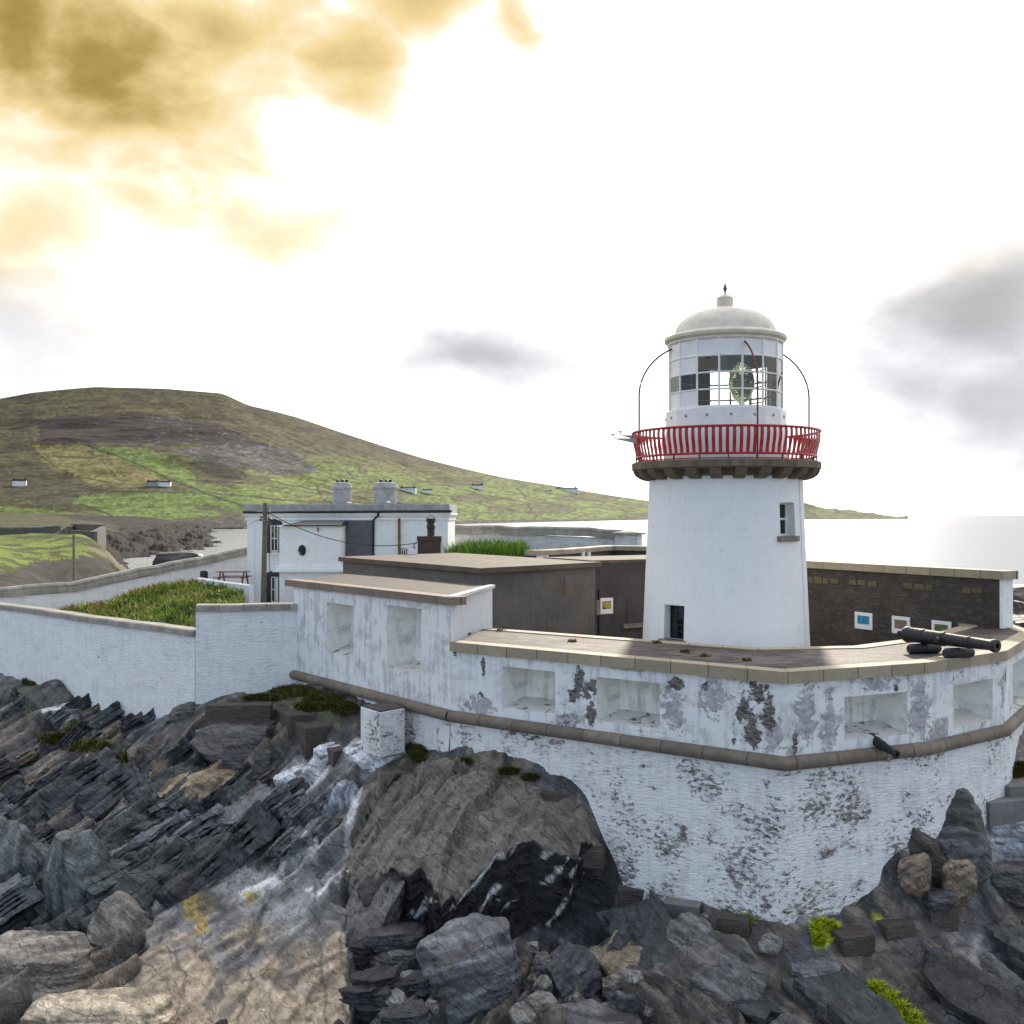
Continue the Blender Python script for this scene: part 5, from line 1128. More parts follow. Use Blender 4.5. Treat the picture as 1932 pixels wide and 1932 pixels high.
def picture(l, r_, tp, bt, p0, p1, label, mat):
    c = on_wall((l + r_) / 2, (tp + bt) / 2, p0, p1, .03); t = thing('framed_picture', label, 'picture', c, 'framed pictures on the yard walls')
    mb = MB(); plate(mb, l, r_, tp, bt, p0, p1, .006, .05); mb.build('frame', M_mat, t, bevel=.008)
    w_ = r_ - l; h = bt - tp; s_ = .0
    mb = MB(); plate(mb, l + w_ * .16, r_ - w_ * .16, tp + h * .2, bt - h * .3, p0, p1, .0502, .056); mb.build('print', mat, t); return t
picture(1131, 1155.5, 1128, 1158, d0, d1, 'framed print of a yellow field left of the lighthouse', painting_mat('print_yellow', [(.03, .03, .06), (.05, .05, .09), (.55, .38, .02), (.6, .42, .03)], 1))
picture(1614, 1647, 1155.5, 1187, r0, r1, 'framed print of blue water, left of the cannon', painting_mat('print_blue', [(.01, .08, .22), (.02, .19, .38), (.03, .28, .42), (.3, .5, .55)], 2))
picture(1684, 1718, 1163, 1196, r0, r1, 'framed print partly hidden by the breech of the cannon', painting_mat('print_grey', [(.08, .08, .10), (.15, .13, .13), (.3, .12, .08), (.2, .2, .22)], 3))
picture(1759, 1796, 1171.5, 1204, r0, r1, 'framed print of green land above the cannon barrel', painting_mat('print_green', [(.02, .04, .03), (.05, .09, .04), (.14, .18, .04), (.05, .06, .06)], 4))

# ================================================================== CANNONS
def cannon(name, label, breech, muzzle, s_=1.0, trun=True):
    b0 = Vector(breech); d = Vector(muzzle) - b0; L = d.length; t = thing(name, label, 'cannon', b0)
    q = d.to_track_quat('Z', 'Y').to_matrix()
    def lz(prof, seg=32):
        mb = MB(); mb.lathe([(r_ * s_, z * L) for r_, z in prof], (0, 0), seg); mb.v = [tuple(b0 + q @ Vector(v)) for v in mb.v]; return mb
    lz([(.02, .0), (.215, .005), (.235, .02), (.235, .045), (.215, .06), (.21, .20), (.222, .205), (.222, .225), (.205, .23), (.195, .42), (.21, .425), (.21, .45), (.185, .455), (.165, .70), (.178, .705), (.178, .72), (.16, .725), (.145, .93), (.155, .935), (.185, .965), (.185, .985), (.165, 1.0), (.075, 1.0), (.07, .93), (.01, .93)]).build('barrel', M_iron, t, smooth=True, angle=35)
    lz([(.05, .01), (.06, -.02), (.045, -.035), (.085, -.05), (.095, -.066), (.06, -.085), (.01, -.09)], 16).build('cascabel', M_iron, t, smooth=True)
    if trun:
        mb = MB(); x = q @ Vector((1, 0, 0)); x = Vector((x.x, x.y, x.z)); c = b0 + d * .44 - q @ Vector((0, 0, 0))
        mb.tube([c - x * .34, c + x * .34], .07, 12); mb.build('trunnion', M_iron, t, smooth=True, angle=40)
    return t
bz = ZP + .50
br0 = PZ(1708, 1196, bz); mz0 = PZ(1882, 1219, ZP + .46)
cannon('cannon', 'long black iron cannon lying across two chocks on the wall top', br0, mz0)
dd = (mz0 - br0).normalized()
for f, lb, L_ in ((.22, 'black chock under the breech end of the long cannon', .95), (.60, 'black chock under the muzzle half of the long cannon', .85)):
    c = br0 + (mz0 - br0) * f; pz = ZP + .14
    axis = Vector((.96, .28, 0)); mb = MB(); e0 = Vector((c.x, c.y, pz)) - axis * L_ * .55; e1 = Vector((c.x, c.y, pz)) + axis * L_ * .55
    mb.tube([e0, e0 + axis * .06, e0 + axis * .1, e1 - axis * .14, e1 - axis * .1, e1 - axis * .04, e1], [.11, .15, .155, .15, .14, .135, .10], 16)
    o = mb.build('cannon_chock', M_iron, None, smooth=True, angle=40); tag(o, lb, 'chock', 'chocks under the cannon')
    o.location.z = 0
sm = cannon('cannon', 'short rusty black cannon muzzle poking out below a wall niche', on_wall(1655, 1396, OUT[2], OUT[3], -.25) , on_wall(1655, 1396, OUT[2], OUT[3], -.25) + Vector((.28, -.98, -.18)) * 1.1, .62, False)
mb = MB(); c = on_wall(1664, 1426, OUT[2], OUT[3], .2); mb.box((c.x, c.y, c.z - .1), (.10, .14, .36), R(20)); mb.build('bracket', M_sill, sm)

# ================================================================== POLES AND WIRES
pb_ = P(495, 1150, 57); 
def pole(name, label, px0, py0, px1, py1, Y, r0, r1_, mat, cat='utility pole', zbase=None):
    a = P(px0, py0, Y); b = P(px1, py1, Y); t = thing(name, label, cat, a); mb = MB(); mb.tube([a, a.lerp(b, .5), b], [r0, (r0 + r1_) / 2, r1_], 12); mb.build('post', mat, t, smooth=True, angle=40); return t, b
t, tp = pole('utility_pole', 'weathered wooden utility pole in front of the white house', 496, 1190, 500.5, 949, 57, .165, .12, M_wood)
mb = MB()
for k, (dx, dz) in enumerate(((.22, -.5), (-.2, -.75), (.26, -.85), (-.24, -.9))): mb.lathe([(.03, tp.z + dz - .08), (.06, tp.z + dz - .04), (.06, tp.z + dz + .02), (.02, tp.z + dz + .06)], (tp.x + dx, tp.y - .05), 8)
mb.tube([tp + Vector((-.26, -.05, -.9)), tp + Vector((.3, -.05, -.85))], .025, 6); mb.tube([tp + Vector((-.2, -.05, -.76)), tp + Vector((.3, -.05, -.5))], .02, 6); mb.build('insulator', M_black, t)
mb = MB(); mb.tube([tp + Vector((.18, -.1, -.2)), tp + Vector((.25, -.1, -3.0)), tp + Vector((.28, -.12, -3.9)), tp + Vector((.06, -.18, -4.8))], .018, 6); mb.build('cable', M_black, t)
def wire(a, b, sag, label, r_=.018):
    mb = MB(); mb.tube([Vector(a).lerp(Vector(b), k / 14) - Vector((0, 0, sag * 4 * (k / 14) * (1 - k / 14))) for k in range(15)], r_, 5); tag(mb.build('overhead_wire', M_black, None), label, 'wire')
wire(tp + Vector((.22, -.05, -.55)), Vector((cx_ - wv / 2 - .2, cy_ - .6, cz(1030))) if False else P(789, 1024, 57.0), .75, 'black overhead wire sagging from the wooden pole to the brown chimney', .022)
wire(tp + Vector((-.2, -.05, -.85)), P(380, 995, 140), .6, 'faint overhead wire running left from the wooden pole over the bay', .012)
wire(tp + Vector((.15, -.05, -.95)), P(604, 1083, 50), .0, 'upper steel stay wire running down from the wooden pole', .008)
wire(tp + Vector((.12, -.05, -1.1)), P(573, 1078, 52), .0, 'lower steel stay wire running down from the wooden pole', .008)
t, _ = pole('thin_post', 'thin grey post standing behind the left boundary wall', 139.5, 1104, 139, 1008, 72, .09, .075, M_wood, 'post')

# ================================================================== picnic table, bin
py_ = 63.5; ptp = P(440, 1098, py_)
t = thing('picnic_table', 'reddish wooden picnic table behind the low white wall', 'picnic table', ptp)
zg = ptp.z - .15
def ploc(x, y, z): return (ptp.x + x, py_ + y, zg + z)
mb = MB()
for k in range(4): mb.box(ploc(0, -.3 + .2 * k, .74), (1.9, .18, .05))
mb.build('tabletop', M_redwood, t)
for s_ in (-1, 1):
    mb = MB(); mb.box(ploc(0, s_ * .72, .44), (1.9, .25, .05)); mb.build('bench', M_redwood, t)
for s_ in (-1, 1):
    mb = MB(); mb.tube([ploc(s_ * .7, -.75, 0), ploc(s_ * .7, -.25, .74)], .05, 6); mb.tube([ploc(s_ * .7, .75, 0), ploc(s_ * .7, .25, .74)], .05, 6); mb.tube([ploc(s_ * .7, -.8, .41), ploc(s_ * .7, .8, .41)], .045, 6); mb.build('leg_frame', M_redwood, t)
bp_ = P(385, 1090, 64); t = thing('litter_bin', 'small black litter bin standing against the white wall', 'bin', bp_)
mb = MB(); mb.lathe([(.17, bp_.z - .1), (.23, bp_.z - .05), (.235, bp_.z + .34)], (bp_.x, bp_.y), 20); mb.build('body', M_black, t, smooth=True, angle=40)
mb = MB(); mb.lathe([(.245, bp_.z + .342), (.245, bp_.z + .37), (.2, bp_.z + .43), (.05, bp_.z + .45)], (bp_.x, bp_.y), 20); mb.build('lid', M_black, t, smooth=True, angle=40)

# ================================================================== distant cottages, huts
M_roofs = plain('slate_roof', (.035, .035, .042), .95, .2, 1, 0, 0, .05); M_cwall = plain('cottage_wall', (.80, .80, .80), .8, .04, 1, 0)
def cottage(px, py, wpx, hpx, label, n=1, rot=0.1, dark=False):
    h = HILL.ray_cast(CAMV, ray(px, py)); p = h[0]
    if p is None: return
    Y = p.y; W = wpx / FPX * Y; H = hpx / FPX * Y; t = thing('cottage', label, 'house', p, 'white houses on the far hillside')
    Dp = max(W * .45, H); M_ = Matrix.Rotation(rot, 3, 'Z'); q = lambda x, y, z: p + M_ @ Vector((x, y, z))
    hw, hd, e = W / 2, Dp / 2, H * .72; p = p + Vector((0, 0, H * .15))
    mb = MB(); mb.hexa([q(-hw, -hd, -H * .9), q(hw, -hd, -H * .9), q(hw, hd, -H * .9), q(-hw, hd, -H * .9), q(-hw, -hd, e), q(hw, -hd, e), q(hw, hd, e), q(-hw, hd, e)])
    for s_ in (-1, 1): mb.face([q(s_ * hw, -hd, e), q(s_ * hw, hd, e), q(s_ * hw, 0, H)])
    w_ = mb.build('wall', M_cwall if not dark else M_concrete, t)
    mb = MB()
    for s_ in (-1, 1): mb.face([q(-hw * 1.03, s_ * hd * 1.08, e * .96), q(hw * 1.03, s_ * hd * 1.08, e * .96), q(hw * 1.03, 0, H * 1.03), q(-hw * 1.03, 0, H * 1.03)])
    mb.box(q(hw * .8, 0, H * .9), (W * .07, W * .07, H * .35), rot); mb.box(q(-hw * .8, 0, H * .9), (W * .07, W * .07, H * .35), rot); mb.build('roof', M_roofs, t)
    if wpx < 20: return
    nw_ = int(wpx / 9)
    for k in range(nw_):
        mb = MB(); x = -hw * .8 + 1.6 * hw * k / (nw_ - 1); c = q(x, -hd - .02, e * .4); mb.box(c, (W * .03, .3, e * .3), rot); mb.build('window', M_black, t)
cottage(37, 917, 24, 11, 'small pale cottage alone on the far left hillside', rot=.3)
cottage(288, 917, 20, 9, 'grey farm shed at the left end of the long white farmhouse', rot=.05, dark=True)
cottage(309, 917, 26, 8, 'long low white farmhouse in the middle of the green fields', rot=.05)
cottage(770, 927, 30, 7, 'white bungalow just right of the chimneys of the house', rot=-.1)
cottage(806, 930, 18, 6, 'small white cottage beyond the bungalow', rot=.2)
cottage(900, 922, 22, 7, 'grey roofed house with white gable on the bare slope', rot=.2)
cottage(1035, 930, 12, 4, 'tiny white house left of the long white terrace', rot=.2)
cottage(1070, 927, 40, 6, 'long white terrace near the tail of the hill', rot=-.05)
# stone enclosure on the left headland
e0 = HEAD.ray_cast(CAMV, ray(140, 1016))[0]; Y = 232.0
t = thing('ruined_stone_enclosure', 'roofless grey stone enclosure on the left headland by the sea', 'ruin', P(150, 1020, Y))
mb = MB(); mm = render_dark('ruin_stone', (.13, .115, .10), (.20, .18, .16), .3, 0, .6)
pr = [P(100, 0, Y + 12), P(128, 0, Y), P(178, 0, Y - 4), P(200, 0, Y + 14), P(140, 0, Y + 24)]
for a, b, za, zb in ((0, 1, 1010, 993), (1, 2, 1000, 1003), (2, 3, 1003, 992), (3, 4, 990, 988), (4, 0, 988, 1008)):
    A_, B_ = pr[a], pr[b]; dn = (B_ - A_); dn.z = 0; nn = Vector((-dn.y, dn.x, 0)).normalized() * .8; z1, z2 = zat(za, A_.y), zat(zb, B_.y)
    mb.hexa([(A_.x, A_.y, 4), (B_.x, B_.y, 4), (B_.x + nn.x, B_.y + nn.y, 4), (A_.x + nn.x, A_.y + nn.y, 4), (A_.x, A_.y, z1), (B_.x, B_.y, z2), (B_.x + nn.x, B_.y + nn.y, z2), (A_.x + nn.x, A_.y + nn.y, z1)])
tag(mb.build('masonry', mm, t))
lw = [P(-120, 1062, 118), P(0, 1046, 135), P(45, 1026, 170), P(72, 1017, 205)]
wall_run('drystone_wall', 'low grey drystone wall crossing the grass of the left headland', [(p.x, p.y, p.z) for p in lw], 1.0, (mm, M_coping_old), 3.0, cop=(.1, .4, 1))
lw = [P(-160, 996, 265), P(60, 993, 262), P(110, 990, 258)]
wall_run('drystone_wall', 'thin dark roadside wall beyond the headland grass', [(p.x, p.y, p.z) for p in lw], .8, (mm, M_coping_old), 3.0, cop=(.1, .4, 1))

# ================================================================== ROCKS
def rock(px0, py0, px1, py1, label, col, Y=None, tilt=0.0, depth=1.0, flat=.0, seed=0, name='boulder', blocky=.55, group='loose boulders on the shore', sink=.0):
    """faceted boulder fitted to the box it covers in the photograph"""
    rs = np.random.default_rng(seed + 1000)
    cx, cy = (px0 + px1) / 2, (py0 + py1) / 2
    if Y is None:
        h = hit(cx, min(py1 - 2, 1990)); Y = h.y + .2 if h else 26
    if Y < 29 and py0 > 1700: Y -= .75
    W = (px1 - px0) / FPX * Y; H = (py1 - py0) / FPX * Y; D_ = W * depth
    import bmesh
    bm = bmesh.new(); bmesh.ops.create_icosphere(bm, subdivisions=6 if (px1 - px0) > 140 and Y < 40 else 5, radius=1.0)
    v = np.array([x.co for x in bm.verts])
    e = 2 + blocky * 6; nr = (np.abs(v) ** e).sum(1) ** (1 / e); v = v / nr[:, None]
    for k in range(17):
        n = rs.normal(size=3); n /= np.linalg.norm(n); dd_ = rs.uniform(.68, .98) * np.abs(n).sum() ** .5 * .9
        s_ = v @ n; over = np.clip(s_ - dd_, 0, None); v = v - over[:, None] * n[None, :] * .96
    # strata ridges + noise
    a = tilt; u = v[:, 0] * math.cos(a) + v[:, 2] * math.sin(a); w_ = -v[:, 0] * math.sin(a) + v[:, 2] * math.cos(a)
    nz_ = fbm(u * 1.6 + seed, w_ * 7 + v[:, 1] * 1.5, 300 + seed, 5) - .5; n2_ = fbm(v[:, 0] * 3 + seed, v[:, 2] * 3 + v[:, 1] * 2.2, 400 + seed, 5) - .5; n3_ = fbm(v[:, 0] * 14 + seed + v[:, 1] * 9, v[:, 2] * 14 - v[:, 1] * 9, 500 + seed, 4) - .5
    v = v * (1 + .11 * nz_ + .12 * n2_ + .022 * n3_)[:, None]
    c, s2 = math.cos(a), math.sin(a); v = np.stack([v[:, 0] * c - v[:, 2] * s2, v[:, 1], v[:, 0] * s2 + v[:, 2] * c], 1) if flat else v
    if flat:
        pass
    mn, mx = v.min(0), v.max(0); v = (v - (mn + mx) / 2) / (mx - mn)
    ctr = P(cx, cy, Y + D_ * .25)
    fs = [[x.index for x in f.verts] for f in bm.faces]; bm.free()
    mb = MB(); vv = v * np.array([W, D_, H])
    me = bpy.data.meshes.new(name); me.from_pydata(vv.tolist(), [], fs); me.materials.append(M_rock)
    cc = np.array(col)[None, :] * (.75 + .6 * (n2_ + .5))[:, None]
    if max(col) > .4: wm = np.clip((nz_ + .6 * n2_ + .14) * 12, 0, 1)[:, None]; cc = cc * wm + np.array((.17, .17, .18))[None, :] * (1 - wm)
    else: cc = cc * np.where(nz_ > .10, 1.5, np.where(nz_ < -.12, .5, 1.0))[:, None]
    ca = me.color_attributes.new('Col', 'FLOAT_COLOR', 'POINT'); ca.data.foreach_set('color', np.concatenate([cc, np.full((len(vv), 1), .62)], 1).ravel())
    me.polygons.foreach_set('use_smooth', [False] * len(me.polygons))
    o = bpy.data.objects.new(name, me); COL.objects.link(o); o.location = ctr; tag(o, label, 'rock', group); return o
def slabrock(top, drop, label, col, name='rock_slab', back=1.2, seed=0, und=.35, rough=.16, side=None, relief=.6, group='big slabs of the shore'):
    """big slab: top outline given as (px,py,Y); extruded down by drop metres with an inward undercut"""
    T = [P(*t) for t in top]; n = len(T)
    import bmesh
    from mathutils.geometry import delaunay_2d_cdt
    xs = np.array([[p.x, p.y] for p in T]); f = rbf(xs.tolist(), [p.z for p in T])
    # densify outline with noise
    ol = []
    for i in range(n):
        a, b = T[i], T[(i + 1) % n]; m_ = max(2, int((b - a).length / .12))
        for k in range(m_): q = a.lerp(b, k / m_); ol.append((q.x, q.y))
    ol = np.array(ol); j = np.stack([fbm(ol[:, 0] * 2.1, ol[:, 1] * 2.1, 600 + seed, 4) - .5, fbm(ol[:, 0] * 2.1, ol[:, 1] * 2.1, 601 + seed, 4) - .5], 1); ol = ol + j * .5
    mnx, mny = ol.min(0); mxx, mxy = ol.max(0); st_ = .09
    gx, gy = np.meshgrid(np.arange(mnx, mxx, st_), np.arange(mny, mxy, st_)); gx = gx + RNG.uniform(-.03, .03, gx.shape); gy = gy + RNG.uniform(-.03, .03, gy.shape)
    ins = inpoly(gx, gy, ol.tolist()); dd_ = distline(gx, gy, ol.tolist() + [ol[0].tolist()]); ins &= dd_ > .06
    pts = [Vector(p) for p in ol.tolist()] + [Vector((a, b)) for a, b in zip(gx[ins], gy[ins])]
    no = len(ol)
    vv, ed, fc, _, _, _ = delaunay_2d_cdt(pts, [(i, (i + 1) % no) for i in range(no)], [], 1, 1e-5)
    V = np.array([[p.x, p.y] for p in vv]); S, cr, hue, hue2 = slabs(V[:, 0], V[:, 1])
    db = distline(V[:, 0], V[:, 1], ol.tolist() + [ol[0].tolist()])
    Z = f(V[:, 0], V[:, 1]) + S * rough + (fbm(V[:, 0] * 1.3, V[:, 1] * 1.3, 610 + seed, 5) - .5) * .5 * np.clip(db / .6, .2, 1) - .10 * np.exp(-db / .12)
    nV = len(V); cen_ = ol.mean(0)
    verts = np.concatenate([V, Z[:, None]], 1).tolist(); faces = [tuple(f_) for f_ in fc]
    # side skirts in courses
    prev = list(range(no)); lv_ = 26
    for l in range(1, lv_ + 1):
        t_ = l / lv_; cur = []
        for i in range(no):
            x, y, z = verts[i]; inw = und * t_ ** 1.3 + .13 * (vnoise(np.array([i * .21 + l * 3.1]), np.array([l * 1.7]), 620 + seed)[0] - .5) + (.06 if (l // 3) % 2 else 0)
            dx, dy = cen_[0] - x, cen_[1] - y; dl = math.hypot(dx, dy) + 1e-6
            cur.append(len(verts)); verts.append([x + dx / dl * inw, y + dy / dl * inw, z - drop * t_ + .05 * math.sin(i * .7 + l)])
        for i in range(no): i2 = (i + 1) % no; faces.append((prev[i], cur[i], cur[i2], prev[i2]))
        prev = cur
    me = bpy.data.meshes.new(name); me.from_pydata(verts, [], faces); me.materials.append(M_rock); me.update()
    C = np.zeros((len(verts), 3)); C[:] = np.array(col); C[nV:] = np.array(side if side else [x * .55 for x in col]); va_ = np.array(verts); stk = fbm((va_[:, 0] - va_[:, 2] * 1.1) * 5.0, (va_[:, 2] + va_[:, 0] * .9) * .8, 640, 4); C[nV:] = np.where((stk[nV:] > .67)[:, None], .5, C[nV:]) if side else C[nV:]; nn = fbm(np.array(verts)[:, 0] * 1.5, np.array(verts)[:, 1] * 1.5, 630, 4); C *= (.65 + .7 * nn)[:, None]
    ca = me.color_attributes.new('Col', 'FLOAT_COLOR', 'POINT'); ca.data.foreach_set('color', np.concatenate([C, np.full((len(verts), 1), relief)], 1).ravel())
    import bmesh as bmm
    b = bmm.new(); b.from_mesh(me); bmm.ops.recalc_face_normals(b, faces=b.faces); b.to_mesh(me); b.free()
    o = bpy.data.objects.new(name, me); COL.objects.link(o); tag(o, label, 'rock', group); return o
BRN = (.150, .130, .112); GRY = (.10, .10, .105); DRK = (.045, .045, .052); BLG = (.075, .078, .09); TAN = (.36, .29, .21); SLT = (.075, .088, .09)
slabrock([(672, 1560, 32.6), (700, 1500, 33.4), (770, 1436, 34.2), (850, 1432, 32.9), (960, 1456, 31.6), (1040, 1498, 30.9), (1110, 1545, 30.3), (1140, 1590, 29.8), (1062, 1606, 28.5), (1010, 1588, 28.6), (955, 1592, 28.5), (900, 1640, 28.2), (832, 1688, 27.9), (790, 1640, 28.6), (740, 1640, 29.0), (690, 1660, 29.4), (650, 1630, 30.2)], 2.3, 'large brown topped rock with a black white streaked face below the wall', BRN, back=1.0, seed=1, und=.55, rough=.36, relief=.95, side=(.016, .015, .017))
slabrock([(652, 1640, 30.2), (700, 1640, 29.6), (760, 1655, 28.9), (730, 1720, 28.3), (700, 1790, 27.6), (680, 1840, 27.0), (655, 1830, 27.4), (650, 1740, 28.6)], 1.6, 'rubbly grey rib of rock left of the dark hollow', (.10, .095, .09), seed=2, und=.2, rough=.35)
B_ = []
def bl(*a, **k): k.setdefault('seed', len(B_)); B_.append(rock(*a, **k))
bl(782, 1736, 992, 1945, 'big rounded grey boulder at the bottom of the photo', (.105, .105, .115), Y=26.2, depth=.8, tilt=.3, blocky=.3)
bl(1030, 1800, 1142, 1898, 'flat dark boulder leaning on the small stones', (.055, .057, .068), Y=26.4, tilt=.35, depth=.9, flat=1)
bl(1030, 1782, 1112, 1842, 'dark tilted block behind the flat boulder', (.07, .07, .08), Y=27.4, tilt=.5, depth=.8, flat=1)
bl(1000, 1795, 1045, 1855, 'pale upright stone beside the dark tilted block', (.16, .15, .14), Y=27.2, depth=.8)
bl(985, 1874, 1058, 1935, 'smooth pale grey cobble near the bottom edge', (.15, .145, .135), Y=25.6, depth=.9, blocky=.1)
bl(1016, 1900, 1215, 1990, 'wide dark grey boulder cut by the bottom edge', (.085, .085, .09), Y=24.8, depth=.7, blocky=.2)
bl(1135, 1838, 1184, 1890, 'small pinkish grey stone right of the flat boulder', (.15, .135, .13), Y=26.3)
bl(1160, 1870, 1212, 1958, 'upright dark stone against the big right boulder', (.06, .062, .07), Y=25.6, depth=.8)
bl(1130, 1892, 1172, 1930, 'small grey wedge stone among the cobbles', (.13, .125, .12), Y=25.6)
bl(1205, 1765, 1440, 2000, 'broad brownish grey boulder right of the cobbles', (.10, .098, .095), Y=25.9, tilt=-.5, depth=.9, blocky=.35)
bl(1118, 1735, 1262, 1900, 'dark leaning boulder beside the dark hollow', (.05, .048, .052), Y=27.6, tilt=.9, depth=.7, flat=1)
bl(1255, 1735, 1345, 1840, 'grey rock under the small stone steps', (.12, .118, .115), Y=27.0, tilt=-.6)
bl(-40, 1768, 168, 1915, 'large half tan half slate boulder at the lower left corner', (.19, .165, .14), Y=26.0, depth=.7, blocky=.25)
bl(30, 1880, 330, 2010, 'tan barnacled rock along the bottom left edge', TAN, Y=24.2, depth=.5, blocky=.2)
bl(268, 1600, 372, 1628, 'top slab of the stacked dark slates', (.06, .062, .075), Y=33.4, depth=.9, flat=.01, tilt=.02)
bl(255, 1624, 415, 1658, 'middle slab of the stacked dark slates', (.035, .04, .045), Y=33.0, depth=.8, flat=.01, tilt=-.05)
bl(270, 1655, 395, 1682, 'third slab of the stacked dark slates', (.045, .045, .055), Y=32.8, depth=.8, tilt=.02)
bl(285, 1678, 392, 1712, 'lowest slab of the stacked dark slates', (.09, .08, .085), Y=32.5, depth=.8)
bl(226, 1546, 310, 1594, 'dark angular boulder in the left rocks', (.04, .046, .05), Y=34.2, tilt=.3)
bl(300, 1536, 376, 1574, 'rounded dark boulder wedged under the orange slabs', (.035, .038, .045), Y=34.6, blocky=.1)
bl(345, 1530, 520, 1640, 'long slate slab slanting up to the white rocks', (.085, .08, .085), Y=34.3, tilt=.62, flat=1, depth=.9, blocky=.8)
bl(300, 1450, 470, 1545, 'orange tinted slanting slabs in the left rocks', (.21, .155, .10), Y=36.0, tilt=.55, flat=1, depth=.8, blocky=.8)
bl(365, 1362, 540, 1460, 'big dark boulder below the upper stone steps', (.055, .052, .055), Y=37.6, depth=.8, blocky=.4)
bl(310, 1325, 385, 1375, 'mossy dark boulder at the foot of the white wall', (.06, .06, .05), Y=41.0, depth=.8)
bl(60, 1560, 250, 1790, 'tall pointed slate slab in the left foreground', (.085, .095, .095), Y=30.2, tilt=.85, flat=1, depth=.6, blocky=.8)
bl(-60, 1545, 130, 1740, 'long slate slab leaning at the far left edge', (.07, .075, .08), Y=31.2, tilt=.95, flat=1, depth=.6, blocky=.8)
bl(160, 1690, 300, 1870, 'tan ribbed outcrop beside the tide pool', (.15, .135, .115), Y=28.6, tilt=1.2, flat=1, depth=.7)
bl(290, 1690, 350, 1760, 'grey block left of the yellow pool', (.13, .125, .12), Y=30.0)
bl(440, 1655, 640, 1712, 'white streaked ledge above the tan slabs', (.42, .43, .46), Y=30.6, tilt=.45, flat=1, depth=.7, blocky=.7)
bl(500, 1440, 610, 1525, 'white limewashed rock below the stone blocks', (.62, .63, .66), Y=36.2, tilt=.5, flat=1, depth=.7)
bl(590, 1400, 690, 1455, 'white rock ledge under the pedestal', (.55, .57, .62), Y=36.2, tilt=.3, flat=1, depth=.6)
bl(640, 1388, 790, 1470, 'white splashed rock carrying the pedestal', (.60, .62, .66), Y=35.0, tilt=.3, flat=1, depth=.8, blocky=.6)
bl(600, 1470, 700, 1590, 'blue grey washed rock between the steps', (.27, .29, .33), Y=34.0, tilt=.8, flat=1, depth=.6)
bl(20, 1285, 150, 1370, 'jagged mossy slates under the long white wall', (.065, .062, .058), Y=48.0, tilt=.75, flat=1, depth=.6, blocky=.8)
bl(-60, 1285, 40, 1380, 'slaty rocks at the left edge under the long white wall', (.065, .062, .06), Y=49.5, tilt=.75, flat=1, depth=.6, blocky=.8)
bl(240, 1400, 305, 1460, 'small slaty rock beside the old path kerb', (.085, .075, .065), Y=39.2, tilt=.8, flat=1)
bl(670, 1640, 770, 1760, 'black layered rock at the left of the hollow', (.022, .021, .024), Y=29.0, depth=.8, blocky=.8)
bl(690, 1745, 810, 1800, 'black slaty step under the layered rock', (.03, .03, .036), Y=28.4, depth=.8, blocky=.9)
bl(695, 1790, 800, 1835, 'dark flat stone at the foot of the layered rock', (.055, .053, .056), Y=27.8, depth=.8, blocky=.8)
bl(790, 1790, 840, 1850, 'dark rounded stone beside the big grey boulder', (.045, .045, .055), Y=27.2)
bl(1722, 1488, 1856, 1640, 'mossy dark rock beside the lower wall', (.040, .040, .040), Y=29.2, blocky=.8, depth=.6)
bl(1658, 1552, 1780, 1700, 'dark brown rock tucked under the wall footing', (.045, .036, .03), Y=28.4, blocky=.8, depth=.5)
bl(1752, 1560, 1872, 1716, 'slate coloured rock in the shaded corner', (.06, .06, .065), Y=28.6, blocky=.8, depth=.5)
bl(1692, 1612, 1756, 1702, 'split tan rock in the shaded corner', (.17, .125, .09), Y=27.7, blocky=.75, tilt=.3, depth=.6)
bl(1776, 1624, 1838, 1712, 'tan upright rock right of the split rock', (.17, .13, .09), Y=27.7, blocky=.75, tilt=.2, depth=.6)
bl(1742, 1675, 1800, 1722, 'small dark wedge stone below the tan rocks', (.05, .05, .055), Y=27.5, blocky=.8)
bl(1822, 1540, 2000, 1640, 'pale blue grey rock mass at the right edge', (.26, .27, .30), Y=30.5, depth=.7, blocky=.5)
bl(1840, 1620, 2000, 1720, 'dark jointed rock at the right edge', (.075, .068, .068), Y=29.6, depth=.7, blocky=.7)
bl(1066, 1590, 1160, 1660, 'dark block at the right end of the hollow', (.05, .042, .045), Y=29.7, depth=.8, blocky=.6)
bl(1885, 1098, 2010, 1150, 'far purple brown rock behind the yard wall', (.10, .075, .072), Y=60, depth=1.0, tilt=-.1, group='rocks behind the yard wall', blocky=.5)
bl(1888, 1130, 1940, 1175, 'small brown ledge below the far purple rock', (.13, .10, .088), Y=56, depth=1.0, tilt=.3, group='rocks behind the yard wall', blocky=.7)
bl(1885, 1160, 2010, 1215, 'lower purple brown rock behind the yard wall', (.09, .07, .07), Y=53, depth=1.0, tilt=.1, group='rocks behind the yard wall', blocky=.6)
bl(283, 1039, 392, 1066, 'dark islet rock in the bay behind the boundary wall', (.03, .028, .028), Y=200, depth=.8, tilt=.2, group='rocks in the bay', blocky=.1)
B_[-1].scale.z = 2.0; B_[-1].location.z -= 1.4
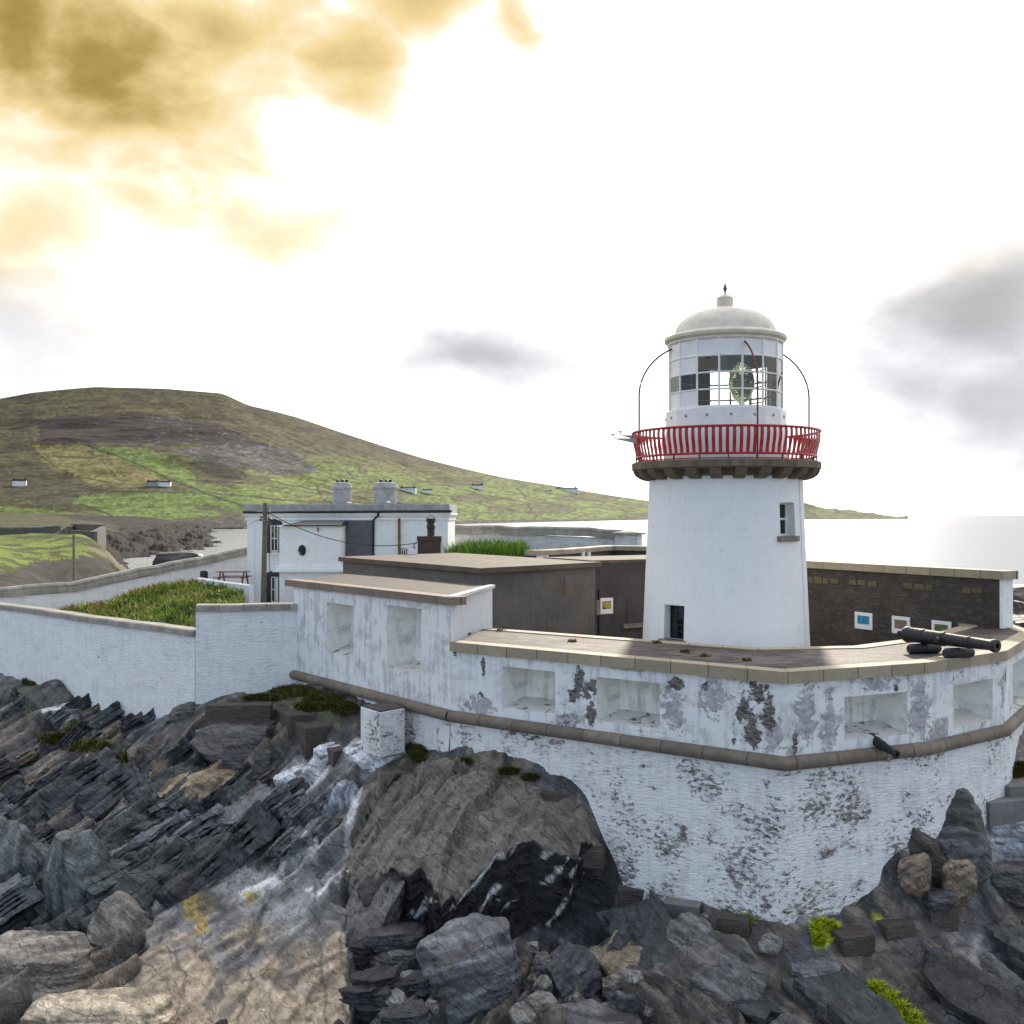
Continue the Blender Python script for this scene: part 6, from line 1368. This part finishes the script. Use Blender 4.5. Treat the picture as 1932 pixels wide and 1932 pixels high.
# layered slate plates leaning along the bedding
def plate_mesh(seed, col, L, W, T):
    rs = np.random.default_rng(seed); n = 11; lay = rs.integers(3, 6); mb = MB(); z = 0.0; cols = []
    ang_ = np.sort(rs.uniform(0, 2 * math.pi, n)); base = np.stack([np.cos(ang_), np.sin(ang_)], 1); base = np.sign(base) * np.abs(base) ** .55 * rs.uniform(.72, 1.05, (n, 1))
    for l in range(lay):
        th = T / lay * rs.uniform(.6, 1.5); sc = rs.uniform(.86, 1.04); off = rs.uniform(-.05, .05, 2); pl = base * sc * np.array([L / 2, W / 2]) + off + rs.normal(0, .03, (n, 2))
        k0 = len(mb.v); mb.prism([tuple(p) for p in pl], [z + rs.normal(0, .012) for _ in range(n)], [z + th + rs.normal(0, .012) for _ in range(n)]); z += th * 1.02
        t_ = rs.uniform(.55, 1.5); cols += [np.array(col) * t_] * (len(mb.v) - k0)
    import bmesh
    me = bpy.data.meshes.new('slate_rock'); me.from_pydata(mb.v, [], mb.f); ca = me.color_attributes.new('Col', 'FLOAT_COLOR', 'POINT'); ca.data.foreach_set('color', np.concatenate([np.array(cols), np.full((len(cols), 1), .9)], 1).ravel())
    bm = bmesh.new(); bm.from_mesh(me); bmesh.ops.triangulate(bm, faces=bm.faces)
    for it in range(4):
        lim = (.5, .3, .18, .12)[it]; ed = [e for e in bm.edges if e.calc_length() > lim]
        if ed: bmesh.ops.subdivide_edges(bm, edges=ed, cuts=1); bmesh.ops.triangulate(bm, faces=[f for f in bm.faces if len(f.verts) > 3])
    bm.normal_update(); co = np.array([v.co for v in bm.verts]); nm = np.array([v.normal for v in bm.verts])
    d = (fbm(co[:, 0] * 1.6 + seed, co[:, 1] * 1.6 + co[:, 2] * 2, 800 + seed, 4) - .5) * .30 + (fbm(co[:, 0] * 6 + seed + co[:, 2] * 3, co[:, 1] * 6 - co[:, 2] * 4, 820 + seed, 3) - .5) * .09
    for v, q, n_ in zip(bm.verts, d, nm): v.co += Vector(n_) * q
    bm.to_mesh(me); bm.free(); me.materials.append(M_rock)
    return me
PL = [plate_mesh(1, (.05, .052, .06), 2.3, 1.1, .55), plate_mesh(2, (.10, .105, .115), 2.0, 1.3, .5), plate_mesh(3, (.034, .035, .042), 2.6, .95, .6), plate_mesh(4, (.16, .13, .092), 1.7, 1.0, .42), plate_mesh(5, (.13, .132, .137), 1.6, .9, .4), plate_mesh(6, (.065, .076, .078), 2.8, 1.5, .6), plate_mesh(7, (.20, .195, .19), 1.3, .7, .32)]
rs = random.Random(21)
def place_plates(poly, n, Lv, lean, smin, smax, lift, label, group, wts):
    done = 0; tries = 0
    xs = [p[0] for p in poly]; ys = [p[1] for p in poly]
    while done < n and tries < n * 20:
        tries += 1; px = rs.uniform(min(xs), max(xs)); py = rs.uniform(min(ys), max(ys))
        if not inpoly(np.array([px]), np.array([py]), poly)[0]: continue
        h = hit(px, py)
        if not h: continue
        Ld = Vector(Lv) + Vector((rs.gauss(0, .10), rs.gauss(0, .10), rs.gauss(0, .07))); Ld.normalize()
        up = Vector((0, 0, 1)); Nn = (up - Ld * up.dot(Ld)).normalized(); Nn.rotate(Matrix.Rotation(lean + rs.gauss(0, .16), 3, Ld)); Bn = Nn.cross(Ld)
        M_ = Matrix((Ld, Bn, Nn)).transposed().to_4x4(); o = bpy.data.objects.new('slate_rock', rs.choices(PL, wts)[0]); COL.objects.link(o); s_ = rs.uniform(smin, smax)
        o.matrix_world = Matrix.Translation(h + Vector((0, 0, lift * s_ + rs.uniform(-.08, .05)))) @ M_ @ Matrix.Diagonal((s_, s_ * rs.uniform(.8, 1.2), s_, 1)); tag(o, label, 'rock', group); done += 1
LEFTP = [(-20, 1400), (120, 1415), (300, 1465), (480, 1470), (520, 1500), (440, 1620), (280, 1690), (150, 1720), (-20, 1780)]
place_plates(LEFTP, 46, (.52, .78, .36), -.55, 1.1, 1.8, -.42, 'big leaning slab of layered slate on the left shore', 'large slate slabs on the left shore', [3, 3, 3, 2, 2, 3, 0])
place_plates(LEFTP, 46, (.52, .78, .36), -.62, .45, .95, -.22, 'leaning layered slate plate on the left shore', 'slate plates on the left shore', [3, 3, 3, 2, 2, 3, 1])
place_plates([(-20, 1290), (90, 1300), (330, 1370), (420, 1400), (300, 1440), (100, 1390), (-20, 1345)], 26, (.55, .70, .50), -.7, .35, .8, -.05, 'small jagged slate plate at the foot of the long white wall', 'slate plates under the long white wall', [3, 2, 3, 2, 2, 1, 1])
place_plates([(450, 1480), (560, 1450), (640, 1560), (560, 1640), (450, 1640)], 16, (.52, .78, .36), -.6, .4, .8, -.08, 'grey slate plate beside the white washed rocks', 'slate plates by the white rocks', [1, 3, 1, 0, 3, 2, 3])
place_plates([(1190, 1770), (1420, 1790), (1610, 1810), (1640, 1950), (1200, 1950)], 7, (.50, -.80, -.22), .22, .7, 1.5, -.30, 'low dark slate plate on the lower right shore', 'slate plates on the lower right shore', [4, 1, 4, 1, 1, 2, 0])
place_plates([(1760, 1800), (1950, 1760), (1950, 1950), (1780, 1950)], 6, (.50, -.80, -.22), .22, .7, 1.4, -.30, 'low dark slate plate on the lower right shore', 'slate plates on the lower right shore', [4, 1, 4, 1, 1, 2, 0])
place_plates([(680, 1790), (790, 1790), (780, 1940), (680, 1940)], 14, (.9, .3, .05), .15, .35, .6, -.05, 'dark slate plate in the gully beside the big boulder', 'slate plates in the gully', [3, 1, 3, 0, 1, 1, 0])
# loose cobbles between the boulders
rs = random.Random(11); protos = [B_[3], B_[4], B_[6], B_[8]]
spots = [(1000, 1862), (1025, 1868), (1120, 1845), (1150, 1905), (1095, 1905), (1005, 1795), (1060, 1785), (830, 1868), (770, 1850), (745, 1900), (815, 1905), (790, 1930), (1190, 1850), (985, 1930), (1226, 1915), (700, 1850), (1330, 1735), (1455, 1790), (1240, 1735), (240, 1875), (210, 1885), (255, 1900)]
for i, (px, py) in enumerate(spots):
    h = hit(px, py)
    if not h: continue
    b = protos[i % 4]; o = b.copy(); COL.objects.link(o); o.name = 'cobble'; k = rs.uniform(.35, .75); o.scale = (k, k, k); o.rotation_euler = (rs.uniform(0, 6), rs.uniform(0, 6), rs.uniform(0, 6)); o.location = h + Vector((0, 0, .08))
    o['label'] = 'small loose grey cobble lying between the shore boulders'; o['group'] = 'loose cobbles between the boulders'; o['category'] = 'stone'

# ================================================================== STONE STEPS and blocks
M_step = render_dark('step_stone', (.085, .07, .062), (.125, .104, .092), .4, 0, .7); M_step_l = render_dark('step_stone_pale', (.15, .145, .14), (.21, .20, .195), .3)
def step(pxl, pxr, ptop, pbot, label, rz=0.0, depth=.45, mat=None, Y=None, tall=0.0, dxy=None, name='stone_step', group='old stone steps on the rocks'):
    cx = (pxl + pxr) / 2
    if Y is None: h = hit(cx, pbot); Y = (h.y if h else 28) - .05
    W = (pxr - pxl) / FPX * Y / max(.5, math.cos(rz)); zt = zat(ptop, Y); zb = zat(pbot, Y) - tall; c = P(cx, pbot, Y + depth / 2)
    t = MB(); t.box((c.x, c.y, zb), (W, depth, zt - zb), rz); o = t.build(name, mat or M_step, None, bevel=.02); tag(o, label, 'step', group); return o
step(391, 512, 1331, 1372, 'upper brown stone wall block along the mossy ledge', rz=.05, depth=.6, Y=38.6, tall=.8)
def blockpoly(top, drop, label, mat=M_step, name='stone_step'):
    """block from its top corners (px,py) all at one height given by first corner depth"""
    z = zat(top[0][1], top[0][2]); poly = []
    for t in top: q = PZ(t[0], t[1], z); poly.append((q.x, q.y))
    mb = MB(); mb.prism(poly, z - drop, z); o = mb.build(name, mat, None, bevel=.025); tag(o, label, 'step', 'old stone steps on the rocks'); return o
blockpoly([(538, 1373, 37.6), (500, 1336), (540, 1331), (600, 1352)][:1] + [(575, 1374), (628, 1369), (590, 1351), (535, 1351)][1:] if False else [(576, 1374, 36.9), (630, 1369), (592, 1350), (536, 1350)], 1.5, 'brown stone block stepping down from the mossy ledge')
blockpoly([(628, 1419, 35.4), (681, 1408), (641, 1389), (592, 1391)], 1.5, 'brown stone block below the first block on the ledge')
blockpoly([(717, 1460, 33.8), (775, 1455), (760, 1436), (688, 1428)], 1.7, 'grey stone block standing above the brown slab', M_step_l)
blockpoly([(545, 1350, 38.0), (500, 1330), (515, 1322), (596, 1348)], 1.2, 'flat brown kerb stone linking the upper blocks')
step(808, 860, 1448, 1468, 'leftmost low step along the top of the brown slab', Y=33.4, tall=.3)
step(877, 933, 1464, 1484, 'second low step along the top of the brown slab', Y=32.3, tall=.3)
step(946, 1004, 1475, 1496, 'third low step along the top of the brown slab', Y=31.4, tall=.3, rz=-.1)
step(1026, 1085, 1498, 1521, 'last low step before the slab turns down to the hollow', Y=30.5, tall=.4, rz=-.2)
step(1088, 1140, 1606, 1632, 'dark step inside the hollow by the wall', Y=29.3, tall=.1, rz=-.2)
step(1165, 1222, 1679, 1707, 'reddish step at the right of the hollow', rz=-.1, tall=.3)
step(1256, 1320, 1708, 1737, 'pale grey step on the rocks below the wall', rz=-.35, mat=M_step_l, tall=.3)
step(1355, 1413, 1735, 1767, 'brown step on the rocks near the wall corner', rz=-.3, tall=.3)
step(1566, 1633, 1768, 1798, 'dark step just right of the wall corner', rz=.3, depth=1.0, tall=.3)
step(1655, 1716, 1746, 1766, 'low dark step beside the yellow weed', rz=.3, depth=.6, tall=.3)
step(1736, 1796, 1716, 1742, 'dark step leading to the shaded corner', rz=.3, depth=.7, tall=.3)
step(1832, 1932, 1512, 1536, 'pale stone step at the right edge', rz=.3, depth=1.2, mat=M_step_l, Y=30.4, tall=.5)
step(1870, 1960, 1482, 1512, 'upper pale stone step by the mossy bank at the right edge', rz=.3, depth=1.2, mat=M_step_l, Y=31.0, tall=.5)
step(603, 645, 1550, 1572, 'small dark step cut in the white stained rock', depth=.5, Y=33.0, tall=.3)
def kerb(p, label):
    mb = MB(); pts = []
    for px, py in p: h = hit(px, py); pts.append(h if h else P(px, py, 42))
    # smooth
    a, b = P(p[0][0], p[0][1], pts[0].y), P(p[-1][0], p[-1][1], pts[-1].y); d = (b - a); d.z = 0; n = Vector((-d.y, d.x, 0)).normalized() * .35
    mb.hexa([a - Vector((0, 0, 1.0)), b - Vector((0, 0, 1.0)), b + n - Vector((0, 0, 1.0)), a + n - Vector((0, 0, 1.0)), a + Vector((0, 0, .12)), b + Vector((0, 0, .12)), b + n + Vector((0, 0, .12)), a + n + Vector((0, 0, .12))])
    tag(mb.build('path_kerb', M_step, None, bevel=.03), label, 'kerb', 'old path kerbs')
kerb([(-40, 1350), (130, 1400)], 'long dark kerb of the old path at the left edge'); kerb([(134, 1396), (282, 1458)], 'second dark kerb of the old path, ending in the rocks')
# white pedestal against the footing
t = thing('pedestal_block', 'white square pedestal with a dark top against the curved footing', 'pedestal', P(722, 1390, 35.3))
z1 = zat(1330, 35.2); z0 = zat(1412, 35.2); c = [PZ(716, 1345, z1), PZ(764, 1336, z1), PZ(735, 1325, z1), PZ(680, 1333, z1)]
mb = MB(); mb.prism([(p.x, p.y) for p in c], z0, z1); mb.build('block', M_batter, t, bevel=.03)
cx0 = sum(p.x for p in c) / 4; cy0 = sum(p.y for p in c) / 4
mb = MB(); mb.prism([(cx0 + (p.x - cx0) * .93, cy0 + (p.y - cy0) * .93) for p in c], z1 + .003, z1 + .04); mb.build('top_slab', M_step, t)
# tide pool (ochre)
def pool(poly, label, mat):
    hs_ = [hit(px, py) for px, py in poly]; z = float(np.percentile([h.z for h in hs_], 40)); pts = [PZ(px, py, z) for px, py in poly]
    mb = MB(); mb.face(pts); o = mb.build('tide_pool', mat, None); o['kind'] = 'structure'
m2_, N = newmat('clear_pool_water'); finish(N, (.05, .07, .06), .03, None)
pool([(150, 1835), (240, 1815), (310, 1840), (300, 1890), (200, 1925), (140, 1915)], 'pool', m2_)

# ================================================================== VEGETATION
def blades(name, pts, hmin, hmax, wd, cols, lean=.35, bend=.3):
    """tufts of grass: pts array of (x,y,z)"""
    n = len(pts); pts = np.array(pts); a = RNG.uniform(0, 2 * math.pi, n); h = RNG.uniform(hmin, hmax, n); le = RNG.normal(0, lean, (n, 2)); w_ = wd * RNG.uniform(.6, 1.3, n)
    ax_ = np.stack([np.cos(a), np.sin(a), np.zeros(n)], 1) * w_[:, None]
    mid = pts + np.stack([le[:, 0] * h * .4, le[:, 1] * h * .4, h * .6], 1); tip = pts + np.stack([le[:, 0] * h * (1 + bend), le[:, 1] * h * (1 + bend), h], 1)
    V = np.stack([pts - ax_, pts + ax_, mid - ax_ * .7, mid + ax_ * .7, tip], 1).reshape(-1, 3)
    F = []
    for i in range(n): b = i * 5; F += [(b, b + 1, b + 3, b + 2), (b + 2, b + 3, b + 4)]
    me = bpy.data.meshes.new(name); me.from_pydata(V.tolist(), [], F); me.materials.append(M_leaf)
    idx = np.clip((fbm(pts[:, 0] * .9, pts[:, 1] * .9, 710, 3) - .28) / .44 * len(cols) + RNG.normal(0, .8, n), 0, len(cols) - 1).astype(int) if n > 9000 else RNG.integers(0, len(cols), n)
    cc = np.array(cols)[idx] * RNG.uniform(.7, 1.3, (n, 1)); cc = np.repeat(cc, 5, 0)
    ca = me.color_attributes.new('Col', 'FLOAT_COLOR', 'POINT'); ca.data.foreach_set('color', np.concatenate([cc, np.ones((n * 5, 1))], 1).ravel())
    o = bpy.data.objects.new(name, me); COL.objects.link(o); return o
# grassy bank in the left yard
bank = rbf([(P(*t).x, t[2]) for t in ((120, 1156, 60), (250, 1125, 60), (395, 1096, 61), (460, 1118, 57), (360, 1192, 45), (230, 1172, 51), (150, 1160, 56), (460, 1140, 48), (300, 1150, 52), (400, 1130, 54), (370, 1160, 47), (60, 1165, 58), (300, 1112, 60))], [zat(t[1], t[2]) for t in ((120, 1156, 60), (250, 1125, 60), (395, 1096, 61), (460, 1118, 57), (360, 1192, 45), (230, 1172, 51), (150, 1160, 56), (460, 1140, 48), (300, 1150, 52), (400, 1130, 54), (370, 1160, 47), (60, 1165, 58), (300, 1112, 60))])
gx, gy = np.meshgrid(np.linspace(-29, -7.5, 130), np.linspace(43, 61.5, 120)); gz = bank(gx, gy)
PXg = CX + gx / gy * FPX; ok = inpoly(gx, gy, [(-26, 54.5), (-12.2, 42.3), (-10.6, 42.7), (-12.7, 50.5), (-14.8, 57), (-15.5, 58.4), (-19, 61.3), (-27, 60)])
gz = np.where(ok, gz + (fbm(gx / 1.5, gy / 1.5, 700, 5) - .5) * .8, 5.0); n1 = fbm(gx / 1.2, gy / 1.2, 701, 4)
Cg = np.zeros(gx.shape + (3,)); Cg[:] = (.075, .085, .018); Cg = np.where((n1 > .55)[..., None], np.array((.13, .11, .03)), Cg); Cg = np.where((n1 < .42)[..., None], np.array((.09, .125, .02)), Cg)
o, _, _ = gridmesh('grass_bank', gx, gy, gz, M_land, Cg); tag(o, kind='structure')
import bmesh as _bm
_b = _bm.new(); _b.from_mesh(o.data); _bm.ops.delete(_b, geom=[v for v in _b.verts if abs(v.co.z - 5.0) < 1e-5], context='VERTS'); _b.to_mesh(o.data); _b.free()
tr = BVHTree.FromPolygons(np.stack([gx, gy, gz], -1).reshape(-1, 3).tolist(), [(int(i), int(i + 1), int(i + 131), int(i + 130)) for r_ in range(119) for i in range(r_ * 130, r_ * 130 + 129)])
pts = []
while len(pts) < 15000:
    x, y = random.uniform(-27, -8.4), random.uniform(43, 61)
    if inpoly(np.array([x]), np.array([y]), [(-26, 54.5), (-12.2, 42.3), (-10.6, 42.7), (-12.7, 50.5), (-14.8, 57), (-15.5, 58.4), (-19, 61.3), (-27, 60)])[0]:
        h = tr.ray_cast(Vector((x, y, 30)), Vector((0, 0, -1)))
        if h[0] and (vnoise(np.array([x * .8]), np.array([y * .8]), 702)[0] > .25 or random.random() < .3): pts.append(tuple(h[0] - Vector((0, 0, .03))))
o = blades('grass', pts, .06, .42, .035, [(.09, .12, .022), (.14, .21, .03), (.20, .30, .04), (.28, .36, .05), (.32, .30, .08), (.26, .19, .06)]); tag(o, 'long uneven yellow green grass in the left yard', 'grass', kind='stuff')
# reedy clump behind the store roof
pts = []
for k in range(7000):
    px = random.uniform(838, 1012); Y = random.uniform(64, 71); edge = min(1, (1012 - px) / 28) * min(1, .55 + (px - 838) / 120)
    top = 1012 + 30 * (1 - edge) ** 1.2 + random.uniform(0, 26); p = P(px, top + 14, Y); pts.append((p.x, p.y, p.z - .6))
o = blades('reed_clump', pts, .5, 1.15, .035, [(.12, .24, .02), (.16, .28, .03), (.09, .17, .02), (.20, .30, .05)], .22); tag(o, 'bright green reedy clump behind the store roof', 'plant')
mb = MB(); q = P(925, 1050, 68)
mb.lathe([(2.6, 5.8), (2.8, 7.5), (2.6, 8.8), (1.9, 9.4), (.4, 9.7)], (q.x, q.y), 24, sy=.8); ro = mb.build('stems', attrmat('stem_mass', .9, 5, .5), o, col=(.04, .065, .012))
# moss cushions on the rocks and wall tops
def cushion(pxs, label, cols, n=1200, name='moss_cushion'):
    pts = []
    for (px, py, rx, ry) in pxs:
        for k in range(n):
            a = random.uniform(0, 6.283); r_ = math.sqrt(random.random()); h = hit(px + rx * r_ * math.cos(a), py + ry * r_ * math.sin(a))
            if h: pts.append((h.x, h.y, h.z - .02 + .10 * (1 - r_)))
    if not pts: return
    o = blades(name, pts, .05, .17, .03, cols, .7); tag(o, label, 'moss', kind='stuff'); return o
GM = [(.075, .085, .015), (.095, .10, .02), (.06, .065, .015), (.11, .09, .025)]
cushion([(555, 1306, 45, 10), (610, 1322, 40, 14), (650, 1338, 25, 12), (590, 1335, 35, 8), (500, 1318, 40, 5)], 'olive moss cushions on the ledge beside the bastion', GM, 1500, 'moss')
cushion([(785, 1415, 20, 14), (790, 1430, 14, 10), (870, 1440, 20, 4), (960, 1458, 18, 5), (1000, 1470, 14, 4)], 'moss along the joint of wall footing and rock', GM, 700, 'moss')
cushion([(1850, 1478, 35, 14), (1890, 1462, 40, 12), (1930, 1452, 20, 10)], 'mossy bank below the wall at the right edge', GM, 1500, 'moss')
cushion([(110, 1395, 40, 12), (160, 1408, 50, 12), (220, 1430, 45, 10), (55, 1285, 14, 10), (150, 1375, 30, 12)], 'moss and grass along the old path', [(.09, .11, .02), (.07, .08, .02), (.12, .10, .03)], 1000, 'moss')
cushion([(1655, 1866, 12, 9), (1678, 1885, 12, 12), (1700, 1906, 12, 13), (1722, 1926, 12, 12), (1738, 1944, 9, 9)], 'bright yellow green weed strip in a crack of the lower right rock', [(.42, .46, .02), (.34, .40, .02), (.25, .3, .02)], 350, 'seaweed')
cushion([(1555, 1752, 26, 14), (1545, 1775, 12, 10), (1275, 1690, 10, 16), (1408, 1738, 8, 8)], 'bright yellow green weed at the foot of the wall', [(.42, .46, .02), (.34, .40, .02), (.25, .3, .02)], 500, 'seaweed')
# tufts on the wall top
pts = []
for (px, py) in ((1330, 1238), (1292, 1230), (1240, 1213), (1410, 1246), (950, 1186), (945, 1190), (1080, 1210), (880, 1197)):
    c = PZ(px, py, ZP + .01)
    for k in range(60): pts.append((c.x + random.gauss(0, .07), c.y + random.gauss(0, .07), ZP))
o = blades('weed_tufts', pts, .04, .12, .018, GM, .6); tag(o, 'small weed tufts growing in the joints of the wall top', 'weed', kind='stuff')
